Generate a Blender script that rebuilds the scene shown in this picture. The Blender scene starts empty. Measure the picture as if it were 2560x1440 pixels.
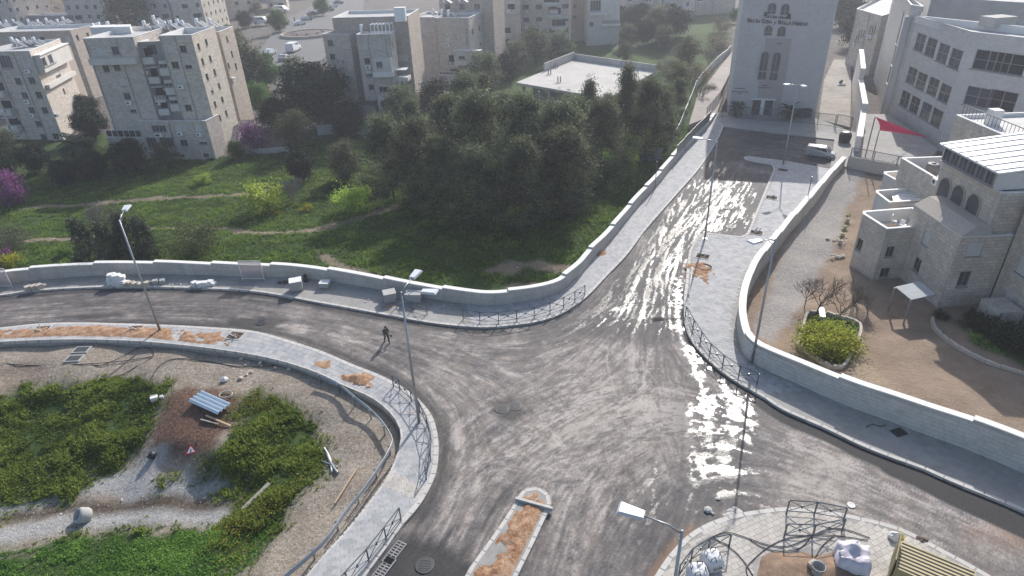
import bpy, math, random
import numpy as np
from mathutils import Matrix, Vector
random.seed(7); RNG = np.random.default_rng(7)
S = bpy.context.scene
COL = S.collection
# ---------------------------------------------------------------- camera
CAMZ, FPX, PITCH, ROLL = 30.0, 1600.0, math.radians(30.0), math.radians(2.25)
cD = np.array([0, math.cos(PITCH), -math.sin(PITCH)]); _r = np.array([1.0, 0, 0]); _u = np.cross(_r, cD)
cR = _r*math.cos(ROLL) - _u*math.sin(ROLL); cU = _u*math.cos(ROLL) + _r*math.sin(ROLL)
cam_d = bpy.data.cameras.new('camera'); cam = bpy.data.objects.new('camera', cam_d); COL.objects.link(cam)
cam_d.sensor_width = 36.0; cam_d.lens = 36.0*FPX/2560.0; cam_d.clip_start = 0.5; cam_d.clip_end = 6000
m3 = Matrix((cR, cU, -cD)).transposed(); cam.matrix_world = Matrix.Translation((0, 0, CAMZ)) @ m3.to_4x4()
S.camera = cam
S.render.resolution_x, S.render.resolution_y = 1024, 576
# ---------------------------------------------------------------- world, sun, exposure
SUN_AZ, SUN_EL = math.radians(22.5), math.radians(33.0)     # azimuth from +Y towards +X
w = bpy.data.worlds.new('World'); S.world = w; w.use_nodes = True
nt = w.node_tree; bg = nt.nodes['Background']; sky = nt.nodes.new('ShaderNodeTexSky')
sky.sky_type = 'NISHITA'; sky.sun_disc = False; sky.sun_elevation = SUN_EL; sky.sun_rotation = SUN_AZ
sky.air_density = 1.0; sky.dust_density = 2.0; sky.ozone_density = 1.0
nt.links.new(sky.outputs[0], bg.inputs[0]); bg.inputs[1].default_value = 0.13
sl = bpy.data.lights.new('sun', 'SUN'); sl.energy = 3.6; sl.angle = math.radians(0.53); sl.color = (1.0, 0.965, 0.92)
so = bpy.data.objects.new('sun', sl); COL.objects.link(so)
sv = Vector((math.sin(SUN_AZ)*math.cos(SUN_EL), math.cos(SUN_AZ)*math.cos(SUN_EL), math.sin(SUN_EL)))
so.rotation_euler = sv.to_track_quat('Z', 'Y').to_euler(); so.location = (30, 60, 80)
S.view_settings.view_transform = 'Standard'; S.view_settings.look = 'None'
S.view_settings.exposure = 0.5; S.view_settings.gamma = 1.0; S.view_settings.use_curve_mapping = False
S.render.engine = 'CYCLES'
S.cycles.volume_bounces = 0; S.cycles.volume_max_steps = 64
# ---------------------------------------------------------------- pixel <-> place helpers
def ray(px, py):
    return cD + cR*((px-1280)/FPX) - cU*((py-720)/FPX)
def P(px, py, z=0.0):
    d = ray(px, py); t = (z-CAMZ)/d[2]
    return np.array([d[0]*t, d[1]*t, z])
def P2(px, py, z=0.0): return P(px, py, z)[:2]
def PL(pts, z=0.0): return np.array([P2(x, y, z) for x, y in pts])
# ---------------------------------------------------------------- mesh builder
class MB:
    def __init__(s): s.v = []; s.f = []; s.uv = []; s.mi = []
    def add(s, vs, fs, uvs=None, mi=0):
        o = len(s.v); s.v.extend([tuple(map(float, q)) for q in vs])
        for k, f in enumerate(fs):
            s.f.append([i+o for i in f]); s.mi.append(mi)
            s.uv.append(uvs[k] if uvs else [(0.0, 0.0)]*len(f))
        return s
    def box(s, c, size, rz=0.0, mi=0):
        cx, cy, cz = c; a, b, h = size[0]/2, size[1]/2, size[2]/2; co, si = math.cos(rz), math.sin(rz)
        vs = []
        for dz in (-h, h):
            for dx, dy in ((-a, -b), (a, -b), (a, b), (-a, b)):
                vs.append((cx+dx*co-dy*si, cy+dx*si+dy*co, cz+dz))
        fs = [(3,2,1,0), (4,5,6,7), (0,1,5,4), (1,2,6,5), (2,3,7,6), (3,0,4,7)]
        L = [2*a, 2*b, 2*a, 2*b]
        uv = [[(0,0)]*4, [(vs[i][0], vs[i][1]) for i in (4,5,6,7)]]
        for k in range(4): uv.append([(0, cz-h), (L[k], cz-h), (L[k], cz+h), (0, cz+h)])
        return s.add(vs, fs, uv, mi)
    def hexa(s, p, mi=0):     # 8 points: bottom 4 ccw, top 4 ccw
        return s.add(p, [(3,2,1,0), (4,5,6,7), (0,1,5,4), (1,2,6,5), (2,3,7,6), (3,0,4,7)], None, mi)
    def prism(s, poly, z0, z1, top=True, bottom=False, mi=0):
        n = len(poly); zs0 = z0 if hasattr(z0, '__len__') else [z0]*n; zs1 = z1 if hasattr(z1, '__len__') else [z1]*n
        vs = [(p[0], p[1], zs0[i]) for i, p in enumerate(poly)] + [(p[0], p[1], zs1[i]) for i, p in enumerate(poly)]
        fs = []; uv = []; u = 0.0
        for i in range(n):
            j = (i+1) % n; l = math.hypot(poly[j][0]-poly[i][0], poly[j][1]-poly[i][1])
            fs.append((i, j, n+j, n+i)); uv.append([(u, zs0[i]), (u+l, zs0[j]), (u+l, zs1[j]), (u, zs1[i])]); u += l
        if top: fs.append(tuple(range(n, 2*n))); uv.append([(p[0], p[1]) for p in poly])
        if bottom: fs.append(tuple(range(n-1, -1, -1))); uv.append([(p[0], p[1]) for p in poly][::-1])
        return s.add(vs, fs, uv, mi)
    def tube(s, pts, r, n=6, mi=0, cap=True):
        pts = [Vector(map(float, p)) for p in pts]; rs = r if hasattr(r, '__len__') else [r]*len(pts)
        vs = []; fs = []
        for i, p in enumerate(pts):
            d = (pts[min(i+1, len(pts)-1)] - pts[max(i-1, 0)]); d = d.normalized() if d.length > 1e-9 else Vector((0, 0, 1))
            a = d.cross(Vector((0, 0, 1)) if abs(d.z) < 0.95 else Vector((1, 0, 0))).normalized(); b = a.cross(d)
            for k in range(n):
                t = 2*math.pi*k/n; q = p + (a*math.cos(t) + b*math.sin(t))*rs[i]; vs.append(tuple(q))
        for i in range(len(pts)-1):
            for k in range(n):
                k2 = (k+1) % n; fs.append((i*n+k, i*n+k2, (i+1)*n+k2, (i+1)*n+k))
        if cap: fs.append(tuple(range(n-1, -1, -1))); fs.append(tuple(range((len(pts)-1)*n, len(pts)*n)))
        return s.add(vs, fs, None, mi)
    def lathe(s, prof, c=(0, 0, 0), n=16, mi=0):
        vs = []; fs = []
        for r, z in prof:
            for k in range(n):
                t = 2*math.pi*k/n; vs.append((c[0]+r*math.cos(t), c[1]+r*math.sin(t), c[2]+z))
        for i in range(len(prof)-1):
            for k in range(n):
                k2 = (k+1) % n; fs.append((i*n+k, i*n+k2, (i+1)*n+k2, (i+1)*n+k))
        fs.append(tuple(range((len(prof)-1)*n, len(prof)*n)))
        return s.add(vs, fs, None, mi)
    def mesh(s, name, mats, smooth=False):
        me = bpy.data.meshes.new(name); me.from_pydata(s.v, [], s.f)
        if not isinstance(mats, (list, tuple)): mats = [mats]
        for m in mats: me.materials.append(m)
        uvl = me.uv_layers.new(name='UVMap')
        flat = np.array([c for f in s.uv for q in f for c in q], dtype=np.float32)
        uvl.data.foreach_set('uv', flat)
        me.polygons.foreach_set('material_index', s.mi)
        if smooth: me.polygons.foreach_set('use_smooth', [True]*len(s.f))
        me.update(); return me
    def build(s, name, mats, parent=None, smooth=False):
        return link(name, s.mesh(name, mats, smooth), parent)
def link(name, data, parent=None, mw=None):
    o = bpy.data.objects.new(name, data); COL.objects.link(o)
    if mw is not None: o.matrix_local = mw
    if parent is not None:
        o.parent = parent
        if mw is None: o.matrix_parent_inverse = Matrix.Translation(-parent.location) if tuple(parent.location) != (0, 0, 0) else Matrix()
    return o
def tag(o, label=None, cat=None, group=None, kind=None):
    if label: o['label'] = label
    if cat: o['category'] = cat
    if group: o['group'] = group
    if kind: o['kind'] = kind
    return o
def empty(name, loc, label=None, cat=None, group=None, rz=0.0):
    o = bpy.data.objects.new(name, None); COL.objects.link(o); o.location = tuple(map(float, loc)); o.rotation_euler = (0, 0, rz)
    o.empty_display_size = 0.3
    return tag(o, label, cat, group)
def kid(parent, name, mb, mat, smooth=False):        # a part given in the parent's own coordinates
    o = bpy.data.objects.new(name, mb.mesh(name, mat, smooth) if isinstance(mb, MB) else mb); COL.objects.link(o); o.parent = parent
    return o
def copy_tree(o, parent=None):
    c = o.copy(); COL.objects.link(c)
    if parent is not None: c.parent = parent
    for ch in o.children: copy_tree(ch, c)
    return c
def place(o, loc, rz=0.0, sc=1.0):
    o.location = tuple(map(float, loc)); o.rotation_euler = (0, 0, rz)
    o.scale = (sc, sc, sc) if not hasattr(sc, '__len__') else sc
    return o
def quads_mesh(name, V, mats, nper=4, attr=None, smooth=False):      # V: (N*nper,3) loose polygons
    V = np.asarray(V, dtype=np.float32); n = len(V)//nper
    me = bpy.data.meshes.new(name); me.vertices.add(len(V)); me.vertices.foreach_set('co', V.ravel())
    me.loops.add(len(V)); me.loops.foreach_set('vertex_index', np.arange(len(V), dtype=np.int32))
    me.polygons.add(n); me.polygons.foreach_set('loop_start', np.arange(0, len(V), nper, dtype=np.int32))
    me.polygons.foreach_set('loop_total', np.full(n, nper, dtype=np.int32))
    for m in (mats if isinstance(mats, (list, tuple)) else [mats]): me.materials.append(m)
    me.update(calc_edges=True)
    if attr is not None:
        a = me.attributes.new('tone', 'FLOAT', 'POINT'); a.data.foreach_set('value', np.asarray(attr, dtype=np.float32))
    return me
# ---------------------------------------------------------------- polygon maths
def inside(poly, X, Y):
    poly = np.asarray(poly); r = np.zeros(X.shape, bool); n = len(poly); j = n-1
    for i in range(n):
        xi, yi = poly[i]; xj, yj = poly[j]
        c = ((yi > Y) != (yj > Y)) & (X < (xj-xi)*(Y-yi)/((yj-yi) if abs(yj-yi) > 1e-12 else 1e-12)+xi)
        r ^= c; j = i
    return r
def dist_line(pl, X, Y):
    pl = np.asarray(pl); d = np.full(X.shape, 1e9)
    for a, b in zip(pl[:-1], pl[1:]):
        v = b-a; l2 = max(v@v, 1e-12); t = np.clip(((X-a[0])*v[0]+(Y-a[1])*v[1])/l2, 0, 1)
        d = np.minimum(d, np.hypot(X-a[0]-t*v[0], Y-a[1]-t*v[1]))
    return d
def sdf(poly, X, Y):
    p = np.asarray(poly); d = dist_line(np.vstack([p, p[:1]]), X, Y); return np.where(inside(p, X, Y), -d, d)
def vnoise(X, Y, sc, seed=0):          # smooth value noise
    rg = np.random.default_rng(seed); T = rg.random((256, 256))
    x = X/sc; y = Y/sc; xi = np.floor(x).astype(int); yi = np.floor(y).astype(int); fx = x-xi; fy = y-yi
    fx = fx*fx*(3-2*fx); fy = fy*fy*(3-2*fy); g = lambda a, b: T[a % 256, b % 256]
    return (g(xi, yi)*(1-fx)+g(xi+1, yi)*fx)*(1-fy)+(g(xi, yi+1)*(1-fx)+g(xi+1, yi+1)*fx)*fy
def fbm(X, Y, sc, seed=0, o=3):
    r = 0; a = 1; t = 0
    for k in range(o): r = r+a*vnoise(X, Y, sc/2**k, seed+k); t += a; a *= 0.55
    return r/t
def smooth_line(pl, step=0.5):
    pl = np.asarray(pl, float); n = len(pl); out = []
    for i in range(n-1):
        p0, p1, p2, p3 = pl[max(i-1, 0)], pl[i], pl[i+1], pl[min(i+2, n-1)]
        k = max(1, int(np.linalg.norm(p2-p1)/step))
        for t in np.arange(k)/k:
            out.append(0.5*((2*p1)+(-p0+p2)*t+(2*p0-5*p1+4*p2-p3)*t*t+(-p0+3*p1-3*p2+p3)*t**3))
    out.append(pl[-1]); return np.array(out)
def resample(pl, n):
    pl = np.asarray(pl, float); d = np.r_[0, np.cumsum(np.linalg.norm(np.diff(pl, axis=0), axis=1))]
    t = np.linspace(0, d[-1], n); return np.stack([np.interp(t, d, pl[:, k]) for k in range(pl.shape[1])], 1)
def plen(pl): return float(np.linalg.norm(np.diff(np.asarray(pl, float), axis=0), axis=1).sum())
def offset(pl, d):                     # to the left of travel
    pl = np.asarray(pl, float); t = np.gradient(pl, axis=0); t /= np.linalg.norm(t, axis=1)[:, None]+1e-9
    return pl+np.stack([-t[:, 1], t[:, 0]], 1)*d
# ---------------------------------------------------------------- materials
def new_mat(name):
    m = bpy.data.materials.new(name); m.use_nodes = True; nt = m.node_tree
    return m, nt, nt.nodes['Principled BSDF']
def N(nt, t, **kw):
    n = nt.nodes.new(t)
    for k, v in kw.items(): setattr(n, k, v)
    return n
def mix_rgb(nt, fac, a, b, blend='MIX'):
    n = nt.nodes.new('ShaderNodeMix'); n.data_type = 'RGBA'; n.blend_type = blend
    for sock, val in ((n.inputs[0], fac), (n.inputs[6], a), (n.inputs[7], b)):
        if hasattr(val, 'is_output') or hasattr(val, 'links'): nt.links.new(val, sock)
        elif isinstance(val, (int, float)): sock.default_value = val
        else: sock.default_value = (*val, 1) if len(val) == 3 else val
    return n.outputs[2]
def math_n(nt, op, a, b=None, clamp=False):
    n = nt.nodes.new('ShaderNodeMath'); n.operation = op; n.use_clamp = clamp
    for i, v in enumerate((a, b)):
        if v is None: continue
        if hasattr(v, 'links'): nt.links.new(v, n.inputs[i])
        else: n.inputs[i].default_value = v
    return n.outputs[0]
def noise(nt, scale, detail=4, rough=0.6, coord=None, dist=0.0):
    n = N(nt, 'ShaderNodeTexNoise'); n.inputs['Scale'].default_value = scale; n.inputs['Detail'].default_value = detail
    n.inputs['Roughness'].default_value = rough; n.inputs['Distortion'].default_value = dist
    if coord is not None: nt.links.new(coord, n.inputs['Vector'])
    return n.outputs['Fac']
def ramp(nt, fac, stops):
    n = N(nt, 'ShaderNodeValToRGB'); el = n.color_ramp.elements
    while len(el) < len(stops): el.new(0.5)
    for e, (p, c) in zip(el, stops): e.position = p; e.color = (*c, 1) if len(c) == 3 else c
    nt.links.new(fac, n.inputs[0]); return n.outputs[0]
def bump(nt, h, strength, dist, bsdf):
    b = N(nt, 'ShaderNodeBump'); b.inputs['Strength'].default_value = strength; b.inputs['Distance'].default_value = dist
    nt.links.new(h, b.inputs['Height']); nt.links.new(b.outputs[0], bsdf.inputs['Normal'])
def world_pos(nt): return N(nt, 'ShaderNodeNewGeometry').outputs['Position']
MATS = {}
def plain(name, col, rough=0.7, metal=0.0, var=0.25, scale=3.0, bmp=0.0, spec=0.5):
    if name in MATS: return MATS[name]
    m, nt, b = new_mat(name); pos = world_pos(nt)
    f = noise(nt, scale, 5, 0.65, pos); f2 = noise(nt, scale*0.17, 3, 0.6, pos)
    f3 = math_n(nt, 'MULTIPLY', math_n(nt, 'ADD', f, f2), 0.5)
    lo = tuple(c*(1-var) for c in col); hi = tuple(min(1, c*(1+var)) for c in col)
    c = ramp(nt, f3, [(0.3, lo), (0.7, hi)]); nt.links.new(c, b.inputs['Base Color'])
    b.inputs['Roughness'].default_value = rough; b.inputs['Metallic'].default_value = metal
    b.inputs['Specular IOR Level'].default_value = spec
    if bmp: bump(nt, f, bmp, 0.05, b)
    MATS[name] = m; return m
def stone_mat(name, col, bw=0.55, bh=0.28, mortar=0.012, var=0.16, stain=0.35, bstr=0.6, rough=0.85):
    if name in MATS: return MATS[name]
    m, nt, b = new_mat(name); uv = N(nt, 'ShaderNodeUVMap'); uv.uv_map = 'UVMap'; pos = world_pos(nt)
    br = N(nt, 'ShaderNodeTexBrick'); nt.links.new(uv.outputs[0], br.inputs['Vector'])
    br.inputs['Scale'].default_value = 1.0; br.inputs['Brick Width'].default_value = bw; br.inputs['Row Height'].default_value = bh
    br.inputs['Mortar Size'].default_value = mortar; br.inputs['Mortar Smooth'].default_value = 0.3; br.inputs['Bias'].default_value = 0.0
    br.inputs['Color1'].default_value = (*[c*(1+var) for c in col], 1); br.inputs['Color2'].default_value = (*[c*(1-var) for c in col], 1)
    br.inputs['Mortar'].default_value = (*[c*0.72 for c in col], 1)
    n1 = noise(nt, 0.35, 5, 0.65, pos); n2 = noise(nt, 6.0, 4, 0.7, pos)
    sep = N(nt, 'ShaderNodeMapping'); nt.links.new(pos, sep.inputs[0]); sep.inputs['Scale'].default_value = (1.6, 1.6, 0.12)
    n3 = noise(nt, 1.0, 4, 0.6, sep.outputs[0])
    c = mix_rgb(nt, ramp(nt, n1, [(0.35, (0, 0, 0)), (0.75, (stain,)*3)]), br.outputs['Color'], tuple(k*0.6 for k in col))
    c = mix_rgb(nt, ramp(nt, n3, [(0.5, (0, 0, 0)), (0.8, (stain*0.8,)*3)]), c, (col[0]*0.5, col[1]*0.5, col[2]*0.5))
    c = mix_rgb(nt, 0.18, c, ramp(nt, n2, [(0.3, (0, 0, 0)), (0.7, (1, 1, 1))]), 'OVERLAY')
    nt.links.new(c, b.inputs['Base Color']); b.inputs['Roughness'].default_value = rough; b.inputs['Specular IOR Level'].default_value = 0.25
    h = math_n(nt, 'ADD', math_n(nt, 'MULTIPLY', br.outputs['Fac'], -1.0), math_n(nt, 'MULTIPLY', n2, 0.5))
    bump(nt, h, bstr, 0.03, b)
    MATS[name] = m; return m
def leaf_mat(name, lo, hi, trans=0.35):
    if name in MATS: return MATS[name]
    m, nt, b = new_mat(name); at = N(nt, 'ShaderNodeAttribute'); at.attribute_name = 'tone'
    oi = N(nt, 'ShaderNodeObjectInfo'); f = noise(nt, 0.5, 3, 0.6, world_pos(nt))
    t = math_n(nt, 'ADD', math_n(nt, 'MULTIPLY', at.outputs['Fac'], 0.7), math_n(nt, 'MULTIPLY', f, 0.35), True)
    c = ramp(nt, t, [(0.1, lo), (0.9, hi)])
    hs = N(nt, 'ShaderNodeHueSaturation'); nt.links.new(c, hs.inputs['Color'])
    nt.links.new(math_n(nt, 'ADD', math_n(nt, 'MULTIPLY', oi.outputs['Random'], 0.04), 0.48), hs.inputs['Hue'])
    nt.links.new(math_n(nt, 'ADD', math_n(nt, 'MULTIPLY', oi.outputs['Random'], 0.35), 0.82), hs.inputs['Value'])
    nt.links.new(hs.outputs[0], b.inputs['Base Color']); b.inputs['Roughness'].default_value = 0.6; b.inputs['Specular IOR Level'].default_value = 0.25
    tr = N(nt, 'ShaderNodeBsdfTranslucent'); nt.links.new(hs.outputs[0], tr.inputs['Color'])
    mx = N(nt, 'ShaderNodeMixShader'); mx.inputs[0].default_value = trans
    nt.links.new(b.outputs[0], mx.inputs[1]); nt.links.new(tr.outputs[0], mx.inputs[2]); nt.links.new(mx.outputs[0], nt.nodes['Material Output'].inputs[0])
    MATS[name] = m; return m
# ================================================================ outlines traced on the ground (photograph pixels -> metres)
K_PARK = smooth_line(PL([(-420,790),(-150,757),(0,742),(64,732),(192,723),(320,720),(479,723),(639,732),(782,757),(872,773),(994,796),(1081,811),(1168,820),(1220,822),(1256,819),(1334,810),(1397,791),(1444,763),(1478,735),(1516,694),(1569,638),(1615,576),(1692,488),(1753,417),(1795,350),(1809,317)]), 0.6)
W_PARK = smooth_line(PL([(-420,755),(-150,730),(0,716),(64,707),(224,693),(400,689),(607,694),(727,697),(824,707),(925,723),(1004,738),(1081,751),(1150,761),(1220,767),(1287,761),(1350,750),(1397,735),(1425,713),(1453,688),(1481,652),(1516,616),(1560,562),(1600,512),(1640,468),(1688,408),(1720,370),(1771,318),(1787,296)]), 0.6)
K_RIGHT = smooth_line(PL([(1718,662),(1712,720),(1709,750),(1711,811),(1726,853),(1757,891),(1803,933),(1860,971),(1898,990),(1955,1028),(2070,1078),(2146,1116),(2242,1154),(2299,1173),(2375,1208),(2509,1262),(2620,1312),(2800,1395)]), 0.6)
W_RIGHT = smooth_line(PL([(2101,414),(2070,446),(2006,521),(1960,573),(1905,643),(1878,680),(1860,720),(1848,757),(1842,795),(1842,830),(1854,880),(1878,908),(1917,929),(1993,963),(2070,998),(2138,1026),(2222,1056),(2299,1085),(2413,1126),(2560,1188),(2800,1290)]), 0.6)
K_BEND = smooth_line(PL([(-420,865),(-150,833),(0,822),(96,812),(192,809),(288,811),(415,815),(543,822),(639,831),(724,854),(806,881),(888,916),(949,940),(1011,973),(1052,1006),(1081,1043),(1095,1092),(1097,1137),(1091,1186),(1072,1231),(1044,1276),(1003,1321),(970,1370),(929,1424),(880,1500),(820,1600)]), 0.5)
I_BEND = smooth_line(PL([(-420,905),(-150,868),(0,858),(160,852),(320,855),(447,865),(575,881),(683,901),(785,932),(863,969),(929,998),(974,1034),(999,1071),(1003,1104),(994,1137),(970,1194),(929,1252),(871,1325),(814,1387),(769,1440),(700,1520),(620,1620)]), 0.5)
ISLAND = PL([(2075,425),(1967,405),(1866,392),(1857,397),(1869,404),(1929,413),(1934,424),(1866,588),(1854,594),(1770,585),(1752,588),(1736,604),(1722,630),(1718,662)])
K_LOW = smooth_line(PL([(1520,1640),(1638,1440),(1684,1376),(1727,1335),(1778,1307),(1828,1291),(1892,1279),(1955,1272),(2006,1273),(2107,1287),(2166,1301),(2225,1314),(2284,1338),(2343,1371),(2402,1402),(2461,1435),(2600,1520)]), 0.5)
MEDIAN = PL([(1150,1470),(1173,1424),(1230,1346),(1275,1280),(1292,1248),(1300,1235),(1314,1224),(1337,1220),(1362,1227),(1378,1246),(1380,1262),(1361,1305),(1333,1366),(1296,1440),(1270,1500),(1225,1600),(1060,1640)])
PLAZA = PL([(1809,317),(2086,349),(2075,425)])
ZP = 0.14
# the whole hard-surfaced area
HARD = np.vstack([W_PARK, PL([(1800,285),(2110,325),(2120,418)]), W_RIGHT, PL([(2800,1900),(600,1900)]), I_BEND[::-1]])
# ================================================================ terrain
CTRL = [(100,640,-1.0),(400,640,-1.2),(700,650,-1.4),(1000,690,-1.4),(1200,720,-1.2),(1350,690,-1.2),(1480,560,-1.2),(1600,430,-1.2),(1690,330,-1.0),
 (0,560,-2.2),(300,540,-2.6),(600,540,-2.6),(900,540,-2.4),(1150,560,-2.2),(1350,520,-2.2),(100,450,-3.0),(400,420,-3.2),(700,400,-3.2),(1000,400,-3.0),(1300,380,-2.8),(1500,330,-2.4),
 (900,330,-3.0),(1250,250,-3.0),(1500,230,-3.0),(1600,150,-3.0),(1300,120,-3.0),(1050,200,-3.0),(600,300,-2.6),(700,230,-1.5),(620,150,0.6),(760,110,1.0),(850,40,1.0),(650,30,1.0),(300,30,1.0),(0,60,0.5),(0,250,-2.8),
 (1500,30,-2.0),(1700,60,-2.0),(1780,180,-0.6),(1830,90,-0.2),
 (0,900,-0.35),(200,890,-0.25),(400,900,-0.3),(600,920,-0.4),(0,950,-0.9),(300,960,-0.8),(480,960,-0.6),(700,950,-0.35),(830,1000,-0.35),(930,1080,-0.35),(900,1200,-0.35),(800,1340,-0.35),(690,1440,-0.35),
 (520,1010,-0.2),(470,1080,-0.7),(560,1100,-0.5),(100,1080,-1.8),(300,1080,-1.6),(60,1180,-2.3),(250,1200,-2.4),(400,1200,-2.2),(100,1290,-3.0),(300,1270,-2.9),(500,1250,-2.7),(600,1230,-2.2),(100,1340,-2.6),(300,1310,-2.5),(500,1290,-2.4),(200,1420,-2.5),(400,1400,-2.2),(560,1420,-1.6),(700,1260,-1.1),(620,1330,-1.5),(750,1100,-0.9),(650,1050,-0.7),(690,1150,-1.2),(760,1220,-0.8),
 (2130,430,-0.1),(2050,560,-0.9),(1960,720,-1.1),(1900,810,-1.0),(2000,640,-0.9),(1960,830,-0.6),(2000,900,-0.1),(2070,860,0.1),(2150,930,0.5),(2200,800,0.1),(2300,900,0.6),(2250,970,0.9),(2400,1000,1.1),(2550,1060,1.2),(2500,880,0.9),(2330,780,0.1),(2250,720,-0.1),(2150,620,-0.4),(2600,950,1.0),(2560,800,0.6)]
cpts = np.array([[*P2(x, y, z), z] for x, y, z in CTRL] + [[-400,400,1],[0,420,-1],[300,300,0],[200,100,0],[100,30,1.0],[-120,60,-2.5],[-90,20,-3],[0,-60,-1],[-60,0,-3],[70,150,-0.5],[90,110,0],[60,110,-0.2]])
def tz_raw(X, Y):
    X = np.asarray(X, float); Y = np.asarray(Y, float); a = np.zeros(X.shape); b = np.zeros(X.shape)
    for x, y, z in cpts:
        wgt = 1.0/((X-x)**2+(Y-y)**2+2.0)**1.9; a += wgt*z; b += wgt
    return a/b
def TZ(x, y): return float(tz_raw(np.array([x]), np.array([y]))[0])
def G(px, py):                          # ground point under a photograph pixel, on the terrain
    z = -1.0
    for _ in range(14): q = P(px, py, z); z = 0.5*z+0.5*TZ(q[0], q[1])
    return np.array([q[0], q[1], TZ(q[0], q[1])])
def GL(pts): return np.array([G(x, y)[:2] for x, y in pts])
def axis_vals(lo, hi, step, far):
    a = list(np.arange(lo, hi+step/2, step)); d = step
    while a[-1] < far: d *= 1.25; a.append(a[-1]+d)
    d = step
    while a[0] > -far: d *= 1.25; a.insert(0, a[0]-d)
    return np.array(a)
ax = axis_vals(-76, 66, 0.42, 1200); ay = axis_vals(12, 128, 0.42, 1200)
TX, TY = np.meshgrid(ax, ay); tz = tz_raw(TX, TY)
hs = sdf(HARD, TX, TY)
tz = tz + 0.22*(fbm(TX, TY, 2.2, 3)-0.5)*np.clip((hs-0.4)/1.5, 0, 1)
tz = np.where(hs < 0.45, np.minimum(tz, -0.02), tz)
tz = np.where(hs < -0.6, -0.75, tz)
warp = lambda s, a, sd: (fbm(TX, TY, s, sd)-0.5)*a
sm = lambda d, w: np.clip(0.5-d/w, 0, 1)
# zone masks --------------------------------------------------------------
park = np.vstack([offset(W_PARK[::-1], -0.3), GL([(-200,560),(-200,330),(200,350),(270,330),(300,395),(560,395),(700,370),(820,300),(1240,200),(1240,110),(1560,100),(1570,40),(1700,35),(1850,20),(1800,160),(1780,230)])])  # also runs into the left blocks' gap, its green darkening it like shade
m_grass = sm(sdf(park, TX, TY)+warp(3, 1.5, 11), 0.8)
def stroke(pts, wd, sd, wob=1.2): return sm(dist_line(smooth_line(GL(pts), 1.0), TX, TY)-wd+warp(1.6, wob, sd), 0.7)
m_path = np.maximum.reduce([stroke([(70,520),(200,512),(330,500),(430,495),(600,486),(700,470)], 0.55, 21), stroke([(60,602),(150,598),(230,592)], 0.6, 22), stroke([(560,572),(640,582),(720,582),(800,572),(880,550),(990,518)], 0.65, 23), stroke([(330,575),(450,570),(560,572)], 0.3, 26),
    stroke([(800,630),(850,665),(930,690),(1010,715)], 0.5, 24), stroke([(1100,730),(1220,740),(1330,715)], 0.7, 25, 2.2), stroke([(1230,680),(1310,660),(1400,670)], 1.1, 27, 2.8)])
low_l = np.vstack([I_BEND, PL([(500,1750),(-600,1750)])])
m_low = sm(sdf(low_l, TX, TY), 0.3)
def gpoly(pts, sd, a=1.4, w_=.7): return sm(sdf(GL(pts), TX, TY)+warp(1.5, a, sd), w_)
g1 = gpoly([(-300,985),(0,985),(150,955),(330,945),(405,970),(400,1020),(380,1060),(330,1130),(290,1180),(180,1225),(60,1265),(-300,1330)], 31, 3.0, 1.8)
g2 = gpoly([(605,1010),(640,975),(690,1000),(770,1040),(825,1095),(830,1150),(790,1210),(740,1250),(700,1330),(640,1400),(560,1460),(-300,1600),(-300,1480),(0,1385),(200,1345),(400,1330),(560,1310),(600,1270),(530,1195),(430,1195),(470,1160),(560,1110)], 32, 3.0, 1.8)
g_plant = gpoly([(1995,862),(2020,788),(2110,800),(2145,815),(2140,850),(2110,915),(2085,915),(2050,905)], 33, 0.3)
g_hedge = gpoly([(2390,800),(2480,830),(2640,900),(2640,960),(2540,910),(2440,860)], 34, 0.8)
m_grass = np.maximum.reduce([m_grass*(1-m_path), g1, g2*1.0, g_plant, g_hedge])
m_red = np.maximum(gpoly([(400,1000),(470,960),(600,990),(610,1050),(520,1130),(460,1150),(380,1120)], 35), 0.35*gpoly([(0,905),(120,915),(120,960),(0,980)], 36))
m_gravel = np.maximum.reduce([stroke([(-200,1340),(0,1275),(120,1235),(260,1205),(380,1215),(500,1225),(600,1215)], 1.0, 41, .8), stroke([(-200,1440),(0,1345),(150,1310),(300,1295),(450,1285),(590,1283)], 0.9, 42, .5), stroke([(385,1140),(350,1200),(330,1260)], 0.7, 43)])
m_ditch = np.maximum(stroke([(-150,1352),(0,1300),(120,1280),(230,1270),(330,1268),(450,1260),(600,1258)], 0.45, 44, .9), .8*stroke([(130,985),(300,960),(420,960)], .2, 45, .6))  # dark brown dirt, also painted to deepen the ditch's shade
yard = np.vstack([W_RIGHT, PL([(2800,600),(2150,430)])])
m_yard = sm(sdf(yard, TX, TY), 0.4)
m_gravel = np.maximum(m_gravel, .75*gpoly([(2110,420),(2165,430),(2120,520),(2085,610),(2040,690),(1985,790),(1930,860),(1880,830),(1950,640),(2060,470)], 53, 1.2))
m_tan = np.maximum(gpoly([(2140,930),(2150,910),(2180,900),(2280,1010),(2250,1000)], 51, 2.0), stroke([(1960,700),(2010,640),(2060,560)], 0.9, 52, 1.5))
town = sm(-sdf(GL([(560,190),(640,130),(640,60),(900,-20),(900,110),(800,160)]), TX, TY), 1)*0
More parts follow.
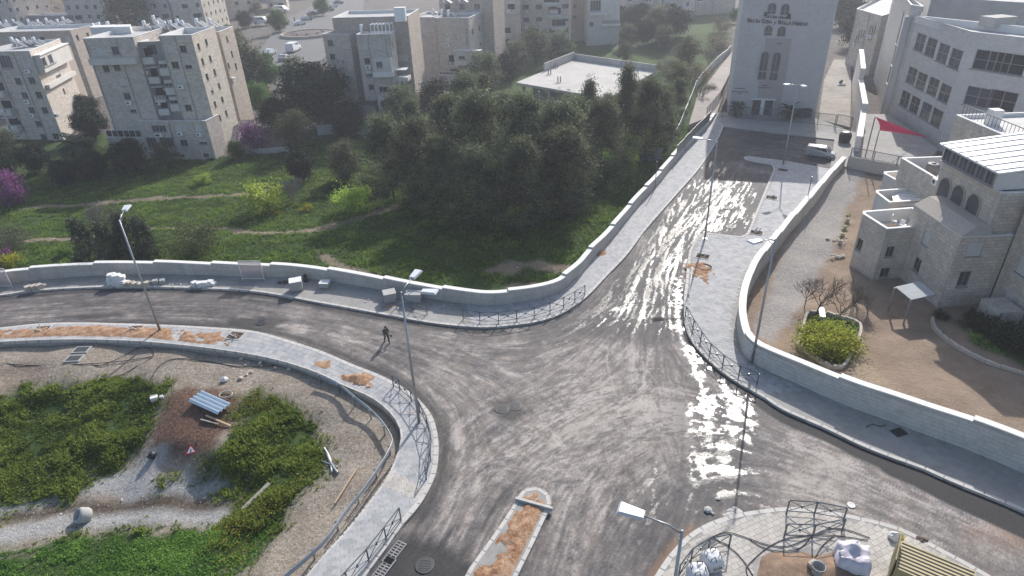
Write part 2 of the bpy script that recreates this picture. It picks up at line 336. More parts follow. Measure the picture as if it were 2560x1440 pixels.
# vertex attributes: r grass, g path/dirt, b red earth, a gravel ; second: r yard, g tan
me = bpy.data.meshes.new('ground'); ny, nx = TX.shape
co = np.stack([TX, TY, tz], -1).reshape(-1, 3).astype(np.float32)
idx = np.arange(nx*ny).reshape(ny, nx); qd = np.stack([idx[:-1, :-1], idx[:-1, 1:], idx[1:, 1:], idx[1:, :-1]], -1).reshape(-1, 4)
def grid_mesh(name, co, qd, attrs, mat, smooth=True):
    me = bpy.data.meshes.new(name); me.vertices.add(len(co)); me.vertices.foreach_set('co', co.astype(np.float32).ravel())
    me.loops.add(qd.size); me.loops.foreach_set('vertex_index', qd.astype(np.int32).ravel())
    me.polygons.add(len(qd)); me.polygons.foreach_set('loop_start', np.arange(0, qd.size, 4, dtype=np.int32)); me.polygons.foreach_set('loop_total', np.full(len(qd), 4, dtype=np.int32))
    me.polygons.foreach_set('use_smooth', np.full(len(qd), smooth)); me.materials.append(mat); me.update(calc_edges=True)
    for n, v in attrs.items():
        a = me.attributes.new(n, 'FLOAT_COLOR', 'POINT'); a.data.foreach_set('color', v.astype(np.float32).ravel())
    return me
mg, nt, b = new_mat('ground_soil'); pos = world_pos(nt)
a1 = N(nt, 'ShaderNodeAttribute'); a1.attribute_name = 'zone'; a2 = N(nt, 'ShaderNodeAttribute'); a2.attribute_name = 'zone2'
s1 = N(nt, 'ShaderNodeSeparateColor'); nt.links.new(a1.outputs['Color'], s1.inputs[0]); s2 = N(nt, 'ShaderNodeSeparateColor'); nt.links.new(a2.outputs['Color'], s2.inputs[0])
n1 = noise(nt, 0.5, 6, 0.7, pos); n2 = noise(nt, 4.0, 5, 0.7, pos); n3 = noise(nt, 18.0, 4, 0.75, pos)
base = ramp(nt, n1, [(0.3, (0.11, 0.10, 0.09)), (0.7, (0.20, 0.18, 0.16))])
shoulder = ramp(nt, math_n(nt, 'ADD', math_n(nt, 'MULTIPLY', n2, 0.6), math_n(nt, 'MULTIPLY', n1, 0.4)), [(0.3, (0.20, 0.155, 0.115)), (0.5, (0.33, 0.28, 0.225)), (0.68, (0.47, 0.42, 0.36))])
c = mix_rgb(nt, s2.outputs['Blue'], base, shoulder)
c = mix_rgb(nt, s2.outputs['Red'], c, ramp(nt, n1, [(0.3, (0.25, 0.18, 0.13)), (0.7, (0.37, 0.285, 0.215))]))
c = mix_rgb(nt, s2.outputs['Green'], c, ramp(nt, n2, [(0.3, (0.30, 0.22, 0.14)), (0.7, (0.46, 0.37, 0.27))]))
c = mix_rgb(nt, s1.outputs['Blue'], c, ramp(nt, n2, [(0.3, (0.085, 0.045, 0.033)), (0.7, (0.22, 0.135, 0.10))]))
c = mix_rgb(nt, a1.outputs['Alpha'], c, ramp(nt, n2, [(0.3, (0.28, 0.275, 0.27)), (0.7, (0.46, 0.45, 0.435))]))
c = mix_rgb(nt, a2.outputs['Alpha'], c, ramp(nt, n2, [(0.3, (0.06, 0.045, 0.033)), (0.7, (0.14, 0.11, 0.085))]))
c = mix_rgb(nt, s1.outputs['Red'], c, ramp(nt, n2, [(0.3, (0.03, 0.055, 0.016)), (0.7, (0.085, 0.13, 0.035))]))
c = mix_rgb(nt, s1.outputs['Green'], c, ramp(nt, n2, [(0.3, (0.16, 0.125, 0.085)), (0.7, (0.30, 0.25, 0.18))]))
c = mix_rgb(nt, 0.35, c, ramp(nt, n3, [(0.3, (0.1,)*3), (0.7, (0.9,)*3)]), 'OVERLAY')
nt.links.new(c, b.inputs['Base Color']); b.inputs['Roughness'].default_value = 0.95; b.inputs['Specular IOR Level'].default_value = 0.15
bump(nt, math_n(nt, 'ADD', n3, math_n(nt, 'MULTIPLY', n2, 2.0)), 0.7, 0.12, b)
z4 = np.stack([m_grass, m_path, m_red, m_gravel], -1).reshape(-1, 4); z42 = np.stack([m_yard, m_tan, m_low, m_ditch], -1).reshape(-1, 4)
tag(link('ground', grid_mesh('ground', co, qd, {'zone': z4, 'zone2': z42}, mg)), kind='structure')
# ================================================================ road surface: dust dragged along the wheel tracks
RS = 0.12
gx = np.arange(-62, 62, RS); gy = np.arange(8, 106, RS); RX, RY = np.meshgrid(gx, gy)
ROADP = np.vstack([0.5*(resample(K_PARK, 200)+resample(W_PARK, 200)), PL([(1806,310),(2092,345),(2082,420)]), PL([(2060,470),(1990,520)]), PL([(1850,700)]), 0.5*(resample(K_RIGHT, 160)+resample(W_RIGHT[len(W_RIGHT)//3:], 160))[20:], PL([(2900,1900),(500,1900)]), 0.5*(resample(K_BEND, 200)+resample(I_BEND, 200))[::-1]])
vx = RX*cR[0]+RY*cR[1]-CAMZ*cR[2]; vd = RX*cD[0]+RY*cD[1]-CAMZ*cD[2]; vu = RX*cU[0]+RY*cU[1]-CAMZ*cU[2]
fru = (vd > 5) & (np.abs(FPX*vx/vd) < 1600) & (FPX*vu/vd > -1000)
rin = np.zeros(RX.shape, bool); rin[fru] = inside(ROADP, RX[fru], RY[fru])
def sub(fn, pl, marg):
    out = np.zeros(RX.shape); (x0, y0), (x1, y1) = pl.min(0)-marg, pl.max(0)+marg; i0, i1 = np.searchsorted(gx, (x0, x1)); j0, j1 = np.searchsorted(gy, (y0, y1))
    if i1 > i0 and j1 > j0:
        k = rin[j0:j1, i0:i1]; o = np.zeros(k.shape); o[k] = fn(RX[j0:j1, i0:i1][k], RY[j0:j1, i0:i1][k]); out[j0:j1, i0:i1] = o
    return out
strokes = [[(-200,795),(0,785),(300,768),(600,775),(900,830),(1100,900),(1250,980),(1400,1100)], [(0,800),(300,790),(600,800),(850,850),(1010,930),(1110,1040),(1130,1150),(1080,1280),(990,1400),(930,1480)],
 [(1700,420),(1640,560),(1600,700),(1560,800),(1480,900),(1350,1000),(1200,1100),(1120,1250),(1020,1400)], [(1800,380),(1720,560),(1640,720),(1610,900),(1650,1050),(1700,1250),(1600,1440)],
 [(1690,700),(1690,830),(1740,930),(1850,1030),(2000,1110),(2300,1230),(2560,1330)], [(1250,1080),(1400,1010),(1600,980),(1800,1010),(2000,1100),(2300,1250),(2560,1400)], [(1300,1180),(1450,1090),(1650,1050),(1850,1090),(2100,1190),(2400,1330)],
 [(1150,1420),(1200,1300),(1280,1190),(1400,1080),(1600,960)], [(1400,1440),(1450,1250),(1540,1130),(1700,1060),(1900,1080)], [(1550,1440),(1600,1300),(1680,1200),(1850,1170),(2100,1220),(2400,1340)], [(900,830),(1200,870),(1400,850),(1530,760),(1600,650)],
 [(1850,420),(1790,500),(1700,600)], [(1820,340),(1900,360),(2000,380),(2080,390)], [(1800,450),(1850,380),(1950,380),(2060,400)], [(1150,1180),(1250,1150),(1400,1180),(1550,1150)]]
c2 = np.zeros(RX.shape); s2_ = np.zeros(RX.shape)
for st in strokes:
    pl = smooth_line(PL(st), 2.0); tg = np.gradient(pl, axis=0); an = np.arctan2(tg[:, 1], tg[:, 0])
    for (x, y), a in zip(pl, an):
        wg = 1.0/((RX-x)**2+(RY-y)**2+0.8)**1.6; c2 += wg*math.cos(2*a); s2_ += wg*math.sin(2*a)
ang = 0.5*np.arctan2(s2_, c2) + 0.12*(fbm(RX, RY, 5, 90)-0.5)
def lic(src, L, seed=0, jit=0.0):
    out = src.copy(); cnt = 1; h, wd = src.shape
    for sgn in (1, -1):
        fx = np.arange(wd)[None, :]*np.ones((h, 1)); fy = np.arange(h)[:, None]*np.ones((1, wd)); dx = np.cos(ang)*sgn; dy = np.sin(ang)*sgn
        for k in range(L):
            fx = fx+dx; fy = fy+dy; ix = np.clip(np.rint(fx).astype(int), 0, wd-1); iy = np.clip(np.rint(fy).astype(int), 0, h-1)
            out += src[iy, ix]; a = ang[iy, ix]; nx_, ny_ = np.cos(a), np.sin(a); fl = np.where(nx_*dx+ny_*dy < 0, -1, 1); dx, dy = nx_*fl, ny_*fl
    return out/(2*L+1)
def norm(a):
    m, s = a[rin].mean(), a[rin].std(); return (a-m)/s
fine = norm(lic(RNG.random(RX.shape), 5)); wide = norm(lic(vnoise(RX, RY, 0.24, 5), 18)); ang0 = ang
hx, hy = RX[::2, ::2], RY[::2, ::2]; ang = ang0[::2, ::2]; br_ = lic(vnoise(hx, hy, 0.8, 6), 16); ang = ang+0.35+0.3*(fbm(hx, hy, 9, 93)-0.5); cr_ = lic(vnoise(hx, hy, 0.34, 8), 9)
up2 = lambda A: np.repeat(np.repeat(A, 2, 0), 2, 1)[:RX.shape[0], :RX.shape[1]]
broad = norm(up2(br_)); cross = norm(up2(cr_)); ang = ang0
mott = fbm(RX, RY, 0.5, 77, 3)-0.5; spots = fbm(RX, RY, 5.5, 78, 3)-0.5; pm = np.clip((fbm(RX, RY, 4.0, 81, 2)-.35)*3, 0, 1); pm2 = np.clip((fbm(RX, RY, 3.5, 84, 2)-.35)*3, 0, 1)
vein = 1-np.abs(fbm(RX, RY, 0.6, 88, 2)-.5)*6
def scratch(n, offs, l0, l1, seed, which=None, wob=.25):
    rg = np.random.default_rng(seed); out = np.zeros(RX.shape); lines = []
    for st in (strokes if which is None else which): pl = smooth_line(PL(st), .5); lines.append(resample(pl, max(4, int(plen(pl)/.07))))
    wt_ = np.array([len(l) for l in lines], float); wt_ /= wt_.sum()
    for _ in range(n):
        l = lines[rg.choice(len(lines), p=wt_)]; L_ = int(rg.uniform(l0, l1)/.07); a0 = rg.integers(-L_//2, len(l)-L_//2); seg = l[max(a0, 0):min(a0+L_, len(l))]
        if len(seg) < 6: continue
        o = rg.normal(0, offs); t = np.linspace(0, 1, len(seg)); q = offset(seg, 1.0)-seg; p = seg+q*(o+wob*np.sin(t*rg.uniform(1, 4)+rg.uniform(0, 6)))[:, None]
        i = np.rint((p[:, 0]-gx[0])/RS).astype(int); j = np.rint((p[:, 1]-gy[0])/RS).astype(int); k = (i > 0) & (i < len(gx)-2) & (j > 0) & (j < len(gy)-2); am = rg.uniform(.3, 1)*np.minimum(1, 4*np.minimum(t, 1-t)+.1)[k]*(.5+.5*rg.random(k.sum()))
        np.maximum.at(out, (j[k], i[k]), am)
        if rg.random() < .45: np.maximum.at(out, (j[k], i[k]+1), am*.7)
        if rg.random() < .45: np.maximum.at(out, (j[k]+1, i[k]), am*.7)
    return out
light_tr = scratch(1500, 1.6, 1.5, 9, 301); dark_tr = scratch(1100, 1.8, 1.5, 8, 302)
dust = 0.50+0.07*fine+0.07*wide*pm+0.03*broad+0.04*cross*pm2+0.5*mott+0.55*spots+.30*light_tr-.26*dark_tr
def rpoly(pts, soft): pl = PL(pts); return sub(lambda x, y: sm(sdf(pl, x, y), soft), pl, soft)
def rline(pts, wd, soft): pl = smooth_line(PL(pts), 0.8); return sub(lambda x, y: sm(dist_line(pl, x, y)-wd, soft), pl, wd+soft+.2)
# lighter tyre arcs
for pts, wd, am in (([(1280,1130),(1360,1060),(1480,1020),(1600,1010),(1720,1030)],.5,.2),([(1300,1150),(1400,1080),(1520,1045),(1680,1045)],.25,.16),([(1610,560),(1600,700),(1590,860),(1580,960)],.35,.16),([(1650,640),(1640,760),(1625,880),(1610,960)],.25,.14),([(1560,760),(1500,850),(1400,920)],.3,.1),([(1400,1440),(1450,1330),(1490,1240)],.3,.22),([(1440,1440),(1480,1340),(1520,1250)],.2,.2),([(1140,1080),(1150,1180),(1120,1290),(1080,1360)],.35,.18),([(1200,1120),(1190,1230),(1150,1330)],.2,.14),([(1900,1080),(2150,1180),(2400,1290),(2560,1360)],.4,.18),([(1950,1060),(2200,1160),(2500,1290)],.25,.14),([(600,790),(800,830),(950,880),(1060,960)],.3,.12),([(680,815),(720,812),(760,828),(690,832)],.3,.3),([(1720,680),(1690,780),(1700,860),(1760,950)],.3,.1)):
    dust += am*rline(pts, wd, .5)*(.4+.9*np.clip(.5+.35*fine, 0, 1))
# more dust in the middle of the crossing, less by the kerbs and on the fresh lane
dust += 0.16*rpoly([(1100,960),(1500,860),(1900,1000),(2500,1250),(2560,1420),(1800,1280),(1300,1200)], 6)
dust -= 0.16*rpoly([(-200,720),(700,730),(700,830),(-200,830)], 3) 
dust -= 0.42*rpoly([(1790,300),(2100,340),(2080,430),(1900,420),(1780,400)], 3)
dust -= 0.40*rpoly([(900,1480),(960,1380),(1090,1350),(1190,1420),(1140,1480)], 1.0)
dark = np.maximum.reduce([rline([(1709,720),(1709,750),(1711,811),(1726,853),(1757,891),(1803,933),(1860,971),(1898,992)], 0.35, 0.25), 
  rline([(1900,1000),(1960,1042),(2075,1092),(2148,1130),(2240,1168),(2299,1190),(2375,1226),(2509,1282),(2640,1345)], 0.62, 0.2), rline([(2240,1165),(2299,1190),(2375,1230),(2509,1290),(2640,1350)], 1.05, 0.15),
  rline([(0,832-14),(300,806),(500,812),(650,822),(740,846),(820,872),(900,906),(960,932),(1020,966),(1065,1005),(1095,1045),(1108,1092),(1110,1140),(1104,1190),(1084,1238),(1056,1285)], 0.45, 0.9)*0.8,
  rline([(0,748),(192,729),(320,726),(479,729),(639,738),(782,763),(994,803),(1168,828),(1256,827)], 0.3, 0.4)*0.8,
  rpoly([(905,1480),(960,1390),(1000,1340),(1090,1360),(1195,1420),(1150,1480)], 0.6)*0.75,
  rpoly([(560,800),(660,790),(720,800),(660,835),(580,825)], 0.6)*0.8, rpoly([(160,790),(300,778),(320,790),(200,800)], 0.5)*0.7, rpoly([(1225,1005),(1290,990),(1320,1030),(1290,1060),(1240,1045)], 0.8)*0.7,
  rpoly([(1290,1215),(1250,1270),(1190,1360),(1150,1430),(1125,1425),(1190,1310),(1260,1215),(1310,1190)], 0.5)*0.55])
# wet film: broken streaks that follow the slope of the lane and two rivulets
lane = rpoly([(1770,385),(1840,420),(1915,440),(1875,585),(1765,580),(1722,640),(1705,720),(1700,830),(1640,850),(1560,840),(1440,830),(1330,835),(1490,745),(1580,650),(1660,545)], 2.5)
thr = norm(1.25*wide+0.45*broad+0.35*fine+1.6*mott+1.1*vein)
wet_tr = scratch(850, 1.5, .8, 5.0, 303, [strokes[2][:4], strokes[3][:4], strokes[11], [(1690,560),(1660,660),(1640,760)], [(1840,440),(1790,540),(1720,640)], [(1880,450),(1830,550),(1760,600)], [(1640,620),(1560,730),(1470,800)], [(1710,640),(1695,720),(1700,830)]], .15)
wet = lane*np.maximum(np.clip((thr-0.9)/1.2, 0, 1)*.8, np.clip(wet_tr*1.5, 0, 1)*np.clip(.75+.35*wide+.2*mott, 0, 1))
def riv(pts, wd, seed):
    pl = smooth_line(PL(pts), 0.6)
    def f(x, y):
        d = dist_line(pl, x, y)+(fbm(x, y, 1.0, seed)-0.5)*1.9*min(1, wd+.4); v = 1-np.abs(fbm(x, y, .55, seed+20, 2)-.5)*5
        return sm(d-wd+.25*(0.5-vnoise(x, y, .25, seed+9)), 0.5)*np.clip(.45+.9*v, 0, 1)
    return sub(f, pl, 2.0)
rivs = np.maximum.reduce([riv([(1702,690),(1692,750),(1695,800),(1705,850),(1730,900),(1748,950),(1765,1000),(1772,1060)], 0.28, 61), riv([(1725,870),(1765,920),(1800,950),(1830,1000),(1850,1040)], 0.26, 62), riv([(1720,1000),(1718,1030),(1740,1080)], 0.12, 66), riv([(1640,1150),(1634,1230),(1640,1290)], 0.1, 67),
   0.95*np.clip((thr-0.15)/0.8, 0, 1)*rpoly([(1735,990),(1880,975),(1895,1060),(1870,1180),(1840,1240),(1715,1250),(1700,1150)], 0.8), np.clip((thr-0.8)/1.2, 0, 1)*rpoly([(1600,1180),(1950,1160),(1950,1280),(1720,1330),(1560,1440),(1540,1330)], 2.5)*0.8,
   riv([(1765,985),(1772,1060),(1765,1130),(1745,1190)], 0.42, 63), riv([(1830,990),(1842,1050),(1830,1110),(1800,1180)], 0.45, 64), riv([(1872,1000),(1878,1060),(1868,1100)], 0.22, 65)])
wet = np.clip(np.maximum(wet, rivs), 0, 1)
damp = np.maximum(lane*0.85, 0.9*rpoly([(1690,1000),(1900,985),(1930,1150),(1900,1270),(1700,1330),(1560,1440),(1540,1330),(1690,1180)], 3))
dust -= 0.34*lane*(1-.6*rline([(1640,620),(1610,760),(1590,900)], 1.2, 2.0)); dust -= .12*damp*(1-lane)
soil = np.maximum.reduce([rpoly([(2440,1330),(2560,1290),(2640,1330),(2560,1370)], 2.0)*0.6, rline([(1640,1440),(1690,1365),(1735,1325)], 0.35, 0.5)*0.8, rline([(1716,640),(1704,700),(1700,760)], 0.12, 0.3)*0.6])
mr, nt, b = new_mat('asphalt_dusty'); pos = world_pos(nt)
at = N(nt, 'ShaderNodeAttribute'); at.attribute_name = 'wear'; sp = N(nt, 'ShaderNodeSeparateColor'); nt.links.new(at.outputs['Color'], sp.inputs[0])
n1 = noise(nt, 7.0, 7, 0.8, pos); n2 = noise(nt, 45.0, 3, 0.7, pos); n3 = noise(nt, 0.6, 4, 0.6, pos)
d0 = math_n(nt, 'ADD', sp.outputs['Red'], math_n(nt, 'MULTIPLY', math_n(nt, 'SUBTRACT', n1, 0.5), 1.3), True)
c = ramp(nt, d0, [(0.0, (0.045, 0.044, 0.046)), (0.35, (0.110, 0.103, 0.102)), (0.62, (0.200, 0.180, 0.165)), (1.0, (0.42, 0.38, 0.345))])
c = mix_rgb(nt, ramp(nt, n3, [(0.4, (0, 0, 0)), (0.7, (0.35,)*3)]), c, (0.195, 0.15, 0.125))
c = mix_rgb(nt, at.outputs['Alpha'], c, (0.26, 0.15, 0.085))
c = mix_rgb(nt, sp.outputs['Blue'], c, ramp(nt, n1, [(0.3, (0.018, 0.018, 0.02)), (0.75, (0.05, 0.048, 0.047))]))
wt = ramp(nt, math_n(nt, 'ADD', sp.outputs['Green'], math_n(nt, 'MULTIPLY', math_n(nt, 'SUBTRACT', n1, 0.5), 1.9)), [(0.22, (0, 0, 0)), (0.72, (1, 1, 1))])
at2 = N(nt, 'ShaderNodeAttribute'); at2.attribute_name = 'damp'; sp2 = N(nt, 'ShaderNodeSeparateColor'); nt.links.new(at2.outputs['Color'], sp2.inputs[0]); dm_ = sp2.outputs['Red']
c = mix_rgb(nt, math_n(nt, 'MULTIPLY', dm_, 0.6), c, (0.045, 0.045, 0.049))
c = mix_rgb(nt, math_n(nt, 'MULTIPLY', wt, 0.6), c, (0.03, 0.03, 0.032))
nt.links.new(c, b.inputs['Base Color'])
r1 = N(nt, 'ShaderNodeMapRange'); nt.links.new(dm_, r1.inputs[0]); r1.inputs[3].default_value = 0.8; r1.inputs[4].default_value = 0.74
rg = N(nt, 'ShaderNodeMapRange'); nt.links.new(wt, rg.inputs[0]); nt.links.new(r1.outputs[0], rg.inputs[3]); rg.inputs[4].default_value = 0.2
nt.links.new(rg.outputs[0], b.inputs['Roughness']); b.inputs['Specular IOR Level'].default_value = 0.35
bh = math_n(nt, 'ADD', math_n(nt, 'MULTIPLY', n1, 1.0), math_n(nt, 'MULTIPLY', n2, 0.5))
bump(nt, bh, 0.35, 0.02, b)
rid = -np.ones(RX.shape, int); keep = rin; rid[keep] = np.arange(keep.sum())
rco = np.stack([RX[keep], RY[keep], 0.012*(broad[keep]) - 0.03 - 0.0*dark[keep]], -1)
q = np.stack([rid[:-1, :-1], rid[:-1, 1:], rid[1:, 1:], rid[1:, :-1]], -1).reshape(-1, 4); q = q[(q >= 0).all(1)]
wr = np.stack([np.clip(dust, 0, 1)[keep], wet[keep], np.clip(dark, 0, 1)[keep], np.clip(soil, 0, 1)[keep]], -1)
tag(link('road', grid_mesh('road', rco, q, {'wear': wr, 'damp': np.stack([np.clip(damp, 0, 1)[keep]]*4, -1)}, mr)), kind='structure')
# ================================================================ pavements, kerbs, pavers
def paver_mat(name, c1, c2, soilmask=False):
    m, nt, b = new_mat(name); pos = world_pos(nt); at = N(nt, 'ShaderNodeAttribute'); at.attribute_name = 'tone'; oi = N(nt, 'ShaderNodeObjectInfo')
    t = math_n(nt, 'FRACT', math_n(nt, 'ADD', at.outputs['Fac'], oi.outputs['Random']))
    n1 = noise(nt, 1.1, 5, 0.65, pos); n2 = noise(nt, 22, 4, 0.7, pos)
    c = ramp(nt, t, [(0.0, c1), (1.0, c2)])
    c = mix_rgb(nt, ramp(nt, n1, [(0.38, (0, 0, 0)), (0.72, (0.65,)*3)]), c, tuple(k*1.25 for k in c2))
    c = mix_rgb(nt, 0.3, c, ramp(nt, n2, [(0.3, (0.1,)*3), (0.7, (0.9,)*3)]), 'OVERLAY')
    nt.links.new(c, b.inputs['Base Color']); b.inputs['Roughness'].default_value = 0.78; b.inputs['Specular IOR Level'].default_value = 0.35
    bump(nt, n2, 0.3, 0.01, b); return m
M_PAV = paver_mat('paver_concrete', (0.27, 0.275, 0.285), (0.40, 0.395, 0.39))
M_PAV2 = paver_mat('paver_dusty', (0.36, 0.335, 0.30), (0.47, 0.435, 0.39))
M_KERB = plain('kerb_concrete', (0.50, 0.475, 0.44), 0.8, var=0.2, scale=5, bmp=0.2)
M_SLAB = plain('slab_concrete', (0.30, 0.285, 0.265), 0.85, var=0.28, scale=2.2, bmp=0.3)
M_BED = plain('bedding_sand', (0.20, 0.17, 0.14), 0.9, var=0.3, scale=3)
def chamfer_box():
    b = MB(); e = 0.04
    p = [(-.5,-.5,-.5),(.5,-.5,-.5),(.5,.5,-.5),(-.5,.5,-.5),(-.5,-.5,.36),(.5,-.5,.36),(.5,.5,.36),(-.5,.5,.36),(-.5+e,-.5+e,.5),(.5-e,-.5+e,.5),(.5-e,.5-e,.5),(-.5+e,.5-e,.5)]
    return b.add(p, [(0,1,5,4),(1,2,6,5),(2,3,7,6),(3,0,4,7),(4,5,9,8),(5,6,10,9),(6,7,11,10),(7,4,8,11),(8,9,10,11)])
ME_KERB = chamfer_box().mesh('kerb_stone', M_KERB); ME_PAV = chamfer_box().mesh('paver', M_PAV); ME_PAV2 = chamfer_box().mesh('paver', M_PAV2)
def setm(o, c, rz, sz): o.matrix_local = Matrix.Translation(c) @ Matrix.Rotation(rz, 4, 'Z') @ Matrix.Diagonal((*sz, 1)); return o
def kerbs(parent, line, side, zt=ZP+0.012, wd=0.28, ln=1.0, h=0.3, every=True):
    ln_ = offset(line, side*wd/2); n = max(2, int(plen(ln_)/ln)); q = resample(ln_, n+1)
    for a, b in zip(q[:-1], q[1:]):
        c = (a+b)/2; d = b-a; o = bpy.data.objects.new('kerb_stone', ME_KERB); COL.objects.link(o); o.parent = parent
        setm(o, (c[0], c[1], zt-h/2), math.atan2(d[1], d[0]), (np.linalg.norm(d)*0.985, wd, h))
def pave(parent, cells, mesh, mat, nind=300, zt=ZP+0.01, h=0.06, maxd=62):
    cells = sorted(cells, key=lambda c: (c[0]**2+c[1]**2+900))
    ind = [c for c in cells if c[0]**2+c[1]**2+900 < maxd**2][:nind]; rest = cells[len(ind):]
    for cx, cy, a, lx, ly in ind:
        o = bpy.data.objects.new('paver', mesh); COL.objects.link(o); o.parent = parent
        setm(o, (cx, cy, zt-h/2+random.uniform(-.002, .002)), a, (lx*.965, ly*.955, h))
    if rest:
        A = np.array(rest); n = len(A); ca, sa = np.cos(A[:, 2]), np.sin(A[:, 2]); hx, hy = A[:, 3]*.4825, A[:, 4]*.4775
        zz = zt+RNG.uniform(-.002, .002, n); cor = []
        for sx, sy in ((-1,-1),(1,-1),(1,1),(-1,1)): cor.append((A[:, 0]+sx*hx*ca-sy*hy*sa, A[:, 1]+sx*hx*sa+sy*hy*ca))
        faces = []
        T = [np.stack([c[0], c[1], zz], -1) for c in cor]; B = [np.stack([c[0], c[1], zz-h], -1) for c in cor]
        faces.append(np.stack(T, 1))
        for k in range(4): faces.append(np.stack([B[k], B[(k+1) % 4], T[(k+1) % 4], T[k]], 1))
        V = np.stack(faces, 1).reshape(-1, 3); tone = np.repeat(RNG.random(n), 20)
        o = link('pavers', quads_mesh('pavers', V, mat, 4, tone)); o.parent = parent; o['kind'] = 'stuff'
def ribbon_slab(name, A, B, z0, z1, mat):
    n = max(len(A), len(B)); a = resample(A, n); b = resample(B, n); m = MB()
    vs = [(x, y, z1) for x, y in a]+[(x, y, z1) for x, y in b]+[(x, y, z0) for x, y in a]+[(x, y, z0) for x, y in b]; fs = []; uv = []
    for i in range(n-1):
        fs += [(i, i+1, n+i+1, n+i), (2*n+i, 2*n+i+1, i+1, i), (n+i, n+i+1, 3*n+i+1, 3*n+i)]
    fs += [(0, n, 3*n, 2*n), (2*n-1, n-1, 3*n-1, 4*n-1)]
    m.add(vs, fs); o = m.build(name, mat); tag(o, kind='structure'); return o
def ribbon_cells(A, B, L, wd, f0=0.0, f1=1.0, inset=0.3):
    n = max(2, int((plen(A)+plen(B))/2/L)); a = resample(A, n+1); b = resample(B, n+1); out = []
    for i in range(int(n*f0), int(n*f1)):
        pa, pb = (a[i]+a[i+1])/2, (b[i]+b[i+1])/2; v = pb-pa; W = np.linalg.norm(v); v /= W; k = max(1, int((W-inset-0.02)/wd)); st = (W-inset-0.02)/k
        la, lb = np.linalg.norm(a[i+1]-a[i]), np.linalg.norm(b[i+1]-b[i])
        for j in range(k):
            s = inset+(j+.5)*st; c = pa+v*s; t = s/W; ll = la*(1-t)+lb*t
            out.append((c[0], c[1], math.atan2(v[1], v[0]), st, ll))
    return out
def poly_cells(poly, ang, lx, ly, margin, bond=True):
    c0 = np.mean(poly, 0); ca, sa = math.cos(ang), math.sin(ang); q = (np.asarray(poly)-c0)@np.array([[ca, -sa], [sa, ca]])
    out = []; xs = np.arange(q[:, 0].min(), q[:, 0].max(), lx); ys = np.arange(q[:, 1].min(), q[:, 1].max(), ly)
    for j, y in enumerate(ys):
        for x in xs: out.append((x+(lx/2 if bond and j % 2 else 0), y))
    o = np.array(out); X = c0[0]+o[:, 0]*ca-o[:, 1]*sa; Y = c0[1]+o[:, 0]*sa+o[:, 1]*ca; k = sdf(poly, X, Y) < -margin
    return [(x, y, ang, lx, ly) for x, y in zip(X[k], Y[k])]
# park-side pavement
pv1 = ribbon_slab('pavement', K_PARK, W_PARK, -0.6, ZP, M_SLAB); kerbs(pv1, K_PARK, 1)
nK = len(K_PARK)
fr = np.r_[0, np.cumsum(np.linalg.norm(np.diff(resample(K_PARK, 300), axis=0), axis=1))]
pave(pv1, ribbon_cells(K_PARK, W_PARK, 0.34, 0.42, 0.47, 1.0, 0.3), ME_PAV, M_PAV, 0)
# right-hand pavement with the lane island
isl = np.vstack([W_RIGHT, K_RIGHT[::-1], ISLAND[::-1]])
mb = MB(); mb.prism(isl, -0.6, ZP); pv2 = mb.build('pavement', M_SLAB); tag(pv2, kind='structure')
kerbs(pv2, K_RIGHT, 1); kerbs(pv2, ISLAND, 1, wd=0.25, ln=0.8)
lane_ang = math.atan2(*(P2(1930,415)-P2(1868,590))[::-1])
cells = [c for c in poly_cells(isl, lane_ang-math.pi/2, 0.42, 0.36, 0.42) if c[1] > P2(1900,985)[1]]
pave(pv2, cells, ME_PAV, M_PAV, 0)
# bend pavement
pv3 = ribbon_slab('pavement', K_BEND, I_BEND, -0.7, ZP, M_SLAB); kerbs(pv3, K_BEND, -1, wd=0.34, ln=0.8); kerbs(pv3, I_BEND, 1, wd=0.14, ln=1.0)
cl = ribbon_cells(K_BEND, I_BEND, 0.36, 0.46, 0.0, 1.0, 0.36)
t_all = ribbon_cells(K_BEND, I_BEND, 0.36, 0.46, 0.0, 0.36, 0.36)
band = P2(1000,1215)
c_band = [c for c in cl if abs((c[0]-band[0])*math.cos(1.05)+(c[1]-band[1])*math.sin(1.05)) < 0.62 and (c[0]-band[0])**2+(c[1]-band[1])**2 < 12]
sb = set(c_band); cl = [c for c in cl if c not in sb]
pave(pv3, cl, ME_PAV, M_PAV, 300); pave(pv3, c_band, ME_PAV2, M_PAV2, 60, zt=ZP+0.016)
# near corner pavement
lowp = np.vstack([K_LOW, PL([(2800,1800),(1500,1900)])])
mb = MB(); mb.prism(lowp, -0.6, ZP); pv4 = mb.build('pavement', M_SLAB); tag(pv4, kind='structure'); kerbs(pv4, K_LOW, -1, wd=0.3, ln=0.9)
a_low = math.atan2(*(P2(2107,1287)-P2(1892,1279))[::-1])
pit = PL([(1890,1440),(1900,1400),(1950,1385),(2090,1383),(2150,1410),(2170,1480),(1880,1520)])
cells = poly_cells(lowp, a_low+0.5, 0.44, 0.30, 0.42); X = np.array([c[0] for c in cells]); Y = np.array([c[1] for c in cells]); kk = sdf(pit, X, Y) > 0.2
pave(pv4, [c for c, k in zip(cells, kk) if k and c[1] > 14], ME_PAV2, M_PAV2, 300)
# median island
mb = MB(); mb.prism(MEDIAN, -0.4, ZP); md = mb.build('traffic_island', M_SLAB); tag(md, kind='structure'); kerbs(md, np.vstack([MEDIAN, MEDIAN[:1]])[::-1], 1, wd=0.24, ln=0.8)
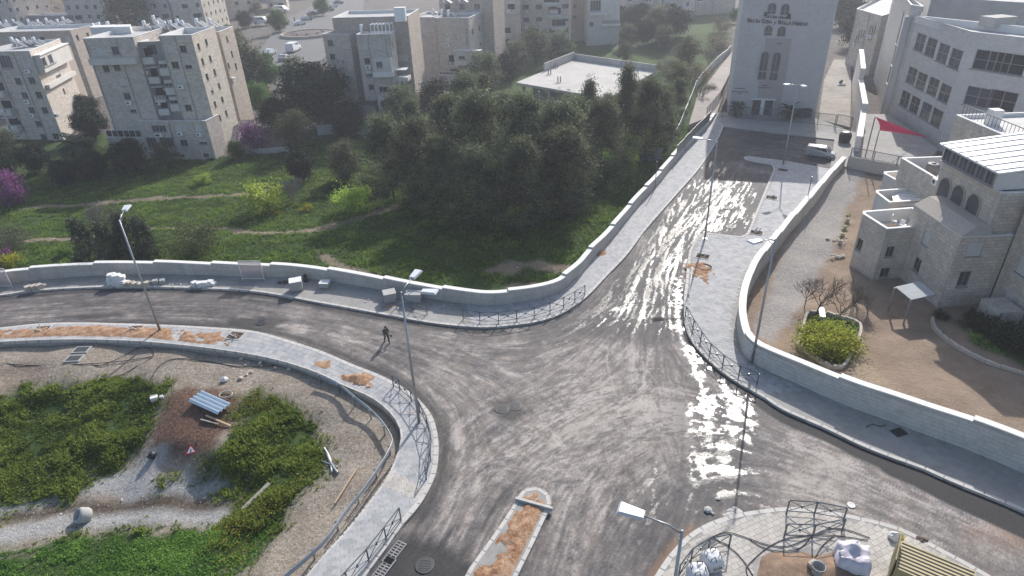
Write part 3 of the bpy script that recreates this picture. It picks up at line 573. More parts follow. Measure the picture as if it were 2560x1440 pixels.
# ---------------------------------------------------------------- spilled orange earth (low uneven heaps)
ms, nt, b = new_mat('orange_earth'); pos = world_pos(nt); n1 = noise(nt, 2.2, 6, 0.75, pos); n2 = noise(nt, 14, 4, 0.7, pos)
c = ramp(nt, math_n(nt, 'ADD', math_n(nt, 'MULTIPLY', n1, 0.6), math_n(nt, 'MULTIPLY', n2, 0.4)), [(0.36, (0.13, 0.062, 0.034)), (0.48, (0.33, 0.19, 0.11)), (0.62, (0.52, 0.38, 0.27))])
nt.links.new(c, b.inputs['Base Color']); b.inputs['Roughness'].default_value = 0.95; b.inputs['Specular IOR Level'].default_value = 0.1; bump(nt, n2, 0.8, 0.05, b)
BENDP = np.vstack([K_BEND, I_BEND[::-1]])
def earth(pts, seed, h=0.07, z=ZP+0.012, step=0.12, rag=1.2, cut=0.0, clip=None, mg=.3):
    poly = PL(pts, z); x0, y0 = poly.min(0)-0.8; x1, y1 = poly.max(0)+0.8
    X, Y = np.meshgrid(np.arange(x0, x1, step), np.arange(y0, y1, step)); d = sdf(poly, X, Y)+(fbm(X, Y, 1.1, seed)-0.5)*2*rag+(fbm(X, Y, .3, seed+8, 2)-.5)*1.1+cut
    if clip is not None: d = np.maximum(d, sdf(clip, X, Y)+mg)
    hh = np.clip(-d/0.6, -0.4, 1)*h*(0.4+1.2*fbm(X, Y, 0.5, seed+5)); Z = z-0.03+hh
    ok = Z > z-0.05; ii = -np.ones(X.shape, int); ii[ok] = np.arange(ok.sum())
    q = np.stack([ii[:-1, :-1], ii[:-1, 1:], ii[1:, 1:], ii[1:, :-1]], -1).reshape(-1, 4); q = q[(q >= 0).all(1)]
    if len(q) == 0: return
    zz = Z[ok]; top = np.zeros(ok.sum()); keep = (zz[q] > z-0.02).any(1); q = q[keep]
    o = link('spilled_earth', grid_mesh('spilled_earth', np.stack([X[ok], Y[ok], zz], -1), q, {}, ms)); return tag(o, kind='stuff')
earth([(-160,846),(-160,868),(0,852),(160,846),(330,848),(420,852),(425,830),(330,822),(130,826),(0,832)], 1, 0.10, rag=0.75, cut=-.6, clip=BENDP)
earth([(440,832),(475,828),(490,858),(450,862)], 2, 0.14, rag=0.5, cut=-.3, clip=BENDP); earth([(500,836),(545,832),(560,850),(510,862)], 3, 0.08, rag=0.6, cut=-.4, clip=BENDP)
earth([(780,905),(830,900),(835,915),(795,922)], 4, 0.05, rag=0.9, cut=-.35, clip=BENDP); earth([(865,945),(910,930),(945,948),(920,968),(880,968)], 5, 0.2, rag=0.6, cut=-.3, clip=BENDP)
earth([(1245,1420),(1215,1430),(1180,1500),(1250,1520),(1290,1420),(1305,1380),(1340,1320),(1345,1275),(1310,1265),(1285,1300),(1265,1340),(1240,1345),(1285,1365),(1260,1395)], 6, 0.14, rag=0.6, cut=-.35, clip=MEDIAN, mg=.27)
earth([(1302,1248),(1320,1232),(1345,1230),(1368,1246),(1370,1262),(1340,1255)], 7, 0.1, rag=0.25, clip=MEDIAN, mg=.27)
earth([(1722,665),(1760,655),(1775,680),(1768,705),(1750,690),(1735,690),(1722,680)], 8, 0.07, rag=0.9, cut=-.25); earth([(1490,630),(1515,625),(1525,635),(1500,642)], 9, 0.12, rag=0.5, cut=-.3)
earth([(1072,1010),(1085,1050),(1080,1060),(1060,1015)], 10, 0.05, rag=0.5, clip=BENDP, mg=.4); earth([(1000,985),(1025,1000),(1040,1040),(1030,1040),(1010,1005)], 14, 0.05, rag=0.4, clip=BENDP, mg=.4); earth([(925,760),(960,757),(985,768),(955,775)], 11, 0.04, rag=0.6)
md2 = plain('dark_soil', (0.10, 0.072, 0.052), 0.95, var=0.4, scale=4, bmp=0.8)
X, Y = np.meshgrid(np.arange(pit[:, 0].min()-.5, pit[:, 0].max()+.5, .18), np.arange(pit[:, 1].min()-.5, pit[:, 1].max()+.5, .18)); d = sdf(pit, X, Y)+(fbm(X, Y, 1.2, 70)-.5)*.7
Z = ZP-0.01+np.clip(-d/1.2, -0.3, 1)*0.35*(0.4+fbm(X, Y, .7, 71)); ii = np.arange(X.size).reshape(X.shape); q = np.stack([ii[:-1, :-1], ii[:-1, 1:], ii[1:, 1:], ii[1:, :-1]], -1).reshape(-1, 4)
q = q[(Z.ravel()[q] > ZP-0.005).any(1)]
tag(link('soil_pit', grid_mesh('soil_pit', np.stack([X, Y, Z], -1).reshape(-1, 3), q, {}, plain('pit_soil', (0.23, 0.155, 0.105), 0.95, var=0.45, scale=3, bmp=0.8))), kind='stuff')
# ================================================================ boundary walls
M_WALL = stone_mat('wall_render', (0.50, 0.475, 0.435), 2.4, 0.7, 0.012, 0.07, 0.55, 0.5)
M_COPE = plain('coping_stone', (0.72, 0.70, 0.66), 0.75, var=0.12, scale=4)
M_BLOCK = paver_mat('wall_block', (0.45, 0.435, 0.41), (0.52, 0.505, 0.475))
def boundary_wall(root, line, side, hf, thick, seg, z0, zb, step=0.16, blocks=False, tex=M_WALL, cope=True):
    # line: foot of the wall on the road side ; side +1 -> thickness to the left
    L = plen(line); nseg = max(1, int(round(L/seg))); n = nseg*12; p = resample(line, n+1); o = offset(p, side*thick)
    for s in range(nseg):
        i0, i1 = s*12, s*12+12; ii = list(range(i0, i1+1)); hh = [hf((i)/n)+step*(0.5-(i-i0)/12.0) for i in ii]
        m = MB(); vs = []; fs = []; uv = []; k = len(ii)
        for a, i in enumerate(ii): vs += [(*p[i], z0), (*p[i], z0+hh[a]), (*o[i], z0+hh[a]), (*o[i], zb)]
        for a in range(k-1):
            u0, u1 = L*ii[a]/n, L*ii[a+1]/n
            q = [(4*a, 4*a+4, 4*a+5, 4*a+1), (4*a+1, 4*a+5, 4*a+6, 4*a+2), (4*a+2, 4*a+6, 4*a+7, 4*a+3)]
            if side < 0: pass
            fs += q; uv += [[(u0, z0), (u1, z0), (u1, z0+hh[a+1]), (u0, z0+hh[a])]]+[[(u0, 0), (u1, 0), (u1, thick), (u0, thick)]]+[[(u0, 3), (u1, 3), (u1, 0), (u0, 0)]]
        fs += [(0, 1, 2, 3), (4*k-1, 4*k-2, 4*k-3, 4*k-4)]; uv += [[(0, 0)]*4]*2
        m.add(vs, fs, uv); m.build('wall_panel', tex, root)
        if cope:
            for g in range(3):
                a0, a1 = g*4, g*4+4; m = MB(); vs = []; fs = []; ov = 0.04
                for a in range(a0, a1+1):
                    i = ii[a]; nn = (o[i]-p[i])/thick; sft = (p[ii[a1]]-p[ii[a0]]); sft = sft/np.linalg.norm(sft)*0.006*(1 if a == a0 else -1 if a == a1 else 0)
                    A = p[i]-nn*ov+sft; B = o[i]+nn*ov+sft; z = z0+hh[a]+0.002
                    vs += [(*A, z), (*B, z), (*B, z+0.09), (*A, z+0.09)]
                for a in range(a1-a0):
                    for c in range(4): fs.append((4*a+c, 4*a+(c+1) % 4, 4*a+4+(c+1) % 4, 4*a+4+c))
                fs += [(3, 2, 1, 0), tuple(4*(a1-a0)+c for c in range(4))]
                m.add(vs, fs); m.build('coping_stone', M_COPE, root)
    if blocks:
        cells = []; rh = 0.3; u = 0.0; d = np.r_[0, np.cumsum(np.linalg.norm(np.diff(p, axis=0), axis=1))]
        for r in range(9):
            u = (r % 2)*0.3+0.05
            while u < L-0.7:
                wl = random.choice((0.5, 0.62, 0.75)); um = u+wl/2; c = np.array([np.interp(um, d, p[:, 0]), np.interp(um, d, p[:, 1])]); e = np.array([np.interp(um+.2, d, p[:, 0]), np.interp(um+.2, d, p[:, 1])])
                if z0+(r+1)*rh < z0+hf(um/L)-step*0.5-0.01:
                    t = e-c; cells.append((c[0], c[1], z0+(r+.5)*rh, math.atan2(t[1], t[0]), wl, rh))
                u += wl
        cells.sort(key=lambda c: c[0]**2+c[1]**2); mesh = chamfer_box().mesh('stone_block', M_BLOCK)
        rest = MB()
        for k, (x, y, z, a, wl, rh) in enumerate(cells):
            prd = random.uniform(0.02, 0.045)
            if k < 300:
                ob = bpy.data.objects.new('stone_block', mesh); COL.objects.link(ob); ob.parent = root; ob.matrix_parent_inverse = Matrix.Translation(-root.location)
                ob.matrix_basis = Matrix.Translation((x, y, z)) @ Matrix.Rotation(a, 4, 'Z') @ Matrix.Rotation(math.radians(90), 4, 'X') @ Matrix.Diagonal((wl-.018, rh-.018, prd*2, 1))
            else: rest.box((x, y, z), (wl-.018, prd*2, rh-.018), a)
        if rest.v: ro = rest.build('stone_blocks', M_BLOCK, root); ro['kind'] = 'stuff'
wl = empty('boundary_wall', (*W_PARK[0], ZP), 'long pale rendered wall with white coping curving between pavement and green park', 'wall')
cutp = int(len(W_PARK)*0.86)
boundary_wall(wl, W_PARK[:cutp], 1, lambda t: 1.35-0.1*t, 0.42, 6.2, ZP-0.05, -2.2, step=0.17)
boundary_wall(wl, W_PARK[cutp:], 1, lambda t: 0.75, 0.35, 3.0, ZP-0.05, -1.5, step=0.1)
wr = empty('boundary_wall', (*W_RIGHT[0], ZP), 'pale stone wall with stepped coping curving between lane pavement and house yard', 'wall')
nR = len(W_RIGHT); iB = int(np.argmin(np.abs(W_RIGHT-PL([(1854,880)])[0]).sum(1)))
boundary_wall(wr, W_RIGHT[:iB+1], 1, lambda t: 1.0+0.6*max(0, t-0.55)/0.45, 0.5, 5.5, ZP-0.05, -1.8, step=0.2)
boundary_wall(wr, W_RIGHT[iB:], 1, lambda t: 1.62+0.75*min(1, t*1.2), 0.45, 7.0, ZP-0.05, -0.4, step=0.16, blocks=True)
# ================================================================ buildings
M_ST = stone_mat('stone_grey_pink', (0.55, 0.495, 0.445)); M_ST2 = stone_mat('stone_cream', (0.60, 0.54, 0.465), 0.6, 0.3); M_ST3 = stone_mat('stone_red_cut', (0.49, 0.42, 0.365), 0.5, 0.26)
M_TOWER = stone_mat('stone_smooth_grey', (0.50, 0.485, 0.475), 0.8, 0.4, 0.006, 0.04, 0.18, 0.2); M_SCH = stone_mat('stone_school', (0.64, 0.61, 0.58), 0.7, 0.33, 0.008, 0.07, 0.15, 0.3)
M_OLD = stone_mat('stone_old_house', (0.60, 0.535, 0.465), 0.55, 0.3, 0.014, 0.14, 0.6, 0.9); M_PLAST = plain('plaster_pale', (0.55, 0.53, 0.50), 0.85, var=0.18, scale=0.8); M_GREYP = plain('plaster_grey', (0.27, 0.26, 0.255), 0.85, var=0.25, scale=1.2)
M_ROOF = plain('roof_membrane', (0.42, 0.41, 0.40), 0.8, var=0.25, scale=0.7); M_TRIM = plain('white_trim', (0.70, 0.69, 0.67), 0.7, var=0.12, scale=3); M_CONC = plain('raw_concrete', (0.45, 0.43, 0.40), 0.9, var=0.22, scale=0.6, bmp=0.3)
M_FRAME = plain('window_frame', (0.30, 0.29, 0.28), 0.5, var=0.1); M_SHUT = plain('shutter_slats', (0.52, 0.52, 0.51), 0.6, var=0.12); M_WHITE = plain('white_metal', (0.78, 0.79, 0.80), 0.35, var=0.06); M_DARK = plain('void_shade', (0.022, 0.022, 0.025), 0.9, var=0.2)  # last one: flat dark colour painted for the shade inside openings
M_METAL = plain('grey_metal', (0.30, 0.31, 0.32), 0.4, 0.6, var=0.15); M_BLK = plain('black_metal', (0.035, 0.037, 0.04), 0.5, 0.3, var=0.2)
def glass_mat(name, col, rough=0.12):
    m, nt, b = new_mat(name); oi = N(nt, 'ShaderNodeObjectInfo'); c = ramp(nt, oi.outputs['Random'], [(0.0, tuple(k*0.5 for k in col)), (1.0, tuple(k*2.2 for k in col))])
    nt.links.new(c, b.inputs['Base Color']); b.inputs['Roughness'].default_value = rough; b.inputs['Specular IOR Level'].default_value = 0.6; MATS[name] = m; return m
M_GLASS = glass_mat('window_glass', (0.035, 0.04, 0.048))
def unit_window(mull, horiz=0, t=0.05):
    m = MB(); d = 0.06
    def bar(x0, x1, z0, z1): m.box(((x0+x1)/2, 0, (z0+z1)/2), (x1-x0, d, z1-z0))
    bar(-.5, .5, -.5, -.5+t*1.4); bar(-.5, .5, .5-t, .5); bar(-.5, -.5+t, -.5+t*1.4, .5-t); bar(.5-t, .5, -.5+t*1.4, .5-t)
    for k in range(mull): x = -.5+(k+1)/(mull+1); m.box((x, 0, 0), (0.035, d*.9, 1-2.4*t))
    for k in range(horiz): z = -.5+(k+1)/(horiz+1); m.box((0, 0.004, z), (1-2*t, d*.8, 0.03))
    m.box((0, -0.06, -.5-0.03), (1.12, 0.22, 0.06)); return m.mesh('window', M_FRAME)
ME_WIN = {1: unit_window(1), 2: unit_window(2), 3: unit_window(3), 5: unit_window(5, 1), 6: unit_window(1, 1), 7: unit_window(1, 1, .022)}
ME_PANE = MB().add([(-.48, .02, -.46), (.48, .02, -.46), (.48, .02, .46), (-.48, .02, .46)], [(0, 1, 2, 3)]).mesh('pane', M_GLASS)
_s = MB(); 
for k in range(12): _s.box((0, 0.0, -.46+k*.0836), (0.94, 0.03, 0.078))
ME_SHUT = _s.mesh('shutter', M_SHUT)
_s = MB().box((0, -.16, 0), (.85, .32, .6)); _s.lathe([(0.001, 0), (.22, 0), (.22, .02), (.0, .03)], (0, 0, 0), 12)
_v = np.array(_s.v); 
ME_AC = MB().box((0, -.16, 0), (.85, .32, .6)).mesh('air_conditioner', M_WHITE)
_f = MB(); _f.add([(-.12+.2*math.cos(a), -.325, .2*math.sin(a)) for a in np.linspace(0, 2*math.pi, 13)[:-1]], [tuple(range(12))]); ME_FAN = _f.mesh('fan_grille', M_BLK)
class Facade:
    def __init__(s, root, A, B):
        s.root = root; s.A = np.asarray(A, float)[:2]; s.B = np.asarray(B, float)[:2]; d = s.B-s.A; s.L = np.linalg.norm(d); s.d = d/s.L; s.n = np.array([s.d[1], -s.d[0]]); s.rz = math.atan2(s.d[1], s.d[0])
    def uz(s, px, py):
        r = ray(px, py); t = ((s.A-np.array([0, 0]))@s.n)/(r[:2]@s.n); q = np.array([0, 0, CAMZ])+r*t; return float((q[:2]-s.A)@s.d), float(q[2])
    def pt(s, u, z, out=0.0): q = s.A+s.d*u+s.n*out; return (q[0], q[1], z)
    def wall(s, mb, z0, z1, wins, rec=0.16, uoff=0.0):
        W = [(max(u-w/2, .03), min(u+w/2, s.L-.03), max(z-h/2, z0+.03), min(z+h/2, z1-.03)) for u, z, w, h in wins]; W = [q for q in W if q[1]-q[0] > .08 and q[3]-q[2] > .08]
        us = sorted({0.0, s.L, *[a for q in W for a in q[:2]]}); zs = sorted({z0, z1, *[a for q in W for a in q[2:]]})
        for i in range(len(us)-1):
            um = (us[i]+us[i+1])/2; run = None
            for j in range(len(zs)-1):
                zm = (zs[j]+zs[j+1])/2; hole = any(a < um < b and c < zm < e for a, b, c, e in W)
                if not hole and run is None: run = zs[j]
                if (hole or j == len(zs)-2) and run is not None:
                    top = zs[j] if hole else zs[j+1]; a, b = us[i], us[i+1]
                    mb.add([s.pt(a, run), s.pt(b, run), s.pt(b, top), s.pt(a, top)], [(0, 1, 2, 3)], [[(uoff+a, run), (uoff+b, run), (uoff+b, top), (uoff+a, top)]]); run = None
        for a, b, c, e in W:
            f = [s.pt(a, c), s.pt(b, c), s.pt(b, e), s.pt(a, e)]; g = [s.pt(a, c, -rec), s.pt(b, c, -rec), s.pt(b, e, -rec), s.pt(a, e, -rec)]
            mb.add(f+g, [(0, 4, 5, 1), (1, 5, 6, 2), (2, 6, 7, 3), (3, 7, 4, 0), (4, 7, 6, 5)][:5], [[(0, 0), (0, rec), (1, rec), (1, 0)]]*5)
    def window(s, u, z, w, h, kind='w', rec=0.1):
        if kind in 'wshx':
            mesh = ME_WIN[7] if kind == 'x' else ME_WIN[1 if w < 1.5 else 2 if w < 2.3 else 3 if w < 3.4 else 5]
            o = bpy.data.objects.new('window', mesh); COL.objects.link(o); o.parent = s.root; o.matrix_parent_inverse = Matrix.Translation(-s.root.location)
            o.matrix_basis = Matrix.Translation(s.pt(u, z, -rec)) @ Matrix.Rotation(s.rz, 4, 'Z') @ Matrix.Diagonal((w, 1, h, 1))
            p = bpy.data.objects.new('pane', ME_PANE); COL.objects.link(p); p.parent = o
            if kind in 'sh':
                sh = bpy.data.objects.new('shutter', ME_SHUT); COL.objects.link(sh); sh.parent = o
                sh.matrix_basis = Matrix.Translation((0, -.045, 0 if kind == 's' else .25)) @ Matrix.Diagonal((1, 1, 1 if kind == 's' else .5, 1))
    def ac(s, u, z):
        o = bpy.data.objects.new('air_conditioner', ME_AC); COL.objects.link(o); o.parent = s.root; o.matrix_parent_inverse = Matrix.Translation(-s.root.location)
        o.matrix_basis = Matrix.Translation(s.pt(u, z, 0.03)) @ Matrix.Rotation(s.rz, 4, 'Z')
        p = bpy.data.objects.new('fan_grille', ME_FAN); COL.objects.link(p); p.parent = o
    def box(s, name, mat, u0, u1, z0, z1, o0, o1):
        m = MB(); m.hexa([s.pt(u0, z0, o1), s.pt(u1, z0, o1), s.pt(u1, z0, o0), s.pt(u0, z0, o0), s.pt(u0, z1, o1), s.pt(u1, z1, o1), s.pt(u1, z1, o0), s.pt(u0, z1, o0)]); return m.build(name, mat, s.root)
def block(root, poly, z0, z1, fw, mat, roof=M_ROOF, parapet=0.5, trim=M_TRIM, rec=0.16, uo=0.0):
    """poly ccw; fw: {side index: [(px,py,w,h,kind)|('uz',u,z,w,h,kind)]}"""
    poly = [np.asarray(p, float)[:2] for p in poly]; n = len(poly); mb = MB(); F = []
    for i in range(n):
        f = Facade(root, poly[i], poly[(i+1) % n]); F.append(f); ws = []
        for wv in fw.get(i, []):
            if wv[0] == 'uz': u, z, w, h, k = wv[1:]
            else: (u, z), (w, h, k) = f.uz(wv[0], wv[1]), wv[2:]
            if k == 'a': f.ac(u, z); continue
            if not (w/2+.05 < u < f.L-w/2-.05) or z-h/2 < z0+.05 or z+h/2 > z1-.1: continue
            ws.append((u, z, w, h)); f.window(u, z, w, h, k)
        f.wall(mb, z0, z1, ws, rec, uo+i*7.3)
        if i == 0 and len(ws) >= 5 and mat is not M_SCH:
            for t_ in (.03, random.uniform(.4, .6)):
                pm_ = MB(); uu_ = f.L*t_
                while any(abs(uu_-u)-w/2 < .12 for u, z, w, h in ws) and uu_ < f.L: uu_ += .1
                pm_.tube([f.pt(uu_, z0, .07), f.pt(uu_, z1-.2, .07)], .05, 5); pm_.build('drain_pipe', M_METAL, root)
            for u, z, w, h in ws:
                if random.random() < .22 and z-h/2-.5 > z0: f.ac(u+random.uniform(-.2, .2), z-h/2-.45)
    mb.build('wall', mat, root)
    pr = MB(); ins = [p for p in poly]; c = sum(poly)/n; t = 0.22
    def inset(dist):
        out = []
        for i in range(n):
            a, b, c_ = poly[i-1], poly[i], poly[(i+1) % n]; d1 = (b-a)/np.linalg.norm(b-a); d2 = (c_-b)/np.linalg.norm(c_-b); n1 = np.array([-d1[1], d1[0]]); n2 = np.array([-d2[1], d2[0]])
            m = n1+n2; m = m/max(m@n1, .35)/1.0 if m@m > 1e-9 else n1; m = (n1+n2)/(1+n1@n2+1e-9) if 1+n1@n2 > .2 else n1; out.append(b+m*dist)
        return out
    q = inset(t); o_ = inset(-0.04)
    vs = [(*p, z1) for p in o_]+[(*p, z1) for p in q]+[(*p, z1+.07) for p in o_]+[(*p, z1+.07) for p in q]+[(*p, z1-parapet) for p in q]; fs = []
    for i in range(n):
        j = (i+1) % n; fs += [(2*n+i, 2*n+j, 3*n+j, 3*n+i), (i, j, 2*n+j, 2*n+i), (j, i, n+i, n+j), (3*n+i, 3*n+j, 4*n+j, 4*n+i)]
    pr.add(vs, fs); pr.build('parapet', trim, root)
    rf = MB(); rf.add([(*p, z1-parapet) for p in q], [tuple(range(n))]); rf.build('roof', roof, root)
    return F
def rect(A, B, depth):
    A = np.asarray(A)[:2]; B = np.asarray(B)[:2]; d = (B-A)/np.linalg.norm(B-A); b = np.array([-d[1], d[0]])*depth; return [A, B, B+b, A+b]
def grid_w(u0, u1, nu, zs, w=1.1, h=1.2, kinds='wwshw'):
    return [('uz', u, z+random.uniform(-.02, .02), w, h, random.choice(kinds)) for z in zs for u in np.linspace(u0, u1, nu)]
def shift(p, q, d): p = np.asarray(p); q = np.asarray(q); v = (q-p)/np.linalg.norm(q-p); return np.array([-v[1], v[0]])*d
# ---------------------------------------------------------------- apartment block with terrace annexe (left centre)
zt = 16.0; a, b = P2(207,97,zt), P2(478,88,zt); mid = P2(345,92,zt)
bB = empty('apartment_building', (*((a+b)/2), -3), 'tall stone apartment block with grey window strip, sunlit right side and terrace annexe', 'building')
v = shift(a, b, 1.0); v = v/np.linalg.norm(v)
secL = [a, P2(332,93,zt), P2(332,93,zt)+v*12, a+v*12]
F = block(bB, secL, -3.2, zt, {0: [(265,172,1.0,1.1,'w'),(292,168,1.0,1.1,'w'),(305,205,1.0,1.2,'s'),(318,241,1.1,1.1,'w'),(332,274,1.0,1.1,'h'),(233,178,.35,.5,'w'),(250,130,1.2,1.2,'s'),(288,127,1.1,1.3,'w'),(255,243,.8,.5,'w')], 3: grid_w(2, 9, 3, (3, 6, 9, 12))}, M_ST, rec=.2)
F[0].box('balcony', M_PLAST, 0.2, F[0].L-.2, F[0].uz(260,152)[1]-.5, F[0].uz(260,152)[1]+.45, 0.0, 0.9)
c0, c1 = P2(332,93,zt)+v*1.0, P2(402,90,zt)+v*1.0
F = block(bB, rect(c0, c1, 10), -3.2, zt-.9, {0: [(380,125,1.5,1.6,'w'),(337,165,2.0,1.4,'w'),(380,163,2.2,1.4,'s'),(352,203,2.0,1.5,'w'),(393,202,2.0,1.5,'w'),(365,241,2.0,1.4,'h'),(404,238,2.0,1.5,'w'),(375,275,2.0,1.5,'h'),(416,275,2.4,1.6,'w'),(330,125,2.2,1.5,'s'),(365,181,0,0,'a'),(364,219,0,0,'a'),(373,256,0,0,'a'),(396,257,0,0,'a')]}, M_GREYP)
e0, e1 = P2(396,90,zt), b
sideR = P2(520,68,zt)
F = block(bB, [e0, e1, e1+v*8.5, e0+v*8.5], -3.2, zt, {0: [(427,125,1.2,1.1,'s'),(458,123,1.1,1.1,'w'),(438,163,1.2,1.1,'w'),(470,163,1.1,1.1,'h'),(450,201,1.3,1.1,'s'),(460,236,.8,1.0,'s'),(471,270,1.1,1.1,'w')],
   1: [(497,117,.8,1.0,'w'),(516,106,.8,1.0,'w'),(507,155,.8,1.1,'w'),(526,147,.8,1.0,'w'),(518,193,.9,1.1,'w'),(537,181,.8,1.1,'w'),(530,226,.8,1.0,'h'),(548,215,.8,1.0,'w'),(538,261,.8,1.0,'w'),(556,249,.8,1.0,'w'),(550,296,.8,1.0,'w'),(566,284,.8,1.0,'w')]}, M_ST2, parapet=.8)
g0 = e1+v*8.5; g1 = P2(547,80,zt); dd = np.array([v[1], -v[0]]); gB = P2(547,80,15.0); gA = gB-dd*4.5
F = block(bB, [gA, gB, gB+v*6, gA+v*6], -3.2, 15.0, {1: [(568,98,.7,1.0,'w'),(580,135,.7,1.1,'w'),(590,166,.7,1.1,'w'),(581,198,0,0,'a'),(572,165,.7,1,'w')]}, M_ST3, parapet=.8)
# annexe in front
an0, an1 = P2(285,395,-3), P2(540,397,-3); va = shift(an0, an1, 1.0)
dA = (an1-an0)/np.linalg.norm(an1-an0); La = np.linalg.norm(an1-an0)
F = block(bB, [an0+dA*6.6, an1, an1+va*4, an0+dA*6.6+va*4], -3.2, 3.3, {0: [(447,322,1.5,1.1,'s'),(495,321,1.3,1.0,'s'),(380,358,1.8,1.9,'w'),(417,356,2.4,1.7,'w'),(460,358,1.3,1.1,'w'),(507,355,1.4,.9,'h'),(455,390,.9,.5,'w'),(515,388,1.0,.6,'w'),(452,334,0,0,'a'),(396,337,0,0,'a'),(397,322,2.6,1.1,'w')]}, M_ST)
F = block(bB, [an0, an0+dA*6.55, an0+dA*6.55+va*6, an0+va*6], -3.2, 0.55, {0: [(295,362,.8,.7,'w'),(338,360,1.0,.9,'w')]}, M_ST, roof=M_PLAST)
fr_ = Facade(bB, an0, an0+dA*6.6)
for k in range(7): fr_.box('railing_post', M_TRIM, .1+k*1.05, .16+k*1.05, .62, 1.75, -.1, -.04)
fr_.box('top_rail', M_TRIM, .05, 6.5, 1.75, 1.82, -.11, -.03)
for k in range(6): fr_.box('glass_panel', MATS['window_glass'], .2+k*1.05, 1.08+k*1.05, .7, 1.7, -.085, -.065)
for yy in (0.0, 2.6): fr_.box('awning_beam', M_TRIM, .6+yy, .68+yy, .6, 3.0, -1.5, -1.42)
fr_.box('awning', M_TRIM, .4, 3.6, 3.0, 3.1, -3.2, -1.2)
# ---------------------------------------------------------------- left apartment block
zt = 13.0; A0, A1, A2 = P2(-60,130,zt), P2(73,128,zt), P2(150,97,zt); bk = (A2-A1); bk2 = shift(A0, A1, 1.0)*9
bA = empty('apartment_building', (*A1, -3), 'stone apartment block at the left edge with glazed corner balconies and a sunlit brick side', 'building')
F = block(bA, [A0, A1, A1+bk*1.0, A0+bk2], -3.2, zt, {0: [(63,163,1.1,1.1,'s'),(45,203,1.2,1.2,'w'),(80,202,1.2,1.2,'w'),(62,239,1.2,1.2,'w'),(97,238,1.2,1.2,'w'),(130,236,1.2,1.2,'w'),(79,276,1.1,1.2,'w'),(112,276,1.1,1.2,'w'),(145,274,1.1,1.2,'h'),(96,310,1.1,1.1,'w'),(126,308,1.1,1.1,'s'),(160,303,1.1,1.1,'h'),(109,343,1.1,1.1,'w'),(139,341,1.1,1.1,'w'),(14,155,2.4,2.2,'w'),(20,275,2.4,1.6,'h'),(40,312,2.4,1.6,'w'),(14,342,2.0,1.6,'w'),(143,288,0,0,'a'),(82,288,0,0,'a')],
   1: [(160,228,.8,1.0,'w'),(145,187,2.2,1.2,'h'),(178,178,2.2,1.2,'h'),(192,300,2.6,1.2,'s'),(230,318,2.6,1.2,'w')]}, M_ST, rec=.2)
f1 = Facade(bA, A1, A2)
f1.box('enclosed_balcony', M_PLAST, .6, f1.L-.1, 9.2, 12.1, .02, 1.0)
for k in range(4): 
    f1.window(1.3+k*1.45, 10.9, 1.2, 1.5, 'wsws'[k], -1.06)
f1.box('balcony_roof', M_TRIM, .4, f1.L, 12.1, 12.22, .02, 1.25)
f1.box('balcony_wall', M_PLAST, .8, f1.L-.2, 6.4, 7.1, .02, .7); f1.box('side_stair_block', M_ST3, f1.L, f1.L+4.5, -3.2, 11.2, -9, -.4)
def balcony(f, u0, u1, z, d=1.1, mat=None, rail=True):
    f.box('balcony', mat or M_PLAST, u0, u1, z-.15, z+.85, .02, d); f.box('balcony_shade', M_DARK, u0+.3, u1-.3, z+.86, z+2.2, .01, .03)  # dark panel behind the parapet paints the shaded balcony void
    if random.random() < .45: f.box('awning', M_TRIM, u0-.05, u1+.05, z+2.25, z+2.33, .02, d*.9)
    if random.random() < .5:
        for k in range(3): f.box('laundry', random.choice((M_WHITE, M_PLAST, M_GREYP)), u0+.3+k*.5, u0+.65+k*.5, z+.35, z+.95, d+.03, d+.06)
fA_ = Facade(bA, A0, A1)
for zz in (9.2, 5.6, 2.4, -.6): balcony(fA_, .4, 2.9, zz)
fB_ = Facade(bB, P2(332,93,16)+v*1.0, P2(402,90,16)+v*1.0)
for zz in (12.0, 9.0, 6.0, 3.9): balcony(fB_, .2, 1.9, zz, .8)
for zz in (10.6, 7.6, 4.9): fB_.box('enclosed_balcony', M_PLAST, 2.3, fB_.L-.2, zz-.6, zz+.5, .02, .7); fB_.window((2.3+fB_.L)/2, zz+1.15, 1.9, 1.1, 'h', -.4)
bl_ = MB(); bl_.prism([P2(230,86,15.5), P2(330,84,15.5), P2(332,78,15.5), P2(235,80,15.5)], 15.5, 16.6); bl_.build('roof_wall', M_TRIM, bB)
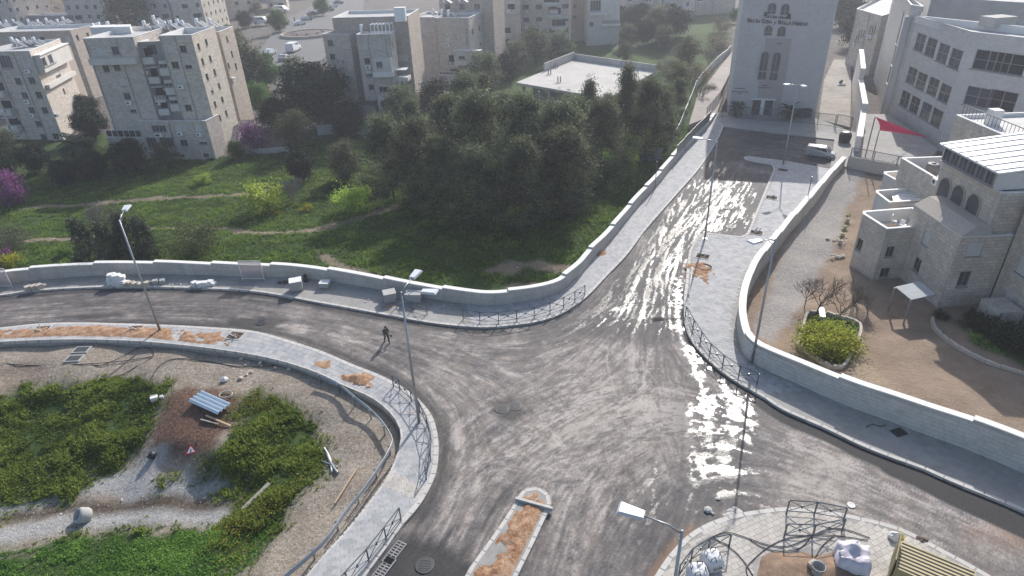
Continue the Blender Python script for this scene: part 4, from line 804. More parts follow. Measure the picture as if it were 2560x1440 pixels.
# the block behind, with water heaters on its roof, and others on the far street
def simple(name_label, px, z, depth, mat, base, zs, nu, side=True, parapet=.6, kinds='wwshww', wv=1.1, zcut=None):
    pts = [P2(x, y, z) for x, y in px]; r = empty('apartment_building', (*pts[0], base), name_label, 'building'); L = np.linalg.norm(pts[1]-pts[0])
    fw = {0: grid_w(1.2, L-1.2, nu, zs, wv, 1.2, kinds), 1: grid_w(1.5, depth-1.5, max(2, int(depth/3.2)), zs, .8, 1.0, 'wwh')}
    F = block(r, rect(pts[0], pts[1], depth), base, z, fw, mat, parapet=parapet); return r, F
b1, F1 = simple('low stone block behind the left apartments, its roof crowded with white boilers', [(-40,82),(175,76)], 12.5, 10, M_ST3, -3, (10.8,), 4)
b1b = F1[0]
def based(label, px, base, hgt, depth, mat, zs, nu, kinds='wwshww', wv=1.2):
    pts = [P2(x, y, base) for x, y in px]; r = empty('apartment_building', (*pts[0], base), label, 'building'); L = np.linalg.norm(pts[1]-pts[0])
    fw = {0: grid_w(1.4, L-1.4, nu, zs, wv, 1.3, kinds), 1: grid_w(1.5, depth-1.5, max(2, int(depth/3.2)), zs, .9, 1.1, 'wwh')}
    F_ = block(r, rect(pts[0], pts[1], depth), base-.5, base+hgt, fw, mat)
    for zz in zs:
        if random.random() < .6 and L > 6: u_ = random.uniform(.5, L-3.5); balcony(F_[0], u_, u_+2.6, base+zz-2.2)
    return r, F_
b2, _ = based('grey apartment block on the far street at the upper left corner', [(-60,90),(60,92)], .5, 20, 14, M_ST, (3,6,9,12,15), 4)
b2c, _ = based('broad grey stone apartment slab left of the far tree', [(185,86),(292,84)], .5, 22, 14, M_ST, (3,6,9,12,15), 5)
b2e, _ = based('cream sunlit building glimpsed behind the upper left roofs', [(60,62),(185,64)], .5, 14, 14, M_ST2, (3,6,9,12), 4)
b2d, _ = based('low grey building below the upper left apartments with boilers on its roof', [(36,88),(182,90)], .3, 6.5, 6, M_GREYP, (4.6,2.2), 3)
b3, _ = based('grey stone apartment block behind the water heaters, right of the far tree', [(345,82),(440,84)], .5, 22, 10, M_ST, (3,6,9,12,15), 4)
b3b, _ = based('stone apartment block with a sunlit right flank on the far street', [(445,84),(522,82)], .5, 22, 16, M_ST2, (3,6,9,12,15), 2)
b3c, _ = based('distant stone building beside the parked minibuses', [(672,30),(720,27)], .5, 14, 12, M_ST, (3,6,9), 2)
b4a, _ = based('far stone block behind the minibuses with bushes below', [(575,30),(655,24)], .5, 18, 12, M_ST, (3,6,9,12), 4)
b4b, _ = based('far beige block closing the top of the street, left', [(690,-2),(790,-10)], .5, 20, 12, M_ST2, (3,6,9,12,15), 5)
b4c, _ = based('far beige block closing the top of the street, right', [(800,-12),(905,-20)], .5, 20, 12, M_ST, (3,6,9,12,15), 5)
b4d, _ = based('far block peeping between the heater roofs and the street', [(520,66),(566,62)], .5, 15, 10, M_ST2, (3,6,9,12), 3)
b3d, _ = based('distant pale building above the street kerb at the top', [(560,52),(640,44)], .5, 16, 12, M_ST2, (3,6,9), 3)
# ---------------------------------------------------------------- centre apartment blocks
zt = 13.0; c0, c1 = P2(890,87,zt), P2(975,85,zt); vc = shift(c0, c1, 1.0)
bC = empty('apartment_building', (*c0, -3), 'stone apartment block with white enclosed balconies and a rooftop pergola frame', 'building')
F = block(bC, rect(c0, c1, 3.4), -3.4, zt, {0: [(912,118,1.1,1.1,'s'),(948,118,1.1,1.1,'s'),(918,153,1.0,1.1,'w'),(923,185,1.1,1.0,'h'),(928,218,1.0,1.0,'w'),(962,224,2.2,1.0,'w'),(930,288,1.1,1.0,'w')], 1: grid_w(1, 2.6, 1, (11,), .6, .9, 'w')}, M_ST, parapet=.4)
f = F[0]; u0, z0 = f.uz(937,168); u1, _ = f.uz(984,168)
f.box('enclosed_balcony', M_PLAST, u0, u1, z0-.6, z0+1.7, .02, 1.4); f.window((u0+u1)/2-.4, z0+.7, 1.1, 1.0, 'w', -1.46)
f.box('balcony_slab', M_TRIM, u0-.1, u1+.1, z0-1.5, z0-.6, .02, 1.45)
u2, z2 = f.uz(968,255); f.box('enclosed_balcony', M_PLAST, u2-1.3, f.L-.1, z2-1.2, z2+1.2, .02, 1.6); f.window(u2-.1, z2+.1, 1.4, 1.2, 'w', -1.66)
u3, z3 = f.uz(1005,180); f.box('glazed_balcony', M_PLAST, f.L-.2, f.L+2.4, z3-1.6, z3-.9, -2.2, .3); f.box('balcony_railing', M_METAL, f.L-.1, f.L+2.3, z3-.9, z3+.1, -2.1, -2.05); f.box('awning', M_WHITE, f.L-.1, f.L+2.1, z3+.3, z3+.4, -2.0, .1)
u4, z4 = f.uz(925,262); f.box('shed_roof', M_BLK, u4-2.6, u4+1.6, z4+.6, z4+.75, .02, 2.2); f.box('shed', M_GREYP, u4-2.4, u4+1.5, z4-2.0, z4+.55, .02, 2.0)
cl0, cl1 = P2(800,82,zt)+vc*1.0, P2(868,83,zt)+vc*1.0
F = block(bC, rect(cl0, cl1, 8), -3.4, zt-.4, {0: [(826,108,1.2,1.1,'w'),(831,142,1.1,1.1,'w'),(836,175,1.1,1.1,'w')]}, M_ST)
F = block(bC, rect(cl1+vc*1.6, c0+vc*3.4+(c1-c0)*.2, 5), -3.4, zt-2.5, {0: []}, M_GREYP)
x0, x1 = c0+vc*3.45, c1+vc*3.45
F = block(bC, [x0-(x1-x0)*.95+vc*2, x1+(x1-x0)*.35+vc*2, x1+(x1-x0)*.35+vc*12, x0-(x1-x0)*.95+vc*12], -3.4, 15.2, {0: [(940,40,1.1,1.2,'h'),(963,38,1.1,1.2,'s'),(900,28,2.2,1.5,'s'),(1010,75,2,1.3,'h'),(1015,105,2,1.3,'s'),(1008,145,2,1.3,'s')]}, M_ST3)
f = F[0]; f.box('white_cladding', M_WHITE, f.uz(990,40)[0], f.uz(1017,40)[0], f.uz(1000,52)[1], f.uz(1000,17)[1], .02, 1.2)
pg = empty('rooftop_pergola', (*c0, zt), 'white metal pergola frame on the roof edge of the centre apartment block', 'pergola')
fp = Facade(pg, c0+vc*.6, c1+vc*.6)
m = MB()
for k in range(6):
    u = 2.6+k*.7; 
    for oo in (0, -2.2): m.tube([fp.pt(u, zt-.4, oo), fp.pt(u, zt+1.5, oo)], .05, 5)
    m.tube([fp.pt(u, zt+1.5, 0), fp.pt(u, zt+1.5, -2.2)], .05, 5)
m.build('frame', M_WHITE, pg); m = MB(); m.tube([fp.pt(2.5, zt+1.5, 0), fp.pt(6.2, zt+1.5, 0)], .05, 5); m.tube([fp.pt(2.5, zt+1.5, -2.2), fp.pt(6.2, zt+1.5, -2.2)], .05, 5); m.build('beam', M_WHITE, pg)
zt = 12.0; d0, d1 = P2(1087,45,zt), P2(1172,45,zt); vd = shift(d0, d1, 1.0)
bD = empty('apartment_building', (*d0, -3), 'stone apartment block with closed shutters and a long glazed balcony box', 'building')
F = block(bD, rect(d0, d1, 9), -3.4, zt, {0: [(1118,100,1.2,1.1,'s'),(1159,100,1.2,1.1,'s'),(1122,137,1.2,1.6,'s'),(1125,168,1.2,1.6,'s'),(1150,200,1.3,1.1,'w')], 1: grid_w(2, 7, 2, (9, 6, 3))}, M_ST)
f = F[0]; u, z = f.uz(1165,135); f.box('glazed_balcony', M_PLAST, u-2.4, u+3.6, z-1.2, z+.9, .02, 1.3); f.window(u-.6, z-.5, 1.4, .6, 'w', -1.36); f.box('balcony_roof', M_TRIM, u-2.6, u+3.8, z+.9, z+1.0, .02, 1.5); f.box('balcony_slab', M_TRIM, u-2.3, u+3.7, z-2.2, z-1.2, .02, 1.2)
u, z = f.uz(1120,178); f.box('balcony', M_PLAST, u-1.8, u+2.0, z-.9, z+.1, .02, 1.2)
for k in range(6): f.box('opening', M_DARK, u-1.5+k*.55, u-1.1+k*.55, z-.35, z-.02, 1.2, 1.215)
F = block(bD, [d0-(d1-d0)*.85+vd*2.5, d0-(d1-d0)*.04+vd*2.5, d0-(d1-d0)*.04+vd*12, d0-(d1-d0)*.85+vd*12], -3.4, zt-.2, {0: []}, M_ST)
F = block(bD, [d0+vd*9.1-(d1-d0)*.3, d1+vd*9.1+(d1-d0)*.35, d1+vd*18+(d1-d0)*.35, d0+vd*18-(d1-d0)*.3], -3.4, 14.8, {0: grid_w(2, 9, 3, (13.2,), 1.3, 1.2)}, M_ST3)
def far(label, px, z, depth, mat, zs, nu, **k):
    r, F = simple(label, px, z, depth, mat, -3.2, zs, nu, **k)
    if F[0].L > 6:
        for zz in zs:
            if random.random() < .7: u_ = random.uniform(.4, F[0].L-3); balcony(F[0], u_, u_+2.4, zz-1.6)
    return r, F
FZ = (11.5, 8.5, 5.5, 2.5, -.5)
bE, F = far('narrow stone apartment block with a single column of windows behind the pines', [(1236,-8),(1300,-10)], 12.0, 9, M_ST, (9.6,6.6,3.6,.6), 1)
bE2, F = far('apartment block with open balconies behind the bare plot and unfinished slab', [(1302,-30),(1425,-34)], 13.5, 10, M_ST, (11.6,8.6,5.4,2.4), 4, wv=1.8)
f = F[0]
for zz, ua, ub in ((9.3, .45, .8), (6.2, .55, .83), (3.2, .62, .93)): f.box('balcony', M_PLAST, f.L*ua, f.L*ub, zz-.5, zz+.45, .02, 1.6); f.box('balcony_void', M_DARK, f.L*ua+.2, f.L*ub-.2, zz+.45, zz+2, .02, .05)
bF, F = far('pale smooth apartment block with a dark barred window and small balconies', [(1470,-35),(1553,-38)], 13.0, 9, M_PLAST, (3.0,), 1)
f = F[0]; u, z = f.uz(1489,14); f.window(u, z, 3.0, 2.8, 'w', -.08); f.box('balcony_slab', M_TRIM, u-1.6, u+3.2, z-2.4, z-1.8, .02, 1.1); u, z = f.uz(1525,60); f.box('balcony_slab', M_TRIM, u-2.4, f.L+.2, z-.4, z+.2, .02, 1.2); f.box('balcony_railing', M_METAL, u-2.4, f.L+.1, z+.2, z+1.2, 1.12, 1.16)
bF2, F = far('narrow shaded stone block between the pale block and the balconied one', [(1428,-40),(1468,-42)], 13, 9, M_ST3, (10,7,4), 1)
bG, F = far('distant apartment block with a white corner balcony above dark trees', [(1570,-50),(1660,-55)], 12.0, 10, M_ST, (9.5,6.5,3.5), 2)
bG2, F = far('distant apartment block with stacked balconies beside the bare trees', [(1665,-62),(1735,-66)], 12.5, 10, M_PLAST, (9.5,6.5,3.5), 2)
f = F[0]; u, z = f.uz(1705,20); f.box('balcony', M_WHITE, u-2.6, u+2.2, z-1, z+.1, .02, 1.4)
bG3, F = far('rightmost distant apartment block next to the stone tower building', [(1745,-75),(1850,-80)], 12.5, 10, M_ST, (9.5,6.5,3.5), 3)
fC_ = Facade(bC, c0, c1)
for u_, zz in ((.4, -1.5),): balcony(fC_, u_, u_+2.4, zz)
fD_ = Facade(bD, d0, d1)
for zz in (2.2, -.8): balcony(fD_, 2.2, 5.0, zz)
bx1, _ = far('stone apartment block closing the gap between the centre blocks', [(1178,5),(1232,2)], 13.0, 9, M_ST2, (10.5,7.5,4.5,1.5), 2)
# retaining wall and lower floors under the street car park
rw0, rw1 = P2(675,158,-.2), P2(830,135,-.2); rwb = empty('retaining_wall', (*rw0, -3), 'grey stone retaining wall below the street car park with dark garage openings', 'wall'); m = MB(); m.hexa([(*rw0, -4), (*rw1, -4), (*(rw1+[0, 1]), -4), (*(rw0+[0, 1]), -4), (*rw0, .9), (*rw1, .9), (*(rw1+[0, 1]), .9), (*(rw0+[0, 1]), .9)]); m.build('wall_panel', M_ST3, rwb)
f = Facade(rwb, rw0, rw1)
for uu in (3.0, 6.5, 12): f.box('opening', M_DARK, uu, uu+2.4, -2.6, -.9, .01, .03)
# ---------------------------------------------------------------- unfinished concrete slab building
zs = 2.2; q = [P2(1290,206,zs), P2(1520,246,zs), P2(1640,178,zs), P2(1434,148,zs)]
bS = empty('unfinished_building', (*q[0], -3), 'unfinished flat concrete slab on columns standing behind the pines', 'building')
MB().prism(q, zs-.45, zs, bottom=True).build('roof_slab', M_CONC, bS)
cc = [q[0]+(q[1]-q[0])*s+(q[3]-q[0])*t for s in (.04, .35, .66, .96) for t in (.06, .5, .94)]
for c in cc: MB().box((c[0], c[1], (zs-.5-4)/2), (.5, .5, 4+zs-.5), .6).build('column', M_CONC, bS)
ci = [q[0]+(q[1]-q[0])*s+(q[3]-q[0])*t for s, t in ((.12, .1), (.88, .1), (.88, .9), (.12, .9))]; MB().prism(ci, -4, zs-.5).build('back_wall', M_GREYP, bS)
def lowwall(r, A, B, z0, z1, th, mat, nm='parapet'):
    v_ = shift(A, B, th); MB().prism([A, B, B+v_, A+v_], z0, z1).build(nm, mat, r)
vq = shift(q[3], q[2], .3); lowwall(bS, q[3]+vq*0, q[2], zs+.003, zs+1.25, -.25, M_CONC); lowwall(bS, q[0]+(q[3]-q[0])*.45, q[3], zs+.003, zs+1.6, -.25, M_CONC)
for s, t in ((.03, .62), (.1, .38), (.3, .2)):
    c = q[0]+(q[1]-q[0])*s*1.2+(q[3]-q[0])*t
    for k in (-.25, .25): MB().box((c[0]+k, c[1], zs+.55), (.08, .3, 1.1), .5).build('formwork_board', M_METAL, bS)
# ---------------------------------------------------------------- tower building with the lettering
t0, t1 = P2(1820,285,0), P2(2037,293,0); vt = shift(t0, t1, 1.0)
bT = empty('stone_hall', (*t0, 0), 'tall smooth stone hall with arched windows, lettering and twin entrance doors', 'building')
ft = Facade(bT, t0, t1)
F = block(bT, rect(t0, t1, 16), -0.6, 21.0, {1: grid_w(2, 14, 4, (4, 8, 12, 16), .9, 1.4, 'w')}, M_TOWER)
def arch_poly(w, h, n=8): return [(-w/2, 0), (w/2, 0)]+[(w/2*math.cos(a), h-w/2+w/2*math.sin(a)) for a in np.linspace(0, math.pi, n)]
def arch(f, px, py, w, h, root, mat, frame, out=0.03, nm='arched_window', bars=True):
    u, z = f.uz(px, py); ap = arch_poly(w, h); z0 = z-h/2
    m = MB(); k = len(ap); ap2 = [(x*1.16, y*1.03 if y > 0 else -.08) for x, y in ap]
    m.add([f.pt(u+x, z0+y, out+.06) for x, y in ap2]+[f.pt(u+x, z0+y, out+.06) for x, y in ap]+[f.pt(u+x, z0+y, 0.004) for x, y in ap2]+[f.pt(u+x, z0+y, .004) for x, y in ap], [q_ for i in range(k) for q_ in ((i, (i+1) % k, k+(i+1) % k, k+i), (2*k+i, 2*k+(i+1) % k, (i+1) % k, i), (k+i, k+(i+1) % k, 3*k+(i+1) % k, 3*k+i))])
    o = m.build(nm, frame, root); m = MB(); m.add([f.pt(u+x, z0+y, 0.008) for x, y in ap], [tuple(range(k))]); p = m.mesh('pane', mat); po = bpy.data.objects.new('pane', p); COL.objects.link(po); po.parent = o
    if bars:
        m = MB(); m.hexa([f.pt(u-w/2*1.0, z0+h*.28, .03), f.pt(u+w/2, z0+h*.28, .03), f.pt(u+w/2, z0+h*.28, .008), f.pt(u-w/2, z0+h*.28, .008), f.pt(u-w/2, z0+h*.31, .03), f.pt(u+w/2, z0+h*.31, .03), f.pt(u+w/2, z0+h*.31, .008), f.pt(u-w/2, z0+h*.31, .008)])
        m.hexa([f.pt(u-.03, z0, .028), f.pt(u+.03, z0, .028), f.pt(u+.03, z0, .009), f.pt(u-.03, z0, .009), f.pt(u-.03, z0+h-.1, .028), f.pt(u+.03, z0+h-.1, .028), f.pt(u+.03, z0+h-.1, .009), f.pt(u-.03, z0+h-.1, .009)])
        b_ = bpy.data.objects.new('glazing_bar', m.mesh('glazing_bar', frame)); COL.objects.link(b_); b_.parent = o
M_GL2 = plain('grey_glass', (0.085, 0.085, 0.095), 0.25, var=0.4, scale=.8)
M_TINT = plain('stone_warm_panel', (0.37, 0.34, 0.325), 0.85, var=.14, scale=1.0)
arch(ft, 1930,21,1.15,1.5,bT,M_GL2,M_TOWER); arch(ft, 1963,23,1.15,1.5,bT,M_GL2,M_TOWER); arch(ft, 1921,76,1.1,1.4,bT,M_GL2,M_TOWER); arch(ft, 1954,78,1.1,1.4,bT,M_GL2,M_TOWER)
u, z = ft.uz(1925,190); 
ft.box('portal_panel', M_TINT, ft.uz(1888,270)[0]+.1, ft.uz(1950,270)[0], 0.0, ft.uz(1935,96)[1], .005, .12)
fpn = Facade(bT, t0+ft.n*.12, t1+ft.n*.12)
arch(fpn, 1909,164,1.15,4.3,bT,M_GL2,M_TOWER); arch(fpn, 1938,166,1.15,4.3,bT,M_GL2,M_TOWER)
for px in (1892, 1922): 
    u, z = fpn.uz(px,258); fpn.box('door', plain('door_brown', (.05, .045, .045), .5), u-.62, u+.62, .05, 2.5, .006, .07)
    fpn.box('door_handle', M_METAL, u+.4, u+.46, 1.0, 1.3, .072, .1)
u, z = fpn.uz(1907,258); fpn.box('door_surround', M_TRIM, u-.3, u+.3, .0, 2.7, .006, .06); fpn.box('lintel', M_TRIM, u-1.9, u+1.9, 2.56, 2.8, .006, .16)
ft.box('step', M_CONC, ft.uz(1860,285)[0], ft.uz(2000,290)[0], -.3, .05, .13, 1.6)
M_LET = plain('letter_metal', (0.045, 0.042, 0.04), 0.5, var=.1)
def text(f, s, px, py, size, name, sx=1.0, ext=.04):
    cu = bpy.data.curves.new('txt', 'FONT'); cu.body = s; cu.size = size; cu.extrude = ext; cu.align_x = 'CENTER'; cu.align_y = 'CENTER'; cu.resolution_u = 2; cu.offset = size*0.012
    to = bpy.data.objects.new('txt', cu); COL.objects.link(to); dg = bpy.context.evaluated_depsgraph_get(); me = bpy.data.meshes.new_from_object(to.evaluated_get(dg)); bpy.data.objects.remove(to)
    me.materials.clear(); me.materials.append(M_LET); u, z = f.uz(px, py); o = bpy.data.objects.new(name, me); COL.objects.link(o); o.parent = f.root; o.matrix_parent_inverse = Matrix.Translation(-f.root.location)
    o.matrix_basis = Matrix.Translation(f.pt(u, z, .02+ext)) @ Matrix.Rotation(f.rz, 4, 'Z') @ Matrix.Rotation(math.radians(90), 4, 'X') @ Matrix.Diagonal((sx, 1, 1, 1)); return o
# small capitals: tall initials, smaller rest
def smallcaps(f, words, px0, px1, py0, py1, big, name):
    u0, z0 = f.uz(px0, py0); u1, z1 = f.uz(px1, py1)
    tot = sum(1.12*(1 if k == 0 else .78) for w_ in words for k in range(len(w_)))+.55*(len(words)-1); st = (u1-u0)/tot; x = u0
    for w_ in words:
        for k, ch in enumerate(w_):
            sz = big if k == 0 and len(w_) > 1 else big*.78; wd = 1.12*(1 if k == 0 else .78)*st
            cu = bpy.data.curves.new('t', 'FONT'); cu.body = ch; cu.size = sz*1.35; cu.extrude = .04; cu.align_x = 'CENTER'; cu.offset = .018; cu.resolution_u = 2
            to = bpy.data.objects.new('t', cu); COL.objects.link(to); me = bpy.data.meshes.new_from_object(to.evaluated_get(bpy.context.evaluated_depsgraph_get())); bpy.data.objects.remove(to)
            me.materials.clear(); me.materials.append(M_LET); o = bpy.data.objects.new(name, me); COL.objects.link(o); o.parent = f.root; o.matrix_parent_inverse = Matrix.Translation(-f.root.location)
            t = (x+wd/2-u0)/(u1-u0); o.matrix_basis = Matrix.Translation(f.pt(x+wd/2, z0+(z1-z0)*t-big*.45, .05)) @ Matrix.Rotation(f.rz, 4, 'Z') @ Matrix.Rotation(math.radians(90), 4, 'X'); x += wd
        x += .55*st
smallcaps(ft, ['BEITH', 'EZRA', 'y', 'BELLA', 'HAMOUI'], 1868,2021,50,60,.62,'letter')
for k, ch in enumerate('\u05d9\u05d5\u05de\u05d7 \u05d4\u05dc\u05d1\u05d5 \u05d0\u05e8\u05d6\u05e2 \u05ea\u05d9\u05d1'):
    if ch != ' ': text(ft, ch, 1912+k*63/17.0, 41+k*4.5/17.0, .55, 'hebrew_letter', 1.25)
for px, py in ((1914,36),(1972,40)): u, z = ft.uz(px, py); ft.box('floodlight', M_BLK, u-.22, u+.22, z-.22, z+.3, .01, .45)
for k, (px, py, wd) in enumerate(((1850,221,1.5),(1850,229,2.6),(1849,233,.9),(1913,213,1.0),(1911,219,2.0),(1948,108,.7))):
    u, z = ft.uz(px, py); m = MB(); x = -wd/2
    while x < wd/2: w_ = random.uniform(.06, .14); m.hexa([ft.pt(u+x, z-.07, .16), ft.pt(u+x+w_, z-.07, .16), ft.pt(u+x+w_, z-.07, .13), ft.pt(u+x, z-.07, .13), ft.pt(u+x, z+.07, .16), ft.pt(u+x+w_, z+.07, .16), ft.pt(u+x+w_, z+.07, .13), ft.pt(u+x, z+.07, .13)]) if px > 1880 else m.hexa([ft.pt(u+x, z-.07, .03), ft.pt(u+x+w_, z-.07, .03), ft.pt(u+x+w_, z-.07, .005), ft.pt(u+x, z-.07, .005), ft.pt(u+x, z+.07, .03), ft.pt(u+x+w_, z+.07, .03), ft.pt(u+x+w_, z+.07, .005), ft.pt(u+x, z+.07, .005)]); x += w_+.05
    m.build('inscription', M_LET, bT)
# ---------------------------------------------------------------- school
zt = 15.3; s0, s1, s2 = P2(2293,40,zt), P2(2430,80,zt), P2(2640,104,zt); 
bH = empty('school_building', (*s1, 0), 'modern pale stone building with stacked rows of four recessed windows', 'building')
back = s0+(s2-s1)*1.0
rows = [[(2307,105),(2325,115),(2345,124),(2368,137),(2390,146)], None]
def srow(pts, w, h): return [(x, y, w*1.08, h*1.05, 'x') for x, y in pts]
wn = srow([(2300,106),(2327,118),(2357,133),(2388,147)], 2.6, 2.3)+srow([(2279,189),(2303,203),(2332,216),(2361,233)], 2.6, 2.2)+srow([(2262,248),(2286,262),(2314,278),(2341,294)], 2.6, 2.2)+srow([(2244,306),(2268,319),(2296,336),(2322,356)], 2.6, 2.2)
F = block(bH, [s0, s1, s2, back+(s2-s1)*.6], -.5, zt, {0: wn, 1: srow([(2470,152),(2525,160)], 3.2, 2.3)+srow([(2445,243),(2505,252)], 3.0, 2.3)}, M_SCH, parapet=.9, rec=.35)
w0, w1 = P2(2232,62,13.0), P2(2290,52,13.0)
vL = (s0-s1)/np.linalg.norm(s0-s1)
L0 = P2(2208,284); F = block(bH, [P2(2185,190), L0, s0+np.array([.6, .2]), s0+vL*26+np.array([8, 0])], -.5, zt+1.2, {0: [(2235,140,1.6,3.0,'w'),(2223,185,1.6,3.0,'w'),(2250,70,1.5,5,'w'),(2262,90,1.5,5,'w')]}, M_SCH, parapet=.8, rec=.3)
colp = L0+np.array([-.3, -.7])
MB().lathe([(.55, -.5), (.55, 15.0)], (colp[0], colp[1], 0), 14).build('round_column', M_SCH, bH, True)
e0, e1 = P2(2140,25,11), P2(2205,35,11)
F = block(bH, [P2(2142,22,11), P2(2205,40,11), P2(2300,10,11), P2(2230,-20,11)], -.5, 11, {0: [(2147,85,.5,1.6,'w'),(2153,85,.5,1.6,'w'),(2159,85,.5,1.6,'w'),(2175,75,.5,1.6,'w'),(2181,75,.5,1.6,'w'),(2187,75,.5,1.6,'w'),(2140,98,.5,1.6,'w'),(2146,98,.5,1.6,'w'),(2172,92,.5,1.6,'w'),(2179,92,.5,1.6,'w')]}, M_ST2)
MB().box((*(s1*.4+s2*.2+back*.4+np.array([4, 5])), zt+.3), (3.5, 2.5, 1.2), .2).build('roof_plant', M_CONC, bH)
lw = empty('roof_shed', (*P2(2600,30,10), 0), 'long pale corrugated roof of the hall behind the school', 'building'); rp = [P2(2330,-8,15), P2(2700,15,15), P2(2800,-120,15), P2(2330,-120,15)]; MB().prism(rp, 0, 15).build('hall_roof', M_ROOF, lw)
# stepped yard wall and school yard
zy = 1.2; yp = [P2(2125,395,zy), P2(2300,428,zy), P2(2345,372,zy), P2(2220,285,zy), P2(2150,285,zy)]
sy = empty('school_yard', (*yp[0], 0), 'raised paved yard beside the school with a stone front wall', 'yard'); MB().prism(yp, -.6, zy).build('yard_deck', M_SLAB, sy); fy = Facade(sy, yp[0], yp[1]); fy.box('front_wall', M_SCH, -.1, fy.L, -.6, zy+.35, .01, .35)
yw = empty('yard_wall', (*P2(2160,395,0), 0), 'high pale stepped wall between the hall alley and the school yard', 'wall')
pw = [(P2(2128,400,0), 3.2), (P2(2140,330,0), 4.2), (P2(2132,262,0), 6.0), (P2(2130,205,0), 7.0)]
for (pa, za), (pb, zb_) in zip(pw[:-1], pw[1:]):
    v_ = shift(pa, pb, -.7); MB().prism([pa, pb, pb+v_, pa+v_], -.5, za).build('wall_panel', M_SCH, yw); MB().prism([pa-v_*.05, pb-v_*.05, pb+v_*1.05, pa+v_*1.05], za+.002, za+.12).build('coping_stone', M_COPE, yw)
# ---------------------------------------------------------------- old stone house on the right
bO = empty('old_stone_house', (36, 46, 0), 'weathered old stone house with three arched loggia openings and zigzag terraces', 'building')
H1 = [(36.05, 52.3), (36.05, 45.6), (40.2, 45.6), (40.2, 52.3)]
F = block(bO, H1, -.8, 6.7, {0: [(2292,662,.95,1.3,'w'),(2316,597,.9,1.2,'s'),(2385,625,.6,.35,'w')], 1: [(2410,698,.95,1.5,'w'),(2437,625,1.2,1.2,'s')]}, M_OLD, roof=M_CONC, parapet=.25, rec=.25)
m = MB(); m.hexa([(36.0, 45.55, 6.78), (38.4, 45.55, 6.78), (38.4, 52.3, 6.78), (36.0, 52.3, 6.78), (37.2, 45.9, 7.5), (38.4, 45.9, 7.5), (38.4, 52.3, 7.5), (37.2, 52.3, 7.5)]); m.build('sloping_ledge', M_OLD, bO)
fa = Facade(bO, (38.35, 53.6), (38.35, 46.8))
F = block(bO, [(38.35, 53.6), (38.35, 46.0), (54, 46.0), (54, 53.6)], 6.4, 10.2, {}, M_OLD, roof=M_CONC)
for px, py in ((2357,485),(2390,505),(2428,528)): arch(fa, px, py, 1.5, 2.9, bO, M_GL2, M_OLD, nm='arched_opening', bars=False)
F = block(bO, [(40.25, 45.5), (40.25, 34.0), (54, 34.0), (54, 45.5)], -.8, 10.2, {0: [(2463,702,1.0,1.4,'h'),(2518,750,1.0,1.4,'h'),(2495,622,1.0,1.5,'w'),(2482,650,0,0,'a'),(2556,668,1.1,1.3,'s'),(2550,560,1.0,1.6,'w')]}, M_OLD, roof=M_CONC, rec=.25)
# sun room with the white roof
fs_ = Facade(bO, (37.9, 53.4), (37.9, 46.4)); sz0, sz1 = 10.32, 11.7
fs_.box('sun_room', M_PLAST, 0, fs_.L, sz0, sz1, -7.5, -.04); 
for k in range(6): fs_.window(.75+k*1.1, sz0+.72, .98, 1.1, 'w', -.02)
m = MB(); m.hexa([(37.6, 46.1, sz1+.02), (46.5, 46.1, sz1+.9), (46.5, 53.7, sz1+.9), (37.6, 53.7, sz1+.02), (37.6, 46.1, sz1+.14), (46.5, 46.1, sz1+1.02), (46.5, 53.7, sz1+1.02), (37.6, 53.7, sz1+.14)]); m.build('roof_sheet', M_WHITE, bO)
for k in range(7): m = MB(); y = 46.6+k*1.1; m.hexa([(37.6, y, sz1+.142), (46.4, y, sz1+1.022), (46.4, y+.05, sz1+1.022), (37.6, y+.05, sz1+.142), (37.6, y, sz1+.2), (46.4, y, sz1+1.08), (46.4, y+.05, sz1+1.08), (37.6, y+.05, sz1+.2)]); m.build('roof_seam', M_METAL, bO)
# zigzag terrace blocks
for k, (pa, pb, dx) in enumerate((((2157,535),(2217,573),6.0), ((2190,482),(2223,507),7.0), ((2210,435),(2247,455),7.0))):
    A_, B_ = P2(*pa, 5.0), P2(*pb, 5.0); C_ = B_+np.array([dx*.42, .35]); 
    ww = {0: [(2148,612,.8,1.2,'w')], 1: [(2225,630,.8,1.1,'w'),(2212,682,.9,1.0,'w')]} if k == 0 else {}
    F = block(bO, [A_, B_, C_+np.array([2.2, 0]), C_+np.array([2.2, A_[1]-B_[1]+.6]), A_+np.array([.3, .5])], -.8, 5.0, ww, M_OLD if k == 0 else M_PLAST, roof=M_PLAST, parapet=1.1, rec=.2)
# roofs, patio and upper terrace behind
F = block(bO, [(40.3, 62.5), (40.3, 54.0), (47, 54.0), (47, 62.5)], -.8, 7.4, {0: [(2345,455,0,0,'a')]}, M_OLD, roof=M_PLAST, parapet=1.2)
F = block(bO, [(47.1, 66), (47.1, 54.0), (60, 54.0), (60, 66)], -.8, 10.6, {}, M_OLD, roof=M_PLAST, parapet=.3)
cx, cy = P2(2472,330,9.5); MB().box((cx, cy, 10.2), (1.0, 1.0, 3.2), 0).build('chimney', M_TRIM, bO)
ft_ = Facade(bO, (47.4, 66), (47.4, 54.2))
for k in range(22): ft_.box('railing_bar', M_BLK, .3+k*.5, .33+k*.5, 10.7, 11.7, -.05, -.02)
ft_.box('top_rail', M_BLK, .2, 11.2, 11.7, 11.76, -.06, 0)
